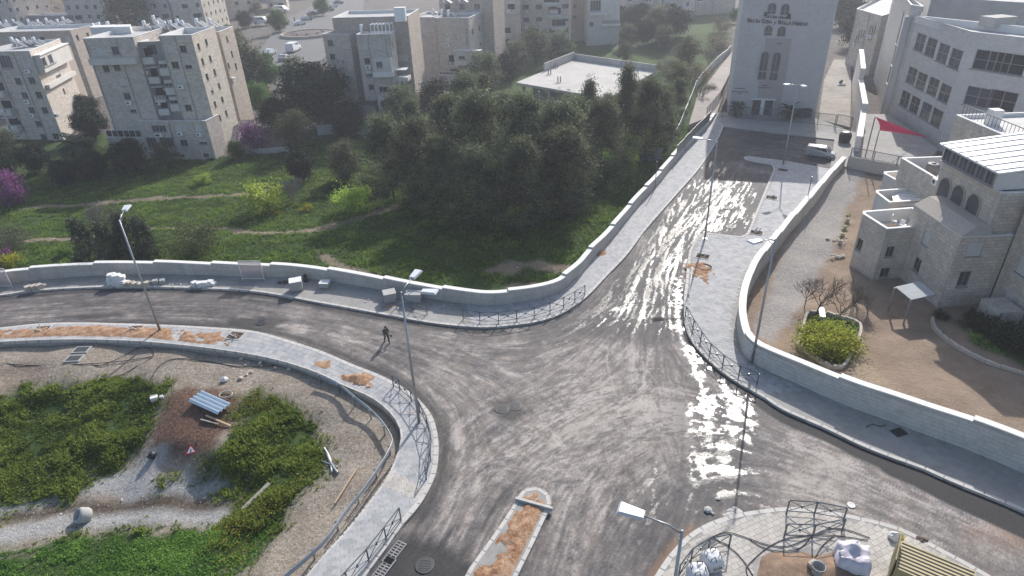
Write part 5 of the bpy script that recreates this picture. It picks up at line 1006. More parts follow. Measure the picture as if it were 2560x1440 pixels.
# awning over the door, porch box
aw = [P2(2238,718,2.4), P2(2278,750,2.4), P2(2338,738,2.4), P2(2300,706,2.4)]
an = empty('door_awning', (*aw[1], 0), 'grey metal porch roof on posts over the door of the old house', 'awning'); MB().prism(aw, [2.35]*4, [2.45, 2.42, 2.5, 2.52], bottom=True).build('roof_sheet', plain('awning_sheet', (.30, .32, .33), .75, .0, var=.2), an)
for p_ in aw[:2]: MB().tube([(*p_, -.2), (*p_, 2.35)], .08, 6).build('post', M_METAL, an)
pb = P2(2415,800,.3); MB().box((38.9, 42.6, .9), (1.9, 2.2, 2.4)).build('porch_box', M_OLD, bO)
# ================================================================ vegetation
M_BARK = plain('bark', (0.10, 0.075, 0.055), 0.9, var=.35, scale=4, bmp=.5); M_BARK2 = plain('pale_bark', (0.26, 0.235, 0.21), 0.9, var=.3, scale=5)
L_PINE = leaf_mat('pine_needles', (0.02, 0.031, 0.017), (0.20, 0.225, 0.12), .35); L_DARK = leaf_mat('dark_leaves', (0.006, 0.014, 0.006), (0.028, 0.045, 0.017), .15); L_GREEN = leaf_mat('green_leaves', (0.03, 0.075, 0.015), (0.13, 0.22, 0.045), .45)
L_LIME = leaf_mat('lime_leaves', (0.14, 0.22, 0.03), (0.48, 0.58, 0.10), .5); L_OLIVE = leaf_mat('olive_leaves', (0.045, 0.055, 0.022), (0.13, 0.14, 0.06), .3); L_MAG = leaf_mat('magenta_blossom', (0.10, 0.035, 0.10), (0.32, 0.11, 0.30), .3); L_JUN = leaf_mat('juniper_leaves', (0.02, 0.032, 0.022), (0.075, 0.09, 0.065), .15)
L_GREYB = leaf_mat('grey_twigs', (0.06, 0.055, 0.05), (0.17, 0.15, 0.13), .15); L_YEL = leaf_mat('yellow_blossom', (0.14, 0.15, 0.02), (0.42, 0.38, 0.04), .35); L_PALM = leaf_mat('palm_leaves', (0.03, 0.055, 0.02), (0.09, 0.12, 0.05), .25); L_GRASS = leaf_mat('grass_blades', (0.045, 0.10, 0.018), (0.22, 0.33, 0.065), .55); L_WEED = leaf_mat('weed_leaves', (0.065, 0.14, 0.026), (0.30, 0.42, 0.08), .55); L_RUST = leaf_mat('russet_twigs', (0.09, 0.06, 0.04), (0.22, 0.155, 0.10), .2)
def leaf_quads(C, rg, a, b, up=0.0):
    n = len(C); nv = rg.normal(size=(n, 3)); nv[:, 2] += up; nv /= np.linalg.norm(nv, axis=1)[:, None]
    t = np.cross(nv, rg.normal(size=(n, 3))); t /= np.linalg.norm(t, axis=1)[:, None]+1e-9; s = np.cross(nv, t)
    A = (a*rg.uniform(.6, 1.3, n))[:, None]*t; B = (b*rg.uniform(.6, 1.3, n))[:, None]*s
    return np.stack([C-A, C-B*.9, C+A, C+B*.9], 1).reshape(-1, 3)
def tubes(mb, pts, r, n=5): mb.tube(pts, r, n)
def crown_mesh(name, mat, seed, kind, H, R, nclu, nleaf, la, lb, base=.25):
    rg = np.random.default_rng(seed); C = []; T = []; lim = []
    for k in range(nclu):
        if kind == 'pine':
            h = base+(1-base)*rg.random()**.8; rad = R*(1.02-h)**PEXP['v']*(.35+.65*rg.random()); th = rg.uniform(0, 6.283)
            c = np.array([rad*math.cos(th), rad*math.sin(th), H*h+.05*rad]); sp = np.array([.13, .13, .10])*R*rg.uniform(.6, 1.4); lim.append((np.array([0, 0, H*h*.88]), c))
        elif kind == 'cone':
            h = .03+.97*rg.random(); rad = R*(1.03-h)**.8*(.6+.4*rg.random()); th = rg.uniform(0, 6.283); c = np.array([rad*math.cos(th), rad*math.sin(th), H*h]); sp = np.array([.16, .16, .30])*R*rg.uniform(.7, 1.2)
        elif kind == 'bush':
            d = rg.normal(size=3); d /= np.linalg.norm(d); d *= rg.random()**.35; c = np.array([d[0]*R, d[1]*R, H*(.48+.45*d[2])]); sp = np.array([.2, .2, .17])*R*rg.uniform(.7, 1.3); lim.append((np.array([0, 0, 0]), c))
        else:
            d = rg.normal(size=3); d /= np.linalg.norm(d); d *= rg.random()**.4; hh = base+(1-base)*.5; c = np.array([d[0]*R, d[1]*R, H*(hh+(1-base)*.5*d[2])]); sp = np.array([.2, .2, .15])*R*rg.uniform(.6, 1.3); lim.append((np.array([0, 0, H*base*.9]), c))
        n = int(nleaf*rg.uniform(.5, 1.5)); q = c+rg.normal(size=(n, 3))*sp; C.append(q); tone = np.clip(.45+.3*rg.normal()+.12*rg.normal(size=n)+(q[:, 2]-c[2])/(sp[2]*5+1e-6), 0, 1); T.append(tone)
    C = np.concatenate(C); T = np.concatenate(T); ok = C[:, 2] > .03; C = C[ok]; T = T[ok]
    V = leaf_quads(C, rg, la, lb, .25); return quads_mesh(name, V, mat, 4, np.repeat(T, 4)), lim
PEXP = {'v': .55}
def make_tree(name, mat, seed, kind, H, R, nclu, nleaf, la, lb, base=.25, bark=M_BARK, tr=.14):
    cm, lim = crown_mesh('crown', mat, seed, kind, H, R, nclu, nleaf, la, lb, base); m = MB(); rg = random.Random(seed)
    top = H*(.93 if kind in ('pine', 'cone') else base+.35*(1-base)); m.tube([(0, 0, -.4), (rg.uniform(-.1, .1), rg.uniform(-.1, .1), top*.5), (rg.uniform(-.15, .15), rg.uniform(-.15, .15), top)], [tr, tr*.7, tr*.2], 7)
    for s_, e_ in lim[:26 if kind != 'bush' else 12]: m.tube([s_, (s_+e_)/2+np.array([0, 0, .15]), e_], [tr*.3, tr*.2, tr*.06], 4, cap=False)
    r = bpy.data.objects.new(name, None); COL.objects.link(r); kid(r, 'trunk', m, bark, True); o = bpy.data.objects.new('crown', cm); COL.objects.link(o); o.parent = r; return r
def branch_tree(name, seed, H, mat, depth=4, spread=.6, r0=.09, n0=4):
    rg = random.Random(seed); m = MB()
    def rec(p, d, l, r, k):
        q = p+d*l; mid = p+d*l*.5+Vector((rg.uniform(-1, 1), rg.uniform(-1, 1), rg.uniform(-.3, .5)))*l*.08; m.tube([p, mid, q], [r, r*.8, r*.6], 4 if k < 3 else 3, cap=False)
        if k == 0: return
        for _ in range(3 if k > 1 else 4):
            v_ = (d+Vector((rg.uniform(-1, 1), rg.uniform(-1, 1), rg.uniform(-.35, .8)))*spread).normalized(); rec(p+d*l*rg.uniform(.5, 1), v_, l*rg.uniform(.6, .88), r*.58, k-1)
    r = bpy.data.objects.new(name, None); COL.objects.link(r); l0 = H*.34
    for k in range(n0): a = rg.uniform(0, 6.28); rec(Vector((0, 0, -.2)), Vector((math.cos(a)*.35, math.sin(a)*.35, 1)).normalized(), l0, r0, depth)
    kid(r, 'branches', m, mat); return r
used = {}
def put(proto, px, py, sc, label, cat='tree', group=None, rz=None, xyz=None, z=None):
    first = not used.get(proto.name); o = proto if first else copy_tree(proto); used[proto.name] = True
    p = xyz if xyz is not None else (G(px, py) if z is None else P(px, py, z)); place(o, p, random.uniform(0, 6.28) if rz is None else rz, sc); tag(o, label, cat, group); return o
PINES = []
for k in range(4): PEXP['v'] = (.42, .6, .5, .95)[k]; PINES.append(make_tree('pine_tree', L_PINE, 100+k, 'pine', 11.5, (4.6, 4.8, 4.2, 4.3)[k], 88, 140, .22, .07, .07))
PEXP['v'] = .55
lab_p = ['tall grey-green pine at the left edge of the grove with its bare trunk showing','pine at the near left of the grove overhanging the sunlit path','pine in the middle of the grove behind the near left ones','large pine at the centre of the grove','tall pine standing highest at the back of the grove','pine at the near centre of the grove above the dark undergrowth','pine at the right shoulder of the grove facing the lane','pine behind the centre of the grove below the concrete slab','slender pine in front of the concrete slab, left one','tall pine in front of the concrete slab with two leaders','bushy pine right of the concrete slab','pine nearest the lane wall at the right end','pine at the far left back of the grove near the apartment block','broad pine filling the right flank of the grove','low pine between the slab and the lane wall','young pine at the left back edge of the grove','pine behind the grove left of the slab','pine on the near right rim over the deep shade','pine pressed against the middle right of the grove','small pine beside the site fence','low broad pine at the front of the grove, leftmost','broad pine at the front of the grove, second from the left','broad pine at the front of the grove above the brown clearing','broad pine at the front right of the grove beside the lane wall','short pine hiding the front edge of the slab, left','short pine hiding the front edge of the slab, right']
pn = [(985,500,.95),(1060,505,1.0),(1130,455,1.05),(1205,505,1.15),(1265,445,1.05),(1310,520,1.15),(1400,510,1.12),(1345,425,.85),(1470,385,.85),(1560,385,.98),(1610,400,.85),(1650,380,.75),(1170,385,.95),(1440,470,.95),(1655,335,.65),(1045,425,.85),(1215,360,.85),(1365,540,.9),(1500,450,.85),(1690,300,.55),(1105,545,.85),(1205,570,.9),(1310,575,.92),(1420,545,.9),(1425,345,.62),(1520,345,.6)]
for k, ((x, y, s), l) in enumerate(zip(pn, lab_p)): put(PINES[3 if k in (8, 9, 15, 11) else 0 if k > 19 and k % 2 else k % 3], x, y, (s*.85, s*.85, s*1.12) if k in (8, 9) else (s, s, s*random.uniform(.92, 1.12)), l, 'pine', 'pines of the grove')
BRO = [make_tree('leafy_tree', L_DARK, 201, 'round', 11, 4.6, 110, 150, .26, .17, .05), make_tree('leafy_tree', L_GREEN, 202, 'round', 8, 3.1, 60, 140, .18, .12, .14), make_tree('leafy_tree', L_OLIVE, 203, 'round', 8, 3.2, 60, 110, .17, .1, .12), make_tree('leafy_tree', L_PINE, 205, 'round', 9, 3.6, 80, 120, .2, .11, .08)]
D_, Gr, Ol, Pi = BRO
for pr, x, y, s, l in ((D_,800,318,1.1,'big dark evergreen tree left of the centre apartment block'),(Gr,655,290,.8,'bright green rounded tree beside the sunlit apartment flank'),(Pi,625,235,1.25,'tall grey-green tree below the street retaining wall, left'),(Gr,668,225,1.0,'green tree below the street retaining wall, next to the tall one'),(Ol,745,385,.9,'grey-green tree near the white yard fence'),(Pi,745,215,.7,'small dark tree above the retaining wall'),(Gr,700,85,.9,'light green street tree beside the roundabout planting'),(Gr,808,40,.8,'pale green street tree above the parked cars'),(Ol,325,98,2.0,'large olive-green tree between the far apartment blocks'),
   (Pi,30,440,.8,'dark tree under the left apartment block, leftmost'),(D_,100,430,.42,'dark low tree under the left apartment block, second from the left'),(D_,330,432,.5,'dark round tree before the terrace annexe'),(Ol,425,425,.55,'small grey tree before the annexe wall'),(Pi,870,455,.65,'dark small tree at the meadow edge left of the grove'),(Gr,595,400,.4,'small green tree by the pergola'),(D_,240,452,.42,'dark shrubby tree between the palm and the annexe'),
   (Pi,1010,330,.9,'dark tree at the foot of the centre apartment block'),(D_,1100,300,.7,'dark tree between the two centre apartment blocks'),(Pi,1215,240,1.0,'grey-green tree beside the narrow stone block'),(Ol,1340,160,1.1,'tall loose tree before the balconied apartments'),(Pi,1400,165,.9,'dark tree before the balconied apartments, right one'),(D_,1270,200,.55,'low dark tree at the foot of the narrow stone block'),(D_,1590,85,.8,'dark tree mass before the distant apartments, left'),(Pi,1640,100,1.0,'dark grey-green tree before the distant apartments, middle'),(D_,1690,90,.75,'dark tree before the distant apartments, right'),(Pi,1570,120,.7,'low dark tree behind the slab parapet'),(Ol,1720,170,.8,'olive tree beside the site fence, upper'),(Ol,1690,240,.8,'olive tree beside the site fence, lower'),(Pi,1640,290,.6,'dense tree under the site fence, by the slab'),(Gr,1835,60,.6,'green tree peeping out left of the stone hall'),(Ol,1560,160,.7,'olive tree right behind the slab parapet'),(D_,2135,120,.8,'dark tree behind the alley right of the hall'),(D_,2110,70,.9,'dark tree further up the alley behind the hall'),
   (D_,1225,120,.7,'dark tree in the gap between the centre apartment blocks, lower'),(D_,1222,60,.8,'dark tree in the gap between the centre apartment blocks, upper'),(D_,1610,110,.6,'dark tree in the shaded plot beyond the slab, left'),(Pi,1660,125,.7,'dark tree in the shaded plot beyond the slab, right'),(D_,1560,70,.6,'dark tree at the corner of the pale smooth block'),(D_,1400,190,.5,'low dark tree by the slab back corner'),(Pi,1290,180,.8,'grey-green tree between the narrow block and the slab'),
   (D_,238,350,.55,'added dark tree standing in for shade between the two left apartment blocks, nearer'),(D_,222,305,.5,'added dark tree standing in for shade between the two left apartment blocks, farther'),  # both dark trees are added to stand in for the shaded gap
   (D_,615,70,.5,'dark bush-like tree left of the minibuses'),(Ol,640,40,.6,'olive tree behind the minibuses'),(Gr,575,95,.5,'green tree on the bank below the far street'),(Ol,600,120,.6,'olive tree on the bank below the far street'),
   (D_,0,470,.4,'dark low tree at the very left edge of the park'),(D_,170,462,.38,'dark low tree in front of the palm'),(D_,700,330,.6,'dark tree left of the big evergreen'),(D_,870,345,.6,'dark tree against the lower floors of the centre block'),(D_,760,450,.4,'dark bush-like tree in the shade of the meadow'),(Pi,1430,250,.5,'dark tree under the left corner of the slab')):
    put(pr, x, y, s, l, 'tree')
BU = [make_tree('shrub', L_LIME, 301, 'bush', 2.6, 1.7, 26, 120, .10, .06, tr=.05), make_tree('shrub', L_OLIVE, 302, 'bush', 3.2, 2.4, 34, 120, .10, .05, tr=.05), make_tree('shrub', L_YEL, 303, 'bush', 1.2, .9, 14, 110, .07, .05, tr=.03), make_tree('shrub', L_MAG, 304, 'bush', 4.2, 2.3, 30, 110, .12, .09, tr=.08), make_tree('shrub', L_GREYB, 305, 'bush', 3.0, 2.2, 26, 110, .16, .025, tr=.05), make_tree('shrub', L_GREEN, 306, 'bush', 1.8, 1.4, 20, 110, .10, .06, tr=.04), make_tree('shrub', L_RUST, 307, 'bush', 4.0, 2.6, 30, 100, .22, .03, tr=.06)]
bl, bo, by, bm, bg_, bgr, bru = BU
for pr, x, y, s, l in ((bl,668,530,1.6,'lime-green shrub in the middle of the sunlit meadow'),(bl,885,530,1.45,'lime-green shrub beside the grove at the meadow path'),(bl,510,462,.7,'small lime-green shrub at the edge of the shade'),(bo,487,628,1.25,'large grey-olive rounded shrub near the wall'),(by,768,528,.8,'yellow-flowering shrub right of the lime shrub'),(by,692,540,.6,'little yellow-flowering shrub at the foot of the lime shrub'),(by,240,580,1.0,'yellow-green shrub behind the junipers'),(by,30,665,1.3,'yellow-flowering shrub by the left end of the wall'),(bm,648,378,1.2,'bright magenta Judas tree shrub near the pergola'),(bm,28,515,1.15,'dark purple blossoming shrub at the left edge'),(bm,0,668,.6,'small purple blossoming shrub at the wall end'),(bg_,265,560,.9,'grey leafless shrub behind the street lamp'),(bg_,40,620,.9,'grey-brown shrub at the left edge of the meadow'),(bgr,160,640,.5,'low green shrub near the wall, left'),(bgr,600,385,.6,'green shrub below the pergola'),
   (bgr,905,485,.7,'small green shrub behind the lime shrub'),(bo,930,470,.7,'grey-green shrub at the grove rim'),(bru,1790,130,1.2,'russet leafless shrub next to the hall, upper'),(bru,1745,200,1.0,'russet leafless shrub by the site fence, middle'),(bg_,1700,150,1.2,'grey leafless shrub among the trees by the slab'),(bru,1800,80,1.2,'russet leafless thicket beside the hall, topmost'),(bg_,1660,180,1.0,'grey leafless shrub behind the slab corner'),(bo,1770,235,.7,'olive shrub hanging over the site fence'),(bl,1660,372,.5,'lime shrub between the wall and the site fence'),(bru,960,420,.8,'brown leafless shrub at the back of the meadow'),(bgr,830,470,.6,'green shrub in the shaded meadow')):
    put(pr, x, y, s, l, 'shrub')
JU = make_tree('juniper', L_JUN, 401, 'cone', 3.6, 1.25, 34, 120, .13, .035, tr=.07)
for x, y, s, l in ((228,660,1.4,'pointed dark juniper, leftmost of the clump by the wall'),(285,664,1.35,'dark juniper in the middle of the clump'),(335,660,1.5,'dark juniper behind the lamp post'),(375,652,1.35,'dark juniper at the right end of the clump')): put(JU, x, y, s, l, 'juniper')
# cypresses among the distant apartments
CY = make_tree('cypress', L_DARK, 402, 'cone', 9, .8, 34, 90, .16, .06, tr=.1)
for x, y, l in ((1638,45,'slim dark cypress against the distant apartments, left'),(1652,48,'slim dark cypress against the distant apartments, right')): put(CY, x, y, 1.0, l, 'cypress')
# bare trees
BT = [branch_tree('bare_tree', 501, 5.0, M_BARK2), branch_tree('bare_tree', 502, 5.6, M_BARK, 5, .8, .08, 2), branch_tree('bare_tree', 503, 4.0, M_BARK2, 4, .5, .05, 7)]
for pr, x, y, s, l in ((BT[0],735,505,.9,'pale bare tree in the meadow behind the lime shrub'),(BT[1],2035,795,.85,'reddish bare tree at the planter corner by the old house'),(BT[1],2085,815,.75,'crooked bare tree leaning over the planter'),(BT[1],2010,770,.6,'small bare tree nearest the yard wall'),(BT[2],2135,760,.75,'heap of bare brushwood beside the terrace house'),(BT[2],2170,785,.65,'cut bare branches lying near the porch'),(BT[0],1750,260,.9,'bare grey tree rising through the site fence scrub'),(BT[0],1700,215,1.0,'bare grey tree behind the pines near the fence'),(BT[2],1770,170,1.3,'wide bare thicket right of the slab'),(BT[0],1080,300,1.0,'bare tree in the shade between the centre blocks'),(BT[0],1150,290,1.2,'bare grey tree left of the narrow stone block'),(BT[2],250,560,.8,'pale bare twigs behind the junipers')): put(pr, x, y, s, l, 'bare tree')
# palms
def make_palm(seed, H, fl, nf):
    rg = random.Random(seed); r = bpy.data.objects.new('palm_tree', None); COL.objects.link(r); m = MB(); m.tube([(0, 0, -.3), (.05, 0, H*.5), (.08, 0, H)], [.3, .24, .2], 8); kid(r, 'trunk', m, M_BARK, True); V = []; T = []
    for k in range(nf):
        a = rg.uniform(0, 6.28); el = rg.uniform(-.5, 1.25); L = fl*rg.uniform(.8, 1.1); p = Vector((.08, 0, H)); d = Vector((math.cos(a)*math.cos(el), math.sin(a)*math.cos(el), math.sin(el))); sd = Vector((-math.sin(a), math.cos(a), 0))
        for i in range(10):
            q = p+d*L/10; w_ = .32*math.sin(math.pi*(i+1.2)/11.5)+.03
            for sg in (-1, 1):
                drop = Vector((0, 0, -.16*fl/2)); V += [tuple(p), tuple(p.lerp(q, .8)), tuple(p.lerp(q, .9)+sd*sg*w_*fl/2.2+drop*.6), tuple(p+sd*sg*w_*fl/2.2+drop*.6)]; T += [rg.random()]*4
            p = q; d = (d+Vector((0, 0, -.16))).normalized()
    o = bpy.data.objects.new('crown', quads_mesh('crown', np.array(V), L_PALM, 4, T)); COL.objects.link(o); o.parent = r; return r
put(make_palm(1, 3.6, 3.4, 70), 215, 418, 1.0, 'big fan of palm fronds beside the left apartment blocks', 'palm')
pp = make_palm(2, 1.3, 2.0, 34)
put(pp, 1838, 290, .9, 'small palm at the left corner of the hall entrance', 'palm', z=.1); put(pp, 1972, 297, 1.0, 'wide low palm right of the hall entrance', 'palm', z=.1)
# planter shrub in the yard, hedge
pl_s = make_tree('shrub', leaf_mat('mustard_leaves', (0.10, 0.13, 0.015), (0.48, 0.48, 0.06), .45), 308, 'bush', 1.9, 1.9, 60, 150, .08, .06, tr=.03); put(pl_s, 2068, 872, (1.1, 1.15, .95), 'yellow-green flowering shrub filling the kerbed planter', 'shrub')
hd = make_tree('shrub', L_DARK, 309, 'bush', 1.8, 1.3, 26, 120, .09, .06, tr=.04)
for x, y, s, l in ((2435,812,.7,'dark hedge shrub before the old house, left end'),(2480,835,.85,'dark hedge shrub before the old house, second'),(2525,860,.95,'dark hedge shrub before the old house, third'),(2575,885,1.0,'dark hedge shrub before the old house at the frame edge'),(2350,795,.4,'little dark shrub by the porch box')): put(hd, x, y, s, l, 'shrub')
# ---------------------------------------------------------------- grass and weeds (uncountable)
def sample(mask_poly_fn, n, box, rg):
    x = rg.uniform(box[0], box[1], n); y = rg.uniform(box[2], box[3], n); return x, y
def grid_val(A, x, y):
    i = np.clip(np.searchsorted(ay, y)-1, 0, len(ay)-2); j = np.clip(np.searchsorted(ax, x)-1, 0, len(ax)-2)
    fy = (y-ay[i])/(ay[i+1]-ay[i]); fx = (x-ax[j])/(ax[j+1]-ax[j]); return (A[i, j]*(1-fx)+A[i, j+1]*fx)*(1-fy)+(A[i+1, j]*(1-fx)+A[i+1, j+1]*fx)*fy
def tufts(name, n, box, hmin, hmax, mat, wd, seed, region=None, tall=None, thr=.5, nb=3):
    rg = np.random.default_rng(seed); x = rg.uniform(box[0], box[1], n); y = rg.uniform(box[2], box[3], n); m = grid_val(m_grass, x, y); hsv = grid_val(hs, x, y)
    k = (m > thr+.5*(rg.random(n)-.5)) & (hsv > .55) & (fbm(x, y, .9, seed+40, 2) > .34) | ((m > .04) & (rg.random(n) < .06) & (hsv > .5))
    if region is not None: k &= region(x, y)
    x = x[k]; y = y[k]; z = grid_val(tz, x, y); n = len(x); clump = fbm(x, y, 1.3, seed, 2); big = fbm(x, y, 5.0, seed+3, 2); h = (hmin+(hmax-hmin)*np.clip((clump-.3)*2.2, 0, 1))*rg.uniform(.6, 1.2, n)*np.clip(.3+grid_val(m_grass, x, y), 0, 1); V = []; tone = np.clip(.45+1.3*(clump-.5)+.9*(big-.5)+.18*rg.normal(size=n), 0, 1)
    for b_ in range(nb):
        th = rg.uniform(0, 6.283, n); ln = rg.uniform(.25, .9, n); dx, dy = np.cos(th), np.sin(th); w_ = wd*rg.uniform(.6, 1.3, n); px, py = -dy*w_, dx*w_; ox, oy = rg.normal(0, .06, n), rg.normal(0, .06, n)
        b0 = np.stack([x+ox-px, y+oy-py, z-.02], -1); b1 = np.stack([x+ox+px, y+oy+py, z-.02], -1); t_ = np.stack([x+ox+dx*h*ln+px*.5, y+oy+dy*h*ln+py*.5, z+h*(1-.3*ln)], -1); t2 = np.stack([x+ox+dx*h*ln*.9-px*.5, y+oy+dy*h*ln*.9-py*.5, z+h*(.92-.3*ln)], -1); V.append(np.stack([b0, b1, t_, t2], 1))
    V = np.stack(V, 1).reshape(-1, 3); T_ = np.repeat(tone, 4*nb); kk = rg.random(n) < .75; C = np.stack([x, y, z+h*rg.uniform(.35, .85, n)], -1)[kk]+rg.normal(0, .05, (kk.sum(), 3)); V2 = leaf_quads(C, rg, wd*1.9, wd*1.5, 1.6)
    return tag(link(name, quads_mesh(name, np.concatenate([V, V2]), mat, 4, np.concatenate([T_, np.repeat(np.clip(tone[kk]+.15, 0, 1), 4)]))), kind='stuff')
yI = lambda x, y: grid_val(m_low, x, y) > .5
tufts('meadow_grass', 120000, (-75, 30, 55, 112), .12, .42, L_GRASS, .045, 11, lambda x, y: grid_val(m_low, x, y) < .5)
lowg = GL([(-300,1500),(0,1385),(200,1345),(400,1330),(560,1315),(640,1330),(700,1290),(640,1400),(560,1470),(0,1700),(-300,1700)])
yL = lambda x, y: inside(lowg, x, y)
tufts('verge_weeds', 120000, (-48, -8, 14, 44), .06, .5, L_WEED, .045, 12, lambda x, y: yI(x, y) & ~yL(x, y), thr=.6)
tufts('verge_grass', 130000, (-40, -8, 14, 36), .05, .24, leaf_mat('lush_grass', (0.08, 0.17, 0.03), (0.26, 0.40, 0.085), .55), .035, 14, lambda x, y: yI(x, y) & yL(x, y))
tufts('planter_weeds', 6000, (20, 36, 30, 50), .1, .35, L_WEED, .04, 13, lambda x, y: grid_val(m_yard, x, y) > .5)
rg = np.random.default_rng(15)
def flowers(name, px, n, sp, seed):
    c = np.array([G(x, y)[:2] for x, y in px]); rg = np.random.default_rng(seed); k = rg.integers(0, len(c), n); x = c[k, 0]+rg.normal(0, sp, n); y = c[k, 1]+rg.normal(0, sp, n); m = (grid_val(m_grass, x, y) > .4) & (grid_val(hs, x, y) > .5); x, y = x[m], y[m]; z = grid_val(tz, x, y)+rg.uniform(.25, .6, len(x)); V = leaf_quads(np.stack([x, y, z], -1), rg, .045, .045, 1.0); tag(link(name, quads_mesh(name, V, L_YEL, 4, np.repeat(rg.random(len(x)), 4))), kind='stuff')
flowers('yellow_wildflowers', [(640,1000),(655,1010),(590,1320),(640,1300),(560,1350),(700,1260),(600,1400),(440,1180),(480,1175),(770,1230)], 2600, .7, 16)
flowers('meadow_wildflowers', [(765,520),(690,535),(800,450),(780,470),(700,440),(240,575),(40,650),(850,560)], 900, 1.0, 17)
# ================================================================ street furniture
M_POLE = plain('galvanised_pole', (0.36, 0.37, 0.38), 0.38, 0.75, var=.12, scale=2); M_HEAD = plain('lamp_head', (0.62, 0.64, 0.66), .35, .1, var=.06); M_RAIL = plain('railing_paint', (0.15, 0.165, 0.175), .4, .5, var=.15); M_GALV = plain('guardrail_steel', (0.42, 0.44, 0.45), .35, .85, var=.12)
M_BLUE = plain('cable_black', (0.02, 0.02, 0.022), .55, var=.2)
me_pole = MB().tube([(0, 0, 0), (0, 0, 3), (0, 0, 10.4)], [.11, .095, .055], 10).mesh('pole', M_POLE, True); me_base = MB().box((0, 0, .02), (.42, .42, .04)).mesh('base_plate', M_POLE)
def arm_mesh(): return MB().tube([(0, 0, 10.25), (.5, 0, 10.5), (1.45, 0, 10.62)], [.04, .036, .032], 8).mesh('arm', M_POLE, True)
me_arm = arm_mesh(); me_brace = MB().tube([(0, 0, 9.85), (.75, 0, 10.52)], .02, 6).mesh('brace', M_POLE)
_h = MB(); _h.hexa([(1.38, -.2, 10.55), (2.38, -.29, 10.66), (2.38, .29, 10.66), (1.38, .2, 10.55), (1.4, -.17, 10.71), (2.3, -.24, 10.77), (2.3, .24, 10.77), (1.4, .17, 10.71)]); me_head = _h.mesh('lamp_head', M_HEAD)
_h = MB(); _h.add([(1.75, -.13, 10.592), (1.75, .13, 10.592), (2.3, .15, 10.648), (2.3, -.15, 10.648)], [(0, 1, 2, 3)]); me_lens = _h.mesh('lens', plain('lamp_lens', (.8, .8, .78), .2, var=.03))
_b = MB(); _b.tube([(0, 0, 1.1), (0, 0, 1.16)], .105, 10); me_band = _b.mesh('clamp_band', M_METAL)
def lamp(bx, heads, label, z=ZP, xy=None, rzs=None):
    p = P(*bx, z) if xy is None else np.array([*xy, z]); r = empty('street_lamp', p, label, 'street lamp')
    def k(n, me): o = bpy.data.objects.new(n, me); COL.objects.link(o); o.parent = r; return o
    k('pole', me_pole); k('base_plate', me_base); k('clamp_band', me_band)
    for i, h in enumerate(heads):
        q = P(*h, z+10.65); a = math.atan2(q[1]-p[1], q[0]-p[0]) if rzs is None else rzs[i]
        for n, me in (('arm', me_arm), ('brace', me_brace), ('lamp_head', me_head)):
            o = k(n, me); o.rotation_euler = (0, 0, a)
            if n == 'lamp_head': l = bpy.data.objects.new('lens', me_lens); COL.objects.link(l); l.parent = o
    return r
lamp((400,826), [(317,518)], 'tall grey street lamp on the earth-strewn bend pavement at left'); lamp((1048,1055), [(1036,688),(1062,728)], 'grey two-headed street lamp at the pavement bend beside the walking person'); lamp((1762,596), [(1748,346)], 'street lamp at the lower corner of the lane island, its head turned left'); lamp((1958,410), [(1964,212),(2002,211)], 'two-headed street lamp at the top of the lane before the hall'); lamp((1880,906), [(1903,600)], 'street lamp against the curved yard wall on the right')
tp = P(1706,1322,10.5+ZP); lamp(None, [(1600,1285)], 'foreground street lamp at the bottom, its white head seen from above', xy=tp[:2])
for b_, t_, l in (((1637,474),3.6,'thin dark post beside the park wall on the lane'),((2016,508),3.2,'thin dark post beside the lane island wall')):
    p = P(*b_, ZP); r = empty('sign_post', p, l, 'post'); kid(r, 'pole', MB().tube([(0, 0, 0), (0, 0, t_)], .045, 6), M_RAIL); kid(r, 'cap', MB().box((0, 0, t_+.02), (.12, .12, .04)), M_RAIL)
def bar(m, a, b, w=.045): m.tube([a, b], w/1.6, 4)
def railing(pts, label, h=1.05, z=ZP, double=True, world=None, mat=None):
    pl = [P(x, y, z) for x, y in pts] if world is None else world; r = empty('pedestrian_railing', pl[0], label, 'railing', 'X-braced pedestrian railings'); mat = mat or M_RAIL; o = np.array(pl[0])
    for p in pl: kid(r, 'post', MB().box(tuple(p-o+[0, 0, h/2]), (.07, .07, h), random.random()*.2), mat)
    for a, b in zip(pl[:-1], pl[1:]):
        a = a-o; b = b-o; up = lambda q, hh: (q[0], q[1], q[2]+hh)
        for nm, h0, h1 in (('top_rail', h, h), ('bottom_rail', .18, .18), ('cross_brace', .18, h-.04), ('cross_brace', h-.04, .18)):
            m = MB(); bar(m, up(a, h0), up(b, h1), .06 if nm == 'top_rail' else .04); kid(r, nm, m, mat)
        m = MB(); c = (a+b)/2; m.tube([(c[0], c[1], c[2]+.5), (c[0], c[1], c[2]+.72)], .05, 6); kid(r, 'boss', m, mat)
    return r
railing([(1158,799),(1200,807),(1247,807),(1292,802),(1336,794),(1375,782),(1409,769),(1437,754),(1462,738)], 'long curved railing on the inner corner of the park pavement')
railing([(1713,792),(1732,826),(1751,856),(1774,887),(1806,917),(1846,944),(1892,963)], 'curved railing along the right-hand kerb below the lane island')
railing([(984,967),(1000,976),(1029,1003),(1050,1032),(1068,1067),(1078,1104),(1077,1153),(1066,1198)], 'curved railing around the nearer pavement bend with lattice shadows')
railing([(1003,1301),(966,1350),(923,1405),(871,1462),(835,1500)], 'straight railing at the bottom beside the drain gratings')
railing([(1822,1368),(1770,1378),(1727,1404),(1696,1445)], 'bent railing behind the white bulk bags at the bottom')
railing([(1960,1342),(2030,1345),(2104,1330)], 'nearer of the two railing panels on the near corner pavement')
railing([(1966,1283),(2035,1288),(2108,1302)], 'farther of the two railing panels, along the near corner kerb')
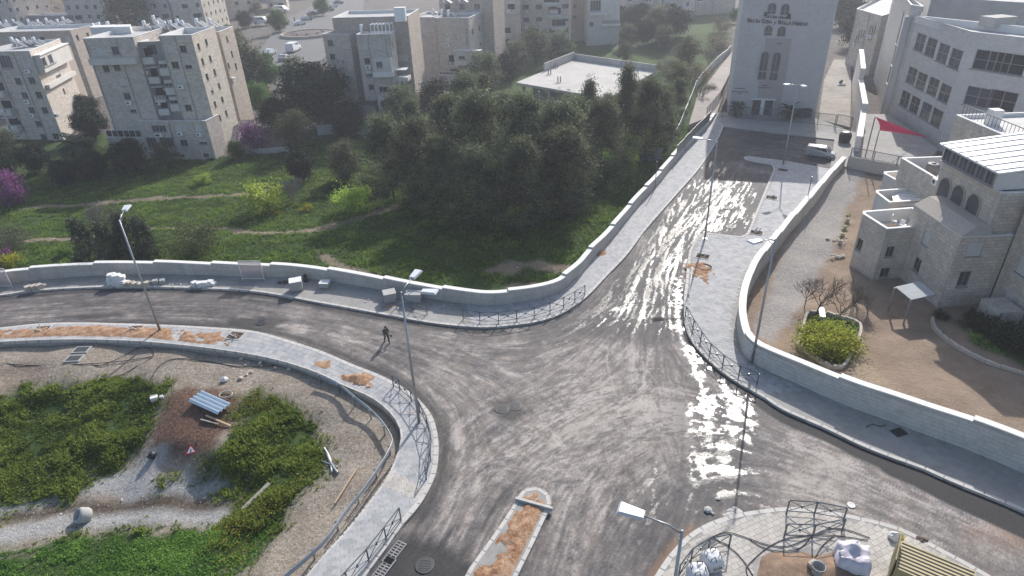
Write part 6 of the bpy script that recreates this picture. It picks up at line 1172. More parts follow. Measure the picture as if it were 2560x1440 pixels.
railing([(993,768),(1031,776),(1068,785)], 'short leaning railing section among crates on the park pavement', h=.9)
# W-beam guard rail
gp = smooth_line(np.array([P2(x, y, .4) for x, y in [(800,936),(847,959),(888,993),(921,1018),(953,1051),(976,1085),(981,1100),(962,1141),(912,1215),(863,1276),(810,1350),(744,1411),(703,1445),(620,1530)]]), .5)
gr = empty('guard_rail', (*gp[0], 0), 'galvanised guard rail bending along the gravel verge inside the pavement', 'guard rail'); L = plen(gp); n = int(L/2.0)
prof = [(.0, .80), (.05, .76), (.05, .70), (.0, .64), (.05, .58), (.05, .52), (0, .48)]
for s in range(n):
    seg = resample(gp, n*4+1)[s*4:s*4+5]; nn = offset(seg, 1.0)-seg; m = MB(); vs = []
    for i in range(5):
        for dx, z in prof: q = seg[i]+nn[i]*dx; vs.append((q[0], q[1], z-.35))
    fs = [(i*7+k, i*7+k+1, (i+1)*7+k+1, (i+1)*7+k) for i in range(4) for k in range(6)]; m.add(vs, fs); m.build('rail_beam', M_GALV, gr)
    p = seg[0]-nn[0]*.12; m = MB(); m.box((p[0], p[1], -.15), (.12, .06, 1.2), math.atan2(nn[0][1], nn[0][0])); m.build('post', M_GALV, gr)
# ---------------------------------------------------------------- covers, gratings, tree pits
M_IRON = plain('cast_iron', (0.075, 0.075, 0.078), .55, .4, var=.25, scale=6)
_m = MB().lathe([(.52, -.05), (.52, .025), (.46, .03), (.45, .018), (0.40, .018), (.39, .028), (.0, .03)], n=20); me_cov = _m.mesh('frame', M_IRON)
_m = MB()
for k in range(-3, 4): _m.box((0, k*.1, .036), (.7*math.sqrt(max(.05, 1-(k/4.2)**2)), .03, .01))
me_rib = _m.mesh('ribs', M_IRON)
for x, y, z, l in ((1287,1015,0,'round manhole cover in the middle of the crossing'),(1062,1413,0,'round manhole cover at the bottom beside the railing'),(653,805,0,'round manhole cover near the bend pavement kerb'),(1827,567,0,'round manhole cover in the wet parking bay'),(1255,1022,0,'small pale cover left of the crossing manhole'),(1820,520,0,'round cover higher up in the parking bay')):
    o = empty('manhole_cover', P(x, y, z), l, 'manhole'); 
    for nm, me in (('frame', me_cov), ('ribs', me_rib)): q = bpy.data.objects.new(nm, me); COL.objects.link(q); q.parent = o
for x, y, l in ((986,1381,'rectangular drain grating by the kerb, upper one'),(959,1422,'rectangular drain grating by the kerb, lower one')):
    a = math.atan2(*(P2(1003,1360)-P2(940,1440))[::-1]); o = empty('drain_grating', P(x, y, 0), l, 'grating', rz=a); kid(o, 'frame', MB().box((0, 0, -.0), (1.5, .62, .05)), plain('grating_frame', (.27, .27, .27), .5, .3))
    for i in range(8): 
        for j in (-1, 1): kid(o, 'slot', MB().box((-.62+i*.177, j*.14, .027), (.1, .22, .006)), M_DARK)
me_pit = MB().box((0, 0, .004), (1.25, 1.0, .02)).mesh('soil', md2)
def tree_pit(x, y, l, sticks=2, a=0.0):
    o = empty('tree_pit', P(x, y, ZP+.012), l, 'tree pit', rz=a); q = bpy.data.objects.new('soil', me_pit); COL.objects.link(q); q.parent = o
    for sx, sy, lx, ly in ((0, .54, 1.4, .08), (0, -.54, 1.4, .08), (.66, 0, .08, 1.0), (-.66, 0, .08, 1.0)): kid(o, 'edging', MB().box((sx, sy, .012), (lx, ly, .05)), M_KERB)
    rg = random.Random(x)
    for k in range(7): kid(o, 'clod', MB().lathe([(.09, 0), (.07, .06), (.02, .09)], (rg.uniform(-.5, .5), rg.uniform(-.35, .35), .01), 6), md2)
    for k in range(sticks): kid(o, 'pipe_stub', MB().tube([(rg.uniform(-.4, .4), rg.uniform(-.3, .3), 0), (rg.uniform(-.5, .5), rg.uniform(-.4, .4), rg.uniform(.3, .55))], .05, 6), plain('pale_pipe', (.5, .48, .45), .6))
la = lane_ang-math.pi/2
for x, y, l, n, a in ((103,824,'tree pit at the left end of the bend pavement',2,.05),(335,823,'tree pit beside the lamp on the bend pavement',2,0),(588,839,'tree pit at the right end of the earth spill',2,-.25),(1929,494,'tree pit on the lane island with a forked offcut',2,la),(1891,582,'tree pit on the lane island near the bay corner',3,la),(1757,641,'tree pit at the lower tip of the lane island',0,la),(1957,425,'shaded tree pit at the top of the lane island',0,la)): tree_pit(x, y, l, n, a)
# forecourt of the hall, alleys, street
def slab(nm, px, z, z0, mat, kind='structure'): o = MB().prism(np.array([P2(x, y, z) for x, y in px]), z0, z).build(nm, mat); return tag(o, kind=kind)
slab('forecourt', [(1809,317),(1787,296),(1795,280),(2045,297),(2140,332),(2125,418),(2101,416),(2075,425),(2086,349)], ZP-.01, -.6, M_SLAB); slab('alley', [(2045,298),(2125,318),(2128,205),(2126,150),(2085,148),(2060,200)], .02, -1.0, plain('alley_paving', (.27, .24, .21), .9, var=.4, scale=.8)); slab('alley', [(1722,312),(1792,284),(1815,215),(1850,120),(1838,120),(1745,235)], -.1, -1.8, plain('alley_dirt', (.30, .26, .235), .9, var=.3, scale=.6))
slab('street', [(600,170),(655,120),(700,55),(820,-5),(910,-8),(905,60),(850,112),(800,152),(680,166)], 1.25, 0, plain('far_asphalt', (.13, .128, .126), .85, var=.15, scale=.4))
rb = empty('roundabout_bed', P(772,88,1.2), 'round walled planting bed of brown earth in the far street', 'planting bed'); kid(rb, 'ring_wall', MB().lathe([(8.2, 0), (8.2, .8), (7.7, .8), (7.7, .5)], n=28), M_ST2); kid(rb, 'soil', MB().lathe([(7.7, .5), (4, .9), (0, 1.0)], n=24), plain('bed_soil', (.11, .08, .07), .9, var=.4)); 
for k in range(9): a = k*.7; kid(rb, 'rock', MB().lathe([(.5, 0), (.4, .4), (.1, .55)], (4.5*math.cos(a), 4.5*math.sin(a), .8), 6), M_ST2)
# fences
def mesh_fence(pts, label, h=2.0, z=ZP, mat=M_RAIL, bars=.14, group=None):
    pl = resample(np.array([P2(x, y, z) for x, y in pts]), max(2, int(plen([P2(x, y, z) for x, y in pts])/2.4)+1)); r = empty('bar_fence', (*pl[0], z), label, 'fence', group); o = np.array([*pl[0], 0])
    for a in pl: kid(r, 'post', MB().box((a[0]-o[0], a[1]-o[1], h/2), (.09, .09, h)), mat)
    for a, b in zip(pl[:-1], pl[1:]):
        a = np.array([*a, 0])-o; b = np.array([*b, 0])-o
        for hh in (.15, h-.08): m = MB(); bar(m, a+[0, 0, hh], b+[0, 0, hh], .06); kid(r, 'rail', m, mat)
        m = MB(); n = int(np.linalg.norm(b-a)/bars)
        for k in range(1, n): q = a+(b-a)*k/n; m.box((q[0], q[1], h/2), (.022, .022, h-.2))
        k_ = kid(r, 'bars', m, mat); k_['kind'] = 'stuff'
    return r
mesh_fence([(1803,293),(1900,300),(2010,309),(2085,318)], 'dark bar fence in front of the hall entrance', 2.0); mesh_fence([(2088,320),(2125,328)], 'dark bar gate closing the alley beside the hall', 2.2); mesh_fence([(2126,392),(2215,408),(2300,427)], 'bar railing on the front edge of the school yard', 1.3, 1.55); mesh_fence([(1766,292),(1800,250),(1828,190)], 'bar fence between the alley and the hall side', 1.7, 0.0, bars=.3)
def panel_fence(pts, label, h, mat, step=2.0, zf=None, th=.05, base=0.0, frame=None):
    pl = np.array([P2(x, y, zf) if zf is not None else G(x, y)[:2] for x, y in pts]); n = max(1, int(plen(pl)/step)); q = resample(pl, n+1); z0 = zf if zf is not None else TZ(*q[0]); r = empty('panel_fence', (*q[0], z0), label, 'fence')
    for a, b in zip(q[:-1], q[1:]):
        z = zf if zf is not None else TZ(*((a+b)/2)); c = (a+b)/2; d = b-a; hh = h+random.uniform(-.05, .05); m = MB(); m.box((c[0], c[1], z+hh/2+base), (np.linalg.norm(d)*.98, th, hh), math.atan2(d[1], d[0])); m.build('panel', mat, r)
        m = MB(); m.box((a[0], a[1], z+hh/2+base), (.08, .08, hh+.1)); m.build('post', M_METAL, r)
    return r
M_SHEET = plain('pale_sheet', (.46, .48, .48), .5, .2, var=.2, scale=1.0)
panel_fence([(1668,395),(1700,330),(1722,272),(1738,228),(1772,186),(1826,132)], 'pale sheet-metal site fence climbing beside the alley', 1.9, M_SHEET); panel_fence([(1690,404),(1722,366),(1772,314)], 'dark sheet panels standing on the upper park wall', 1.4, plain('dark_sheet', (.14, .15, .16), .45, .4, var=.2), 2.0, ZP, base=.82)
panel_fence([(795,338),(860,334),(930,336)], 'pale curved panel fence around the shaded yard', 1.8, M_SHEET, 3.2); panel_fence([(1600,405),(1655,398)], 'grey sheet panel standing across the scrub below the site fence', 1.8, M_SHEET); panel_fence([(620,385),(700,384),(725,380)], 'low pale wall at the back edge of the meadow', .9, M_SHEET, 2.5, th=.25)
panel_fence([(1085,348),(1110,345)], 'short pale fence panel in the shade behind the pines', 1.4, M_SHEET)
# solar water heaters
_t = MB().lathe([(.27, .25), (.29, .3), (.29, 1.5), (.2, 1.6), (.0, 1.62)], n=12); me_tank = _t.mesh('boiler', M_WHITE, True); M_SOL = plain('collector_glass', (.16, .18, .20), .12, .0, var=.1)
def panel_mesh(y0): m = MB(); m.hexa([(.45, y0, 1.0), (1.75, y0, .12), (1.75, y0+.85, .12), (.45, y0+.85, 1.0), (.5, y0, 1.08), (1.8, y0, .2), (1.8, y0+.85, .2), (.5, y0+.85, 1.08)]); return m.mesh('collector', M_SOL)
me_c1, me_c2 = panel_mesh(-.95), panel_mesh(.05); _t = MB()
for x_, y_ in ((.5, -.9), (.5, .85), (-.2, 0)): _t.tube([(x_, y_, 0), (x_, y_, .95)], .025, 4)
_t.tube([(.5, -.9, .95), (.5, .85, .95)], .025, 4); me_std = _t.mesh('stand', M_METAL)
M_heater_n = [0]
def heater(px, py, z, label, two=True, rz=0.0, sc=1.0):
    p = P(px, py, z); r = empty('solar_water_heater', p, label, 'water heater', 'rooftop water heaters', rz); r.scale = (sc,)*3
    for nm, me in (('boiler', me_tank), ('stand', me_std), ('collector', me_c1))+((('collector', me_c2),) if two else ()): q = bpy.data.objects.new(nm, me); COL.objects.link(q); q.parent = r
HB = ['leftmost','second from the left','third from the left','fourth from the left','fifth from the left','sixth from the left','seventh from the left','eighth from the left','ninth from the left','tenth from the left','eleventh from the left','rightmost']
for k, (x, y) in enumerate([(238,83),(253,80),(275,78),(365,76),(388,62),(398,77),(416,78),(430,76),(448,72),(460,76),(495,70),(527,70)]): heater(x, y, 15.4, 'white rooftop boiler with collectors on the terrace-annexe block, '+HB[k], k not in (0, 3), random.uniform(-.25, .1))
for k, (x, y) in enumerate([(5,72),(20,68),(38,66),(75,66),(99,67),(120,63),(148,66),(162,60)]): heater(x, y, 12.0, 'white boiler on the low block behind the left apartments, '+HB[k], k != 4, random.uniform(-.25, .1))
for k, (x, y) in enumerate([(35,115),(48,120),(66,116),(90,115)]): heater(x, y, 12.5, 'white boiler on the left-edge apartment roof, '+HB[k], True, random.uniform(-.2, .1))
for k, (x, y) in enumerate([(80,20),(100,22),(118,22),(135,24)]): heater(x, y, 6.4, 'far white boiler on the low grey building roof, '+HB[k], True, 0)
for k, (x, y, z) in enumerate([(905,84,12.7),(1083,42,11.6),(1105,42,11.6),(1122,44,11.6),(1110,10,14.4),(1150,8,14.4)]): heater(x, y, z, ('white boiler on the centre apartment roof by the pergola' if k == 0 else 'white boiler on the shuttered apartment block roof, '+HB[k-1]), k != 0, random.uniform(-.2, .1))
# red shade sail
mt = P2(2163,392,1.2); zt_ = next(z for z in np.arange(2, 9, .05) if P(2190,292,z)[1] < mt[1]); m2 = P2(2180,398,1.2); z2_ = next(z for z in np.arange(2, 9, .05) if P(2203,326,z)[1] < m2[1])
fsw = Facade(bH, s0, s1); uu, zz = fsw.uz(2332,345); tip = np.array(fsw.pt(uu, zz, .15)); A_, B_ = np.array([*mt, zt_]), np.array([*m2, z2_])
ss = empty('shade_sail', (*mt, 1.2), 'bright red triangular shade sail stretched to the school wall', 'shade sail'); n = 12; vs = []; fs = []; ix = {}
for i in range(n+1):
    for j in range(n+1-i):
        u, v_ = i/n, j/n; w_ = 1-u-v_; q = A_*w_+B_*u+tip*v_; pull = 3.2*u*v_*w_; c = (A_+B_+tip)/3; edge = 0.9*(u*v_+v_*w_+w_*u); q = q+(c-q)*edge*.45; q[2] -= pull*1.2; ix[i, j] = len(vs); vs.append(tuple(q))
for i in range(n):
    for j in range(n-i):
        fs.append((ix[i, j], ix[i+1, j], ix[i, j+1]))
        if j < n-i-1: fs.append((ix[i+1, j], ix[i+1, j+1], ix[i, j+1]))
mm, nt, b = new_mat('red_fabric'); b.inputs['Base Color'].default_value = (.62, .02, .09, 1); b.inputs['Roughness'].default_value = .7; tr = N(nt, 'ShaderNodeBsdfTranslucent'); tr.inputs[0].default_value = (.75, .03, .12, 1); mx = N(nt, 'ShaderNodeMixShader'); mx.inputs[0].default_value = .4; nt.links.new(b.outputs[0], mx.inputs[1]); nt.links.new(tr.outputs[0], mx.inputs[2]); nt.links.new(mx.outputs[0], nt.nodes['Material Output'].inputs[0])
MB().add(vs, fs).build('fabric', mm, ss, True); MB().tube([(*mt, 1.2), tuple(A_)], .07, 6).build('mast', M_RAIL, ss); MB().tube([(*m2, 1.2), tuple(B_)], .06, 6).build('mast', M_RAIL, ss)
# sheds, pergola near the park
p = G(690,312); sh = empty('white_shed', p, 'white garden shed with a flat roof behind the magenta shrub', 'shed', rz=.1); kid(sh, 'walls', MB().box((0, 0, 1.4), (4.2, 3, 2.8)), M_WHITE); kid(sh, 'roof', MB().box((0, 0, 2.86), (4.4, 3.2, .1)), M_TRIM); kid(sh, 'door', MB().box((.6, -1.52, 1.0), (.9, .04, 2)), M_GREYP)
p = G(598,345); pr = empty('wooden_pergola', p, 'weathered wooden pergola with open slats beside the annexe', 'pergola', rz=-.1)
for a_, b_ in ((-2.5, -1.8), (2.5, -1.8), (2.5, 1.8), (-2.5, 1.8)): kid(pr, 'post', MB().box((a_, b_, 1.3), (.15, .15, 2.6)), M_BARK2)
for k in range(11): kid(pr, 'slat', MB().box((0, -2+k*.4, 2.7), (5.6, .12, .12)), M_BARK2)
# ================================================================ loose things, vehicles, people
M_CARW = plain('car_white', (.72, .73, .74), .25, var=.04); M_CARG = plain('car_grey', (.16, .17, .19), .25, .3, var=.05); M_CARB = plain('car_silver', (.40, .42, .44), .25, .5, var=.05); M_TYRE = plain('tyre', (.02, .02, .02), .8)
def vehicle(kind, loc, rz, mat, label, cat, sc=1.0):
    r = empty('parked_van' if kind == 'van' else 'parked_car', loc, label, cat, 'parked vehicles', rz); r.scale = (sc,)*3
    if kind == 'van': L, W, H = 5.2, 1.95, 2.1; prof = [(-2.6, .35), (2.55, .35), (2.6, .75), (2.5, 1.05), (1.75, 1.2), (1.05, 1.95), (.7, 2.08), (-2.45, 2.1), (-2.6, 1.9)]; gl = [(1.7, 1.24), (1.08, 1.9)]
    else: L, W, H = 4.2, 1.75, 1.45; prof = [(-2.05, .3), (2.05, .3), (2.1, .6), (2.0, .78), (1.0, .92), (.35, 1.38), (0.0, 1.45), (-.95, 1.42), (-1.6, .98), (-2.05, .9)]; gl = [(.96, .95), (.38, 1.34)]
    m = MB(); n = len(prof); ins = lambda z: .0 if z < 1.0 else .09
    vs = [(x, -W/2+ins(z), z) for x, z in prof]+[(x, W/2-ins(z), z) for x, z in prof]; fs = [tuple(range(n-1, -1, -1)), tuple(range(n, 2*n))]+[(i, (i+1) % n, n+(i+1) % n, n+i) for i in range(n)]; m.add(vs, fs); kid(r, 'body', m, mat)
    (x0, z0), (x1, z1) = gl; w_ = W/2-.18; d = .012; kid(r, 'windscreen', MB().add([(x0+d, -w_, z0+d), (x0+d, w_, z0+d), (x1+d, w_, z1+d), (x1+d, -w_, z1+d)], [(0, 1, 2, 3)]), M_GLASS)
    for s in (-1, 1):
        wins = [(-2.3, -1.2), (-1.1, 0), (.1, .95)] if kind == 'van' else [(-.9, -.1), (0, .5)]
        for a_, b_ in wins: zb_, zt2 = (1.25, 1.85) if kind == 'van' else (.98, 1.32); o_ = s*(W/2-.075 if True else 0); sh = .35 if (kind != 'van' and b_ > .3) or (kind == 'van' and b_ > .9) else 0; kid(r, 'side_window', MB().add([(a_, o_, zb_), (b_+sh*.5, o_, zb_), (b_-sh*.4, o_, zt2), (a_, o_, zt2)], [(0, 1, 2, 3)] if s < 0 else [(3, 2, 1, 0)]), M_GLASS)
        for x in (-L*.31, L*.31):
            t = MB(); t.tube([(x, s*(W/2-.2), .32), (x, s*(W/2+.02), .32)], .33, 14); wh = kid(r, 'wheel', t, M_TYRE); t = MB(); t.tube([(x, s*(W/2+.015), .32), (x, s*(W/2+.03), .32)], .2, 10); kid(wh, 'rim', t, M_CARB)
        kid(r, 'headlight', MB().box((L/2-.06, s*(W/2-.3), .7), (.1, .35, .16)), M_HEAD); kid(r, 'tail_light', MB().box((-L/2+.0, s*(W/2-.2), .85), (.06, .2, .25)), plain('tail_red', (.3, .01, .01), .4))
    return r
a_pl = math.atan2(*(P2(2085,388)-P2(2020,380))[::-1])
vehicle('van', P(2050,392,0), a_pl, M_CARB, 'pale van parked in the shaded plaza before the hall', 'van', .72)
sa = math.atan2(*(P2(700,70,1.2)-P2(640,60,1.2))[::-1])
for k, x, y, mt_, l, rz in (('van',656,60,M_CARW,'white minibus parked on the far street, nearer one',-.15),('van',705,30,M_CARW,'white minibus parked on the far street, farther one',-.2),('car',690,42,M_CARW,'pale car half hidden by the street tree',-.1),('car',768,50,M_CARB,'silver car in the far street parking row, left',.9),('car',782,38,M_CARG,'dark car in the far street parking row, middle',.9),('car',822,28,M_CARG,'dark car at the right of the far parking row',.6),('car',832,18,M_CARW,'white car at the top of the far parking row',.6),('car',750,62,M_CARW,'white car beside the roundabout bed',.8),('car',800,34,M_CARB,'silver car in the far parking row, right of the dark one',.8),('car',846,10,M_CARG,'dark car near the top of the street',.6),('car',712,150,M_CARB,'silver car on the street car park',1.5),('van',735,128,M_CARW,'white lorry-like van parked on the street car park',1.5),('car',676,136,M_CARW,'white car at the edge of the street car park',1.4)): vehicle(k, P(x, y, 1.26), rz, mt_, l, 'van' if k == 'van' else 'car', 1.0 if k == 'car' else 1.12)
# people ---------------------------------------------------------------
def person(loc, rz, label, pose='walk', sc=1.0):
    J = {'pelvis': (0, 0, .95), 'chest': (.04, 0, 1.28), 'neck': (.07, 0, 1.47), 'head': (.13, 0, 1.60), 'crown': (.14, 0, 1.70)}
    R_ = {'pelvis': .165, 'chest': .19, 'neck': .06, 'head': .095, 'crown': .06}; E = [('pelvis', 'chest'), ('chest', 'neck'), ('neck', 'head'), ('head', 'crown')]
    for s, n in ((1, 'l'), (-1, 'r')):
        st = .28*s if pose == 'walk' else .03*s
        J.update({'hip'+n: (0, .1*s, .9), 'knee'+n: (.06+st*.5, .1*s, .5), 'ank'+n: (st-.06, .1*s, .1), 'toe'+n: (st+.13, .11*s, .04)}); R_.update({'hip'+n: .115, 'knee'+n: .085, 'ank'+n: .062, 'toe'+n: .048}); E += [('pelvis', 'hip'+n), ('hip'+n, 'knee'+n), ('knee'+n, 'ank'+n), ('ank'+n, 'toe'+n)]
        J.update({'sho'+n: (.04, .2*s, 1.38), 'elb'+n: (.02-.1*s*(pose == 'walk')+.05, .27*s, 1.12), 'wri'+n: (.24-.05*s, .22*s, .98), 'palm'+n: (.31-.05*s, .19*s, .95)}); R_.update({'sho'+n: .085, 'elb'+n: .062, 'wri'+n: .04, 'palm'+n: .036}); E += [('chest', 'sho'+n), ('sho'+n, 'elb'+n), ('elb'+n, 'wri'+n), ('wri'+n, 'palm'+n)]
        bx, by, bz = J['palm'+n]
        for k, (dx, dy, l) in enumerate(((.06, .03, .06), (.075, .01, .075), (.07, -.01, .07), (.055, -.028, .055), (.02, .05*-s, .05))): J['f%d%s' % (k, n)] = (bx+dx, by+dy, bz-.01); J['g%d%s' % (k, n)] = (bx+dx+.025, by+dy, bz-.045); R_['f%d%s' % (k, n)] = .0095; R_['g%d%s' % (k, n)] = .008; E += [('palm'+n, 'f%d%s' % (k, n)), ('f%d%s' % (k, n), 'g%d%s' % (k, n))]
    names = list(J); me = bpy.data.meshes.new('body'); me.from_pydata([J[n] for n in names], [(names.index(a), names.index(b)) for a, b in E], []); ob = bpy.data.objects.new('tmp', me); COL.objects.link(ob)
    md_ = ob.modifiers.new('s', 'SKIN'); 
    for i, n in enumerate(names): me.skin_vertices[0].data[i].radius = (R_[n], R_[n]*(.72 if n in ('chest', 'pelvis') else 1)); me.skin_vertices[0].data[i].use_root = n == 'pelvis'
    sb = ob.modifiers.new('u', 'SUBSURF'); sb.levels = 1; sb.render_levels = 1; dm = bpy.data.meshes.new_from_object(ob.evaluated_get(bpy.context.evaluated_depsgraph_get())); bpy.data.objects.remove(ob); dm.name = 'body'
    dm.materials.clear()
    for m_ in (plain('cloth_dark', (.10, .095, .075), .9), plain('trousers_dark', (.06, .06, .062), .9), plain('skin', (.35, .2, .14), .6), plain('shoe', (.02, .02, .02), .6)): dm.materials.append(m_)
    for f in dm.polygons:
        c = f.center; f.use_smooth = True; f.material_index = 3 if c.z < .11 else 2 if c.z > 1.49 or (c.x > .2 and .85 < c.z < 1.02 and abs(c.y) > .12) else 1 if c.z < .93 else 0
    r = empty('person', loc, label, 'person', rz=rz); r.scale = (sc,)*3; kid(r, 'body', dm, None); kid(r, 'cap', MB().lathe([(.108, 0), (.105, .05), (.07, .1), (.0, .115)], (.135, 0, 1.635), 12), plain('cap_dark', (.03, .03, .032), .9), True); kid(r, 'cap_peak', MB().box((.25, 0, 1.64), (.1, .15, .015)), plain('cap_dark', (.03, .03, .032), .9))
    return r
pp_ = P(968,856,0.0); person((pp_[0], pp_[1], -.02), -1.0, 'person in dark clothes and cap walking on the road with a tool', 'walk', .97)
tl = empty('hand_tool', (pp_[0], pp_[1], 0), 'dark hand tool with a long stick held by the walking person', 'tool'); c_, s_ = math.cos(-1.0), math.sin(-1.0); W_ = lambda x, y, z: (x*c_-y*s_, x*s_+y*c_, z); kid(tl, 'stick', MB().tube([W_(.3, .25, .75), W_(.36, -.05, .98), W_(.45, -.6, 1.25)], .02, 6), M_BLK); kid(tl, 'blade', MB().box(W_(.3, .3, .7), (.16, .1, .2), -1), M_BLK)
person(P(737,55,1.26), 1.0, 'person standing by the far roundabout bed, left one', 'stand'); person(P(778,52,1.26), 2.0, 'person standing beside the far parked cars', 'stand')
person((49.0, 55.6, 10.3), 2.8, 'person sitting behind the terrace railing at the right edge', 'stand', .95)
# materials piled on the park pavement -----------------------------------
M_WB = plain('white_block', (.70, .69, .66), .8, var=.1); M_BEI = plain('beige_concrete', (.48, .42, .35), .85, var=.15); M_GB = plain('grey_concrete', (.36, .36, .35), .85, var=.2, bmp=.2)
def kerb_shape(): m = MB(); pf = [(-.5, 0), (.5, 0), (.5, .28), (.25, .3), (.1, .5), (-.5, .5)]; n = len(pf); m.add([(x, -.3, z) for x, z in pf]+[(x, .3, z) for x, z in pf], [tuple(range(n-1, -1, -1)), tuple(range(n, 2*n))]+[(i, (i+1) % n, n+(i+1) % n, n+i) for i in range(n)]); return m
me_kw, me_kb, me_kg = kerb_shape().mesh('kerb_block', M_WB), kerb_shape().mesh('kerb_block', M_BEI), kerb_shape().mesh('kerb_block', M_GB)
def kb(me, x, y, rz, sc, label, grp, dz=0): o = bpy.data.objects.new('kerb_block', me); COL.objects.link(o); p = P(x, y, ZP+.01); place(o, (p[0], p[1], p[2]+dz), rz, sc); tag(o, label, 'kerb block', grp)
for k, (x, y, dz) in enumerate([(285,708,0),(297,710,0),(309,712,0),(291,707,.52),(303,709,.52)]): kb(me_kw, x, y, .3, 1.05, 'white kerb block of the bright stack by the left lamp, '+('bottom left','bottom middle','bottom right','top left','top right')[k], 'white kerb block stack', dz)
for k, (x, y) in enumerate([(78,723),(92,721),(104,719)]): kb(me_kb, x, y, .9, .9, 'beige kerb block at the left, '+('nearest the frame edge','middle of three','right of three')[k], 'beige kerb blocks')
for k, (x, y) in enumerate([(318,713),(330,711),(342,713),(356,714),(372,711)]): kb(me_kb, x, y, .8+k*.1, .75, 'beige kerb block right of the white stack, '+('first','second','third','fourth','fifth')[k]+' from it', 'beige kerb blocks')
for k, (x, y) in enumerate([(390,707),(408,706)]): kb(me_kg, x, y, 1.9, .8, 'grey kerb block standing on end, '+('left','right')[k]+' of the pair behind the lamp', 'grey kerb blocks')
for k, (x, y) in enumerate([(492,712),(505,714),(518,713),(530,711)]): kb(me_kw, x, y, .9-k*.4, .85, 'white kerb block of the loose heap before the barrier panel, '+('leftmost','second from left','third from left','rightmost')[k], 'loose white kerb blocks')
M_PANEL = plain('mesh_panel', (.42, .37, .38), .6, .2, var=.12)
for x, y, l in ((634,700,'framed barrier panel propped against the park wall'),(5,718,'framed barrier panel at the left frame edge')):
    p = P(x, y, ZP); r = empty('barrier_panel', p, l, 'barrier', rz=-.08)
    for a_, b_ in (((-1.1, 0, 0), (-1.1, 0, 2.1)), ((1.1, 0, 0), (1.1, 0, 2.1)), ((-1.1, 0, 2.1), (1.1, 0, 2.1)), ((-1.1, 0, .15), (1.1, 0, .15))): kid(r, 'frame', MB().tube([a_, b_], .035, 6), M_TRIM)
    for k in range(13): kid(r, 'slat', MB().box((0, 0, .28+k*.14), (2.12, .02, .09)), M_PANEL)
def crate(x, y, sz, label, mat, top, rz=0.0):
    p = P(x, y, ZP); r = empty('block_pallet', p, label, 'pallet', rz=rz); kid(r, 'load', MB().box((0, 0, .16+sz[2]/2), sz), mat); kid(r, 'top_sheet', MB().box((0, 0, .17+sz[2]+.03), (sz[0]*1.04, sz[1]*1.04, .05)), top)
    for k in (-1, 0, 1): kid(r, 'runner', MB().box((0, k*sz[1]*.4, .07), (sz[0], .1, .14)), M_BARK2)
crate(743,724,(1.1,1.0,.85),'grey block pallet with a pale top on the park pavement',M_GB,M_WB,.3); crate(814,718,(.9,.8,.4),'low white-topped pallet right of the grey block pallet',M_GB,M_WB,-.1); crate(976,752,(1.1,1.0,.75),'grey paver pallet near the short railing, left',M_GB,M_CONC,.3); crate(1036,752,(1.4,1.0,.7),'grey paver pallet behind the short railing, right',M_GB,M_GB,-.1)
def rubble(nm, x, y, n, sp, s0, mat, label, seed, z=ZP, cat='rubble'):
    r = empty(nm, P(x, y, z), label, cat); rg = random.Random(seed)
    for k in range(n):
        s = s0*rg.uniform(.5, 1.3); m = MB(); m.lathe([(s*.8, 0), (s, s*.35), (s*.6, s*.7), (s*.1, s*.8)], (0, 0, 0), 6); o = kid(r, 'chunk', m, mat); o.location = (rg.gauss(0, sp), rg.gauss(0, sp*.6), -.02); o.rotation_euler = (rg.uniform(-.3, .3), rg.uniform(-.3, .3), rg.uniform(0, 6)); o.scale = (rg.uniform(.7, 1.6), 1, rg.uniform(.5, 1))
rubble('rubble_pile',460,708,16,.55,.16,M_GB,'dark heap of broken pavers beside the loose white kerb blocks',1); rubble('rubble_pile',712,706,12,.4,.18,md2,'dark heap of soil clods left of the grey pallet',2); rubble('rubble_pile',1800,1280,12,.5,.2,M_CONC,'broken concrete chunks on the road by the near corner kerb',3,0.0); rubble('rubble_pile',905,745,12,.8,.1,M_GB,'scattered paver fragments on the park pavement',4); rubble('rubble_pile',1110,765,8,.25,.14,M_GB,'small heap of dark fragments at the foot of the park wall',5); rubble('rubble_pile',2306,1345,6,.2,.13,md2,'small dark clods on the near corner pavement',6)
rubble('rubble_pile',2105,602,14,.7,.22,M_GB,'stones and pots lined up below the terraces',8,-.4); rubble('rubble_pile',2098,640,10,.5,.2,M_CONC,'pale stones at the foot of the terrace house',9,-.4)
rubble('rubble_pile',565,862,6,.2,.12,ms,'reddish clods at the edge of the bend pavement',7)
cv = empty('traffic_cone_drum', P(765,703,ZP), 'black rubber drum by the grey pallet', 'drum'); kid(cv, 'drum', MB().lathe([(.22, 0), (.22, .3), (.16, .45), (.16, .6)], n=12), M_BLK); kid(cv, 'lid', MB().lathe([(.2, .6), (.2, .66), (0, .68)], n=12), M_BLK)
# lower left verge --------------------------------------------------------
p = G(212,1297); o = empty('concrete_ring', p+[0, 0, .3], 'concrete pipe ring lying in the ditch at lower left', 'pipe ring'); 
m = MB(); m.lathe([(.45, -.35), (.52, -.2), (.52, .2), (.45, .38), (.34, .38), (.32, .0), (.32, -.3)], n=18); q_ = kid(o, 'ring', m, M_GB, True); q_.rotation_euler = Vector((-.55, -.5, .68)).to_track_quat('Z', 'Y').to_euler(); m = MB(); m.lathe([(.30, -.28), (.0, -.28)], n=14); q2 = kid(o, 'void', m, M_DARK); q2.rotation_euler = q_.rotation_euler
p = G(527,1012); o = empty('corrugated_sheet', p+[0, 0, .25], 'bluish corrugated metal sheet lying on the earth mound', 'metal sheet', rz=math.radians(-28)); m = MB(); vs = []; fs = []
for i in range(17):
    y = -.55+i*1.1/16; z = .05*(1 if (i//2) % 2 else -1)
    vs += [(-1.25, y, z+.12), (1.25, y, z-.05)]
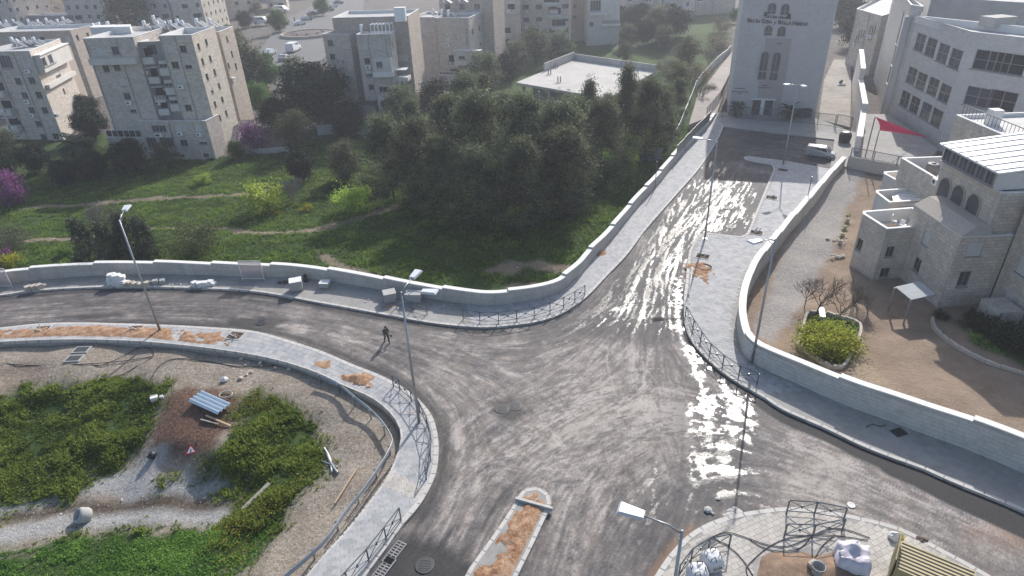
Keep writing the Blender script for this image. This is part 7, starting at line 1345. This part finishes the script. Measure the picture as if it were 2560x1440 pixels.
for i in range(16): fs.append((2*i, 2*i+1, 2*i+3, 2*i+2))
m.add(vs, fs); kid(o, 'sheet', m, plain('blue_sheet', (.50, .58, .64), .35, .4, var=.1)); o.scale = (1.2, 1.2, 1.2)
def plank(x0, y0, x1, y1, w_, t, mat, label, nm='wooden_plank', cat='plank'):
    a, b = G(x0, y0), G(x1, y1); c = (a+b)/2+[0, 0, t/2+.12]; o = empty(nm, c, label, cat); d = b-a; L = np.linalg.norm(d[:2]); k = kid(o, 'board', MB().box((0, 0, 0), (L, w_, t)), mat); k.rotation_euler = (0, -math.atan2(d[2], L), math.atan2(d[1], d[0])); return o
M_WD = plain('raw_wood', (.42, .31, .2), .8, var=.2, scale=6); M_WG = plain('grey_wood', (.30, .28, .25), .85, var=.2)
plank(607,1278,675,1212,.28,.06,M_WG,'grey wooden board sloping down the weedy bank'); plank(838,1262,893,1176,.12,.06,M_WD,'long raw timber lying on the gravel inside the guard rail'); plank(516,1042,578,1068,.14,.05,M_WD,'brown timber beside the corrugated sheet'); plank(503,1052,548,1064,.1,.05,M_WG,'thin grey lath beside the corrugated sheet')
def pipe(pts, r, mat, label, nm, cat, z=.08, n=8, hard=None):
    q = [G(x, y)+[0, 0, z] if hard is None else P(x, y, hard) for x, y in pts]; o = empty(nm, q[0], label, cat); sm_ = smooth_line(np.array(q)-q[0], .3); kid(o, 'run', MB().tube(sm_, r, n), mat, True); return o
pipe([(818,1138),(828,1160),(845,1185)],.09,M_METAL,'grey plastic pipe offcut on the bank, right one','pipe_offcut','pipe'); pipe([(805,1155),(845,1170)],.05,M_METAL,'thin grey pipe offcut crossing the thicker one','pipe_offcut','pipe'); pipe([(812,1122),(826,1150),(830,1182)],.06,M_TRIM,'pale pipe offcut on the bank, left one','pipe_offcut','pipe'); pipe([(378,1152),(386,1136)],.26,M_BLK,'short black culvert pipe poking out of the slope','culvert_pipe','pipe',.2,12)
pipe([(180,895),(250,915),(330,880),(360,868),(385,890),(330,925),(290,945)],.03,M_BLUE,'black cable looping over the verge, left','loose_cable','cable',.06); pipe([(380,945),(400,915),(440,898),(520,905),(600,918),(690,915)],.03,M_BLUE,'black cable arching along the verge, middle','loose_cable','cable',.06); pipe([(-40,905),(80,915),(200,912),(300,905),(380,893)],.03,M_BLUE,'black cable lying along the verge at the left','loose_cable','cable',.06)
p = G(565,990); o = empty('hose_coil', p+[0, 0, .1], 'pale coil of hose above the corrugated sheet', 'hose'); kid(o, 'loop', MB().tube([(.5*math.cos(t), .42*math.sin(t), .03*math.sin(3*t)) for t in np.linspace(0, 6.28, 24)], .035, 6), plain('hose_grey', (.4, .4, .36), .6)); kid(o, 'loop', MB().tube([(.46*math.cos(t)+.03, .40*math.sin(t), .07) for t in np.linspace(0, 6.28, 24)], .035, 6), plain('hose_grey', (.4, .4, .36), .6))
p = G(562,952); o = empty('white_sack', p, 'small white sack on the verge above the mound', 'sack'); m = MB(); m.lathe([(.2, 0), (.3, .1), (.26, .22), (.15, .3), (.04, .32)], n=7); kid(o, 'sack', m, M_WB); kid(o, 'knot', MB().lathe([(.04, .31), (.08, .36), (.02, .4)], n=6), M_WB)
p = G(480,1140); o = empty('warning_sign', p+[0, 0, .2], 'fallen triangular warning sign on the red earth', 'sign', rz=.3); k = kid(o, 'border', MB().add([(-.4, 0, 0), (.4, 0, 0), (0, .7, 0)], [(0, 1, 2)]), plain('sign_red', (.45, .03, .03), .5)); k.rotation_euler = (.6, 0, 0); k2 = kid(o, 'face', MB().add([(-.26, .09, .01), (.26, .09, .01), (0, .54, .01)], [(0, 1, 2)]), M_WB); k2.rotation_euler = (.6, 0, 0)
k3 = kid(o, 'symbol', MB().box((0, .24, .016), (.06, .2, .008)), M_BLK); k3.rotation_euler = (.6, 0, 0); k3 = kid(o, 'symbol', MB().box((0, .12, .016), (.05, .04, .008)), M_BLK); k3.rotation_euler = (.6, 0, 0)
for x, y, w_, l in ((388,1002,.5,'small white box at the weed edge beside the mound'),(405,995,.25,'tiny white scrap beside the small white box')): p = G(x, y); o = empty('scrap_box', p, l, 'box', rz=.4); kid(o, 'box', MB().box((0, 0, w_*.4), (w_, w_*.7, w_*.8)), M_WB); kid(o, 'flap', MB().box((0, w_*.36, w_*.83), (w_, .03, .06)), M_WB)
rubble('verge_stones',300,1290,14,2.2,.14,M_BEI,'pale stones strewn along the ditch',21,-2.7,'stones'); rubble('verge_stones',520,1270,12,1.6,.12,M_BEI,'pale stones strewn at the right end of the ditch',22,-2.5,'stones'); rubble('verge_stones',640,915,10,1.4,.16,M_BEI,'stones on the verge below the bend pavement',23,-.35,'stones')
for x, y in ((205,876),(186,898)): p = G(x, y); o = empty('ground_hatch', p+[0, 0, .05], 'square concrete hatch in the verge, '+('upper' if x > 200 else 'lower')+' one', 'hatch'); kid(o, 'frame', MB().box((0, 0, 0), (1.3, .9, .12)), M_GB); kid(o, 'lid', MB().box((0, 0, .065), (1.05, .68, .03)), M_IRON)
def pebbles(nm, n, box, seed, s0, s1, mask, mat):
    rg = np.random.default_rng(seed); x = rg.uniform(box[0], box[1], n); y = rg.uniform(box[2], box[3], n); k = mask(x, y) & (grid_val(hs, x, y) > .25); x, y = x[k], y[k]; z = grid_val(tz, x, y); n = len(x); s = s0+(s1-s0)*rg.random(n)**3; V = []
    th = rg.uniform(0, 6.28, n); cor = [np.stack([x+s*np.cos(th+a)*rg.uniform(.7, 1.2, n), y+s*np.sin(th+a)*rg.uniform(.7, 1.2, n), z-.02], -1) for a in (0, 1.57, 3.14, 4.71)]; top = np.stack([x+rg.normal(0, .2, n)*s, y+rg.normal(0, .2, n)*s, z+s*rg.uniform(.5, 1, n)], -1)
    for i in range(4): V.append(np.stack([cor[i], cor[(i+1) % 4], top], 1))
    V = np.stack(V, 1).reshape(-1, 3); tag(link(nm, quads_mesh(nm, V, mat, 3, np.repeat(rg.random(n), 12))), kind='stuff')
pebbles('verge_gravel', 16000, (-48, -6, 15, 44), 31, .02, .085, lambda x, y: (grid_val(m_low, x, y) > .5) & (grid_val(m_grass, x, y) < .3) & (grid_val(m_red, x, y) < .4), M_BEI)
pebbles('mound_clods', 5000, (-30, -14, 26, 40), 32, .03, .1, lambda x, y: grid_val(m_red, x, y) > .45, plain('red_clods', (.16, .115, .09), .95, var=.4))
pebbles('meadow_stones', 5000, (-60, 30, 56, 100), 33, .05, .22, lambda x, y: grid_val(m_path, x, y) > .35, M_BEI)
# near corner -----------------------------------------------------------
def bigbag(x, y, label, rz, sc=1.0):
    r = empty('bulk_bag', P(x, y, ZP), label, 'bag', rz=rz); r.scale = (sc,)*3; m = MB(); n = 16; vs = []; rg = random.Random(x)
    prof = [(.42, 0), (.5, .12), (.53, .4), (.5, .72), (.42, .86), (.2, .95), (.05, .9)]
    for rr, z in prof:
        for k in range(n): t = 6.283*k/n; sq = 1/max(abs(math.cos(t)), abs(math.sin(t)))**.55; w_ = rr*sq*(1+rg.uniform(-.05, .05)); vs.append((w_*math.cos(t), w_*math.sin(t), z+rg.uniform(-.03, .03)*(z > .1)))
    fs = [(i*n+k, i*n+(k+1) % n, (i+1)*n+(k+1) % n, (i+1)*n+k) for i in range(len(prof)-1) for k in range(n)]+[tuple(range(6*n, 7*n))]; m.add(vs, fs); kid(r, 'sack', m, plain('bag_fabric', (.60, .60, .61), .7, var=.1, scale=6), True)
    for a_ in (.78, 2.36, 3.93, 5.5): ca, sa_ = math.cos(a_), math.sin(a_); kid(r, 'strap', MB().tube([(.5*ca, .5*sa_, .7), (.42*ca, .42*sa_, 1.0), (.25*ca-.15*sa_, .25*sa_+.15*ca, 1.08), (.3*ca-.25*sa_, .3*sa_+.25*ca, .85)], .025, 5), M_BLK)
    xx = -.24
    for w_, h_ in ((.06, .16), (.1, .06), (.05, .16), (.1, .14)): kid(r, 'print_mark', MB().box((xx+w_/2, -.585, .52), (w_, .01, h_)), M_BLK); xx += w_+.05
    kid(r, 'print_line', MB().box((0, -.583, .36), (.42, .01, .03)), M_GB)
    return r
bigbag(1778,1415,'white bulk bag with black straps and print, upper of the two',.25); bigbag(1742,1450,'white bulk bag at the bottom edge, lower of the two',.1)
r = empty('wrapped_pallet', P(2125,1412,ZP), 'pallet load wrapped in crumpled white plastic film', 'pallet', rz=-.35); m = MB(); rg = random.Random(5); n = 6; vs = []; fs = []
X_ = np.linspace(-.75, .75, 9); Y_ = np.linspace(-.6, .6, 9)
for j, y in enumerate(Y_):
    for i, x in enumerate(X_): vs.append((x+rg.uniform(-.04, .04), y+rg.uniform(-.04, .04), 1.0+rg.uniform(-.14, .14)+(.25 if 3 <= i <= 5 and j > 4 else 0)))
for j in range(8):
    for i in range(8): fs.append((j*9+i, j*9+i+1, j*9+i+10, j*9+i+9))
ring = [j*9+i for j, i in [(0, i) for i in range(9)]+[(j, 8) for j in range(1, 9)]+[(8, i) for i in range(7, -1, -1)]+[(j, 0) for j in range(7, 0, -1)]]; o0 = len(vs); vs += [(vs[k][0]*1.04, vs[k][1]*1.04, 0.12) for k in ring]; L_ = len(ring); fs += [(ring[(k+1) % L_], ring[k], o0+k, o0+(k+1) % L_) for k in range(L_)]
m.add(vs, fs); kid(r, 'film_wrap', m, plain('plastic_film', (.62, .58, .62), .3, var=.15, scale=5), True); kid(r, 'pallet', MB().box((0, 0, .06), (1.5, 1.2, .12)), M_WD)
M_CONT = plain('container_paint', (.36, .30, .16), .55, .2, var=.15, scale=2); M_CONT2 = plain('container_door', (.20, .165, .085), .6, .2, var=.15, scale=2)
c0_ = P2(2195,1440,ZP); dirc = P2(2350,1475,ZP)-P2(2235,1425,ZP); ac = math.atan2(dirc[1], dirc[0]); cc_ = P(2290,1470,ZP)
r = empty('steel_container', cc_, 'olive-yellow ribbed steel container lying open on the near corner pavement', 'container', rz=ac); kid(r, 'body', MB().box((.4, 0, .95), (3.2, 1.9, 1.6)), M_CONT)
for k in range(8): kid(r, 'rib', MB().box((.4, -.8+k*.23, 1.765), (3.1, .05, .03)), M_BLK)
kid(r, 'door', MB().box((-1.3, 0, 1.35), (.06, 1.9, 1.9)), M_CONT2); kid(r, 'door_fold', MB().box((-1.335, .05, 1.35), (.02, .03, 1.85)), M_CONT); kid(r, 'hinge', MB().tube([(-1.25, .95, 1.7), (-1.25, 1.05, 1.7)], .09, 8), M_BLK); kid(r, 'skid', MB().box((.4, .8, .08), (3.2, .12, .16)), M_BLK); kid(r, 'skid', MB().box((.4, -.8, .08), (3.2, .12, .16)), M_BLK)
for k in range(14): kid(r, 'stencil_mark', MB().box((-.2+k*.11, .86, 1.757), (.06, .09, .008)), M_CONT2)
r = empty('metal_bucket', P(2042,1432,ZP+.25), 'grey open bucket in the soil pit', 'bucket'); kid(r, 'shell', MB().lathe([(.26, 0), (.33, .5), (.35, .5), (.35, .53), (.31, .53), (.3, .47), (.25, .1)], n=16), M_GB, True); kid(r, 'handle', MB().tube([(-.33, 0, .5), (-.3, .2, .62), (0, .34, .66), (.3, .2, .62), (.33, 0, .5)], .015, 5), M_METAL)
r = empty('cement_block', P(2030,1415,ZP+.2), 'pale concrete block beside the bucket', 'block', rz=.5); kid(r, 'block', MB().box((0, 0, .15), (.45, .3, .3)), M_BEI); kid(r, 'core', MB().box((0, 0, .302), (.2, .12, .006)), M_DARK)
r = empty('rubbish_bag', P(2240,1345,ZP), 'crumpled white and yellow sack at the near corner kerb', 'sack'); rg = random.Random(9)
for nm, mt_, x, sc in (('white_cloth', M_WB, -.1, .34), ('yellow_cloth', plain('yellow_cloth', (.5, .36, .03), .7), .15, .26)):
    m = MB(); n = 9; vs = []; 
    for rr, z in ((.8, 0), (1, .3), (.8, .8), (.4, 1.1), (.05, 1.15)):
        for k in range(n): t = 6.283*k/n; q = rr*(1+rg.uniform(-.22, .22)); vs.append((x+sc*q*math.cos(t), sc*q*math.sin(t), sc*z*(1+rg.uniform(-.15, .15))))
    m.add(vs, [(i*n+k, i*n+(k+1) % n, (i+1)*n+(k+1) % n, (i+1)*n+k) for i in range(4) for k in range(n)]); kid(r, nm, m, mt_)
zc = ZP+.05
for pts, l in (([(1776,1345),(1815,1330),(1870,1345),(1920,1362),(1970,1365),(2020,1345),(2070,1322),(2120,1325),(2175,1345)],'thick black cable snaking across the near corner, upper loop'),([(1785,1345),(1830,1372),(1865,1410),(1885,1445)],'black cable running down to the bottom edge, left'),([(1870,1445),(1865,1420),(1910,1375),(1960,1348),(2020,1338),(2080,1338),(2170,1350)],'black cable in a long arc to the container'),([(1872,1345),(1900,1365),(1950,1378),(2000,1370),(2025,1345)],'black cable making the lower loop'),([(2035,1400),(2055,1365),(2085,1340)],'black cable rising from the bucket'),([(2296,1406),(2330,1415),(2360,1430),(2375,1445)],'black cable end right of the container')): pipe(pts,.023,M_BLUE,l,'loose_cable','cable',hard=zc)
# lane items
o = empty('metal_ring', P(1762,667,ZP+.06), 'rusty metal ring lying on the orange earth of the lane island', 'ring'); kid(o, 'hoop', MB().tube([(.62*math.cos(t), .62*math.sin(t), 0) for t in np.linspace(0, 6.28, 26)], .04, 6), plain('rust', (.22, .1, .05), .8)); kid(o, 'weld', MB().box((.62, 0, .02), (.12, .1, .1)), plain('rust', (.22, .1, .05), .8))
pipe([(1731,668),(1727,700),(1722,738)],.05,M_TRIM,'white pole lying along the lane island kerb','fallen_pole','pole',hard=ZP+.1)
o = empty('paper_scrap', P(2128,1263,0), 'white round lid lying on the road near the corner kerb', 'lid'); kid(o, 'disc', MB().lathe([(.22, 0), (.22, .03), (.12, .035), (.1, .02), (0, .02)], n=14), M_WB)
o = empty('drain_cover', P(2247,1081,ZP), 'dark square drain cover on the right-hand pavement', 'cover', rz=.3); kid(o, 'frame', MB().box((0, 0, .008), (.9, .7, .03)), M_IRON); kid(o, 'lid', MB().box((0, 0, .027), (.76, .56, .01)), M_BLK)
pipe([(2165,1068),(2180,1060),(2200,1066),(2215,1062)],.025,M_BLUE,'little coil of black wire on the right-hand pavement','loose_wire','wire',hard=ZP+.05)
o = empty('median_step', P(1335,1262,ZP), 'dark kerb beam across the head of the traffic island', 'kerb beam', rz=math.atan2(*(P2(1378,1272)-P2(1292,1248))[::-1])); kid(o, 'beam', MB().box((0, 0, .09), (2.3, .16, .2)), M_KERB); kid(o, 'face', MB().box((0, -.1, .06), (2.3, .03, .14)), M_GB)
# yard: planter kerb, curved kerb, bench, water tank, rooftop things
pk = smooth_line(np.array([G(x, y)[:2] for x, y in [(1992,868),(2006,825),(2020,786),(2065,788),(2112,800),(2148,815),(2146,850),(2125,895),(2105,922),(2080,924),(2040,900),(1992,868)]]), .6); r = empty('planter_kerb', G(2070,860), 'low stone kerb around the yellow-green planter in the yard', 'planter'); o_ = np.array(r.location)
for a, b in zip(pk[:-1], pk[1:]): c = (a+b)/2; d = b-a; kid(r, 'kerb_stone', MB().box((c[0]-o_[0], c[1]-o_[1], TZ(*c)-o_[2]+.1), (np.linalg.norm(d)*.97, .2, .5), math.atan2(d[1], d[0])), M_BEI)
yk = smooth_line(np.array([G(x, y)[:2] for x, y in [(2330,798),(2335,822),(2370,855),(2430,890),(2500,920),(2600,950)]]), .8); r = empty('garden_kerb', G(2330,798), 'curved pale kerb edging the hedge bed before the old house', 'kerb'); o_ = np.array(r.location)
for a, b in zip(yk[:-1], yk[1:]): c = (a+b)/2; d = b-a; kid(r, 'kerb_stone', MB().box((c[0]-o_[0], c[1]-o_[1], TZ(*c)-o_[2]+.05), (np.linalg.norm(d)*.97, .22, .4), math.atan2(d[1], d[0])), M_BEI)
p = G(2052,792); o = empty('white_bench', p, 'white slab bench in the weeds at the top of the planter', 'bench', rz=1.25); kid(o, 'seat', MB().box((0, 0, .45), (1.5, .45, .1)), M_WHITE); kid(o, 'leg', MB().box((-.55, 0, .2), (.12, .4, .4)), M_GB); kid(o, 'leg', MB().box((.55, 0, .2), (.12, .4, .4)), M_GB)
def table(loc, label, rz=0.0, mat=M_BARK): 
    o = empty('terrace_table', loc, label, 'table', rz=rz); kid(o, 'table_top', MB().box((0, 0, .72), (1.5, .7, .06)), mat)
    for a_, b_ in ((-.65, -.28), (.65, -.28), (.65, .28), (-.65, .28)): kid(o, 'leg', MB().box((a_, b_, .34), (.06, .06, .69)), mat)
def chair(loc, label, rz=0.0, mat=M_METAL):
    o = empty('terrace_chair', loc, label, 'chair', rz=rz); kid(o, 'seat', MB().box((0, 0, .44), (.45, .45, .05)), mat); kid(o, 'backrest', MB().box((-.21, 0, .75), (.04, .45, .5)), mat)
    for a_, b_ in ((-.19, -.19), (.19, -.19), (.19, .19), (-.19, .19)): kid(o, 'leg', MB().box((a_, b_, .2), (.04, .04, .42)), mat)
table((34.4, 52.6, 3.92), 'dark table on the near terrace of the old house', .2); chair((36.2, 53.2, 3.92), 'white chair on the near terrace beside the table', .5, M_WHITE); chair((36.6, 52.4, 3.92), 'metal chair on the near terrace by the wall', 2.0); chair((35.9, 54.2, 3.92), 'white chair at the back of the near terrace', -.6, M_WHITE)
table((44.0, 57.5, 6.25), 'wooden table on the upper patio behind the sun room', .3, M_BARK); chair((45.2, 59.5, 6.25), 'metal chair on the upper patio, left', 1.0); chair((45.9, 58.6, 6.25), 'metal chair on the upper patio, right', -1.0)
o = empty('water_tank', (42.2, 60.2, 6.22), 'dark cylindrical water tank on the upper patio', 'tank'); kid(o, 'tank', MB().lathe([(.6, 0), (.6, 1.2), (.5, 1.35), (0, 1.4)], n=16), plain('tank_grey', (.16, .15, .15), .6)); kid(o, 'lid', MB().lathe([(.2, 1.4), (.2, 1.46), (0, 1.48)], n=10), M_BLK)
r = empty('slatted_roof', (*P2(2250,482,4.6), 4.6), 'broken slatted canopy of white boards over the terraces', 'canopy'); o_ = np.array(r.location)
for k in range(12):
    a, b = P(2228+k*.6, 476+k*3.4, 4.6)-o_, P(2300+k*1.6, 466+k*4.2, 4.9)-o_
    if k in (9, 11): b = a+(b-a)*.6
    m = MB(); d = (b-a); nn = np.array([-d[1], d[0], 0]); nn = nn/np.linalg.norm(nn)*.11; m.hexa([a-nn, b-nn, b+nn, a+nn, a-nn+[0, 0, .04], b-nn+[0, 0, .04], b+nn+[0, 0, .04], a+nn+[0, 0, .04]]); kid(r, 'slat', m, M_WHITE)
for k in range(4): p = G(2118-k*6, 555+k*18); o = empty('plant_pot', p, 'potted plant in the row below the terraces, '+('topmost','second from the top','third from the top','lowest')[k], 'plant pot'); kid(o, 'pot', MB().lathe([(.16, 0), (.24, .4), (.22, .4)], n=10), M_BEI); V = leaf_quads(np.random.default_rng(k).normal(size=(70, 3))*[.18, .18, .16]+[0, 0, .65], np.random.default_rng(k), .08, .05); q = bpy.data.objects.new('foliage', quads_mesh('foliage', V, L_GREEN, 4, np.random.default_rng(k).random(280))); COL.objects.link(q); q.parent = o
o = empty('rubbish_heap', P(2103,212,.05), 'dark open lid and white rubbish lying in the alley', 'rubbish'); kid(o, 'lid', MB().box((.0, .3, .4), (.9, .06, .8), .4), M_BLK); kid(o, 'bag', MB().lathe([(.4, 0), (.45, .2), (.2, .4), (.03, .42)], (.2, -.4, 0), 9), M_WB); kid(o, 'bag', MB().lathe([(.3, 0), (.35, .15), (.1, .3)], (-.5, -.3, 0), 8), M_WB)
o = empty('dark_bin', P(2110,355,ZP), 'dark rounded bin by the alley gate', 'bin'); kid(o, 'body', MB().lathe([(.75, 0), (.85, .8), (.8, 1.3), (.5, 1.5), (.0, 1.52)], n=14), M_BLK); kid(o, 'rim', MB().lathe([(.88, .8), (.88, .88), (.8, .9)], n=14), M_BLK)
o = empty('dark_bin', P(2008,292,ZP), 'dark bench-like bin beside the right palm at the hall', 'bin'); kid(o, 'body', MB().box((0, 0, .6), (2.2, .9, 1.2)), M_BLK); kid(o, 'lid', MB().box((0, 0, 1.24), (2.3, 1, .08)), M_BLK)
# ================================================================ haze
hm = bpy.data.materials.new('haze_air'); hm.use_nodes = True; nt = hm.node_tree; nt.nodes.remove(nt.nodes['Principled BSDF']); pv = nt.nodes.new('ShaderNodeVolumePrincipled')
pv.inputs['Color'].default_value = (.86, .90, 1.0, 1); pv.inputs['Density'].default_value = 0.00058; pv.inputs['Anisotropy'].default_value = 0.35; nt.links.new(pv.outputs[0], nt.nodes['Material Output'].inputs['Volume'])
hz = MB().box((0, 0, 14.0), (2560, 2560, 38.0)).build('haze', hm); tag(hz, kind='stuff')
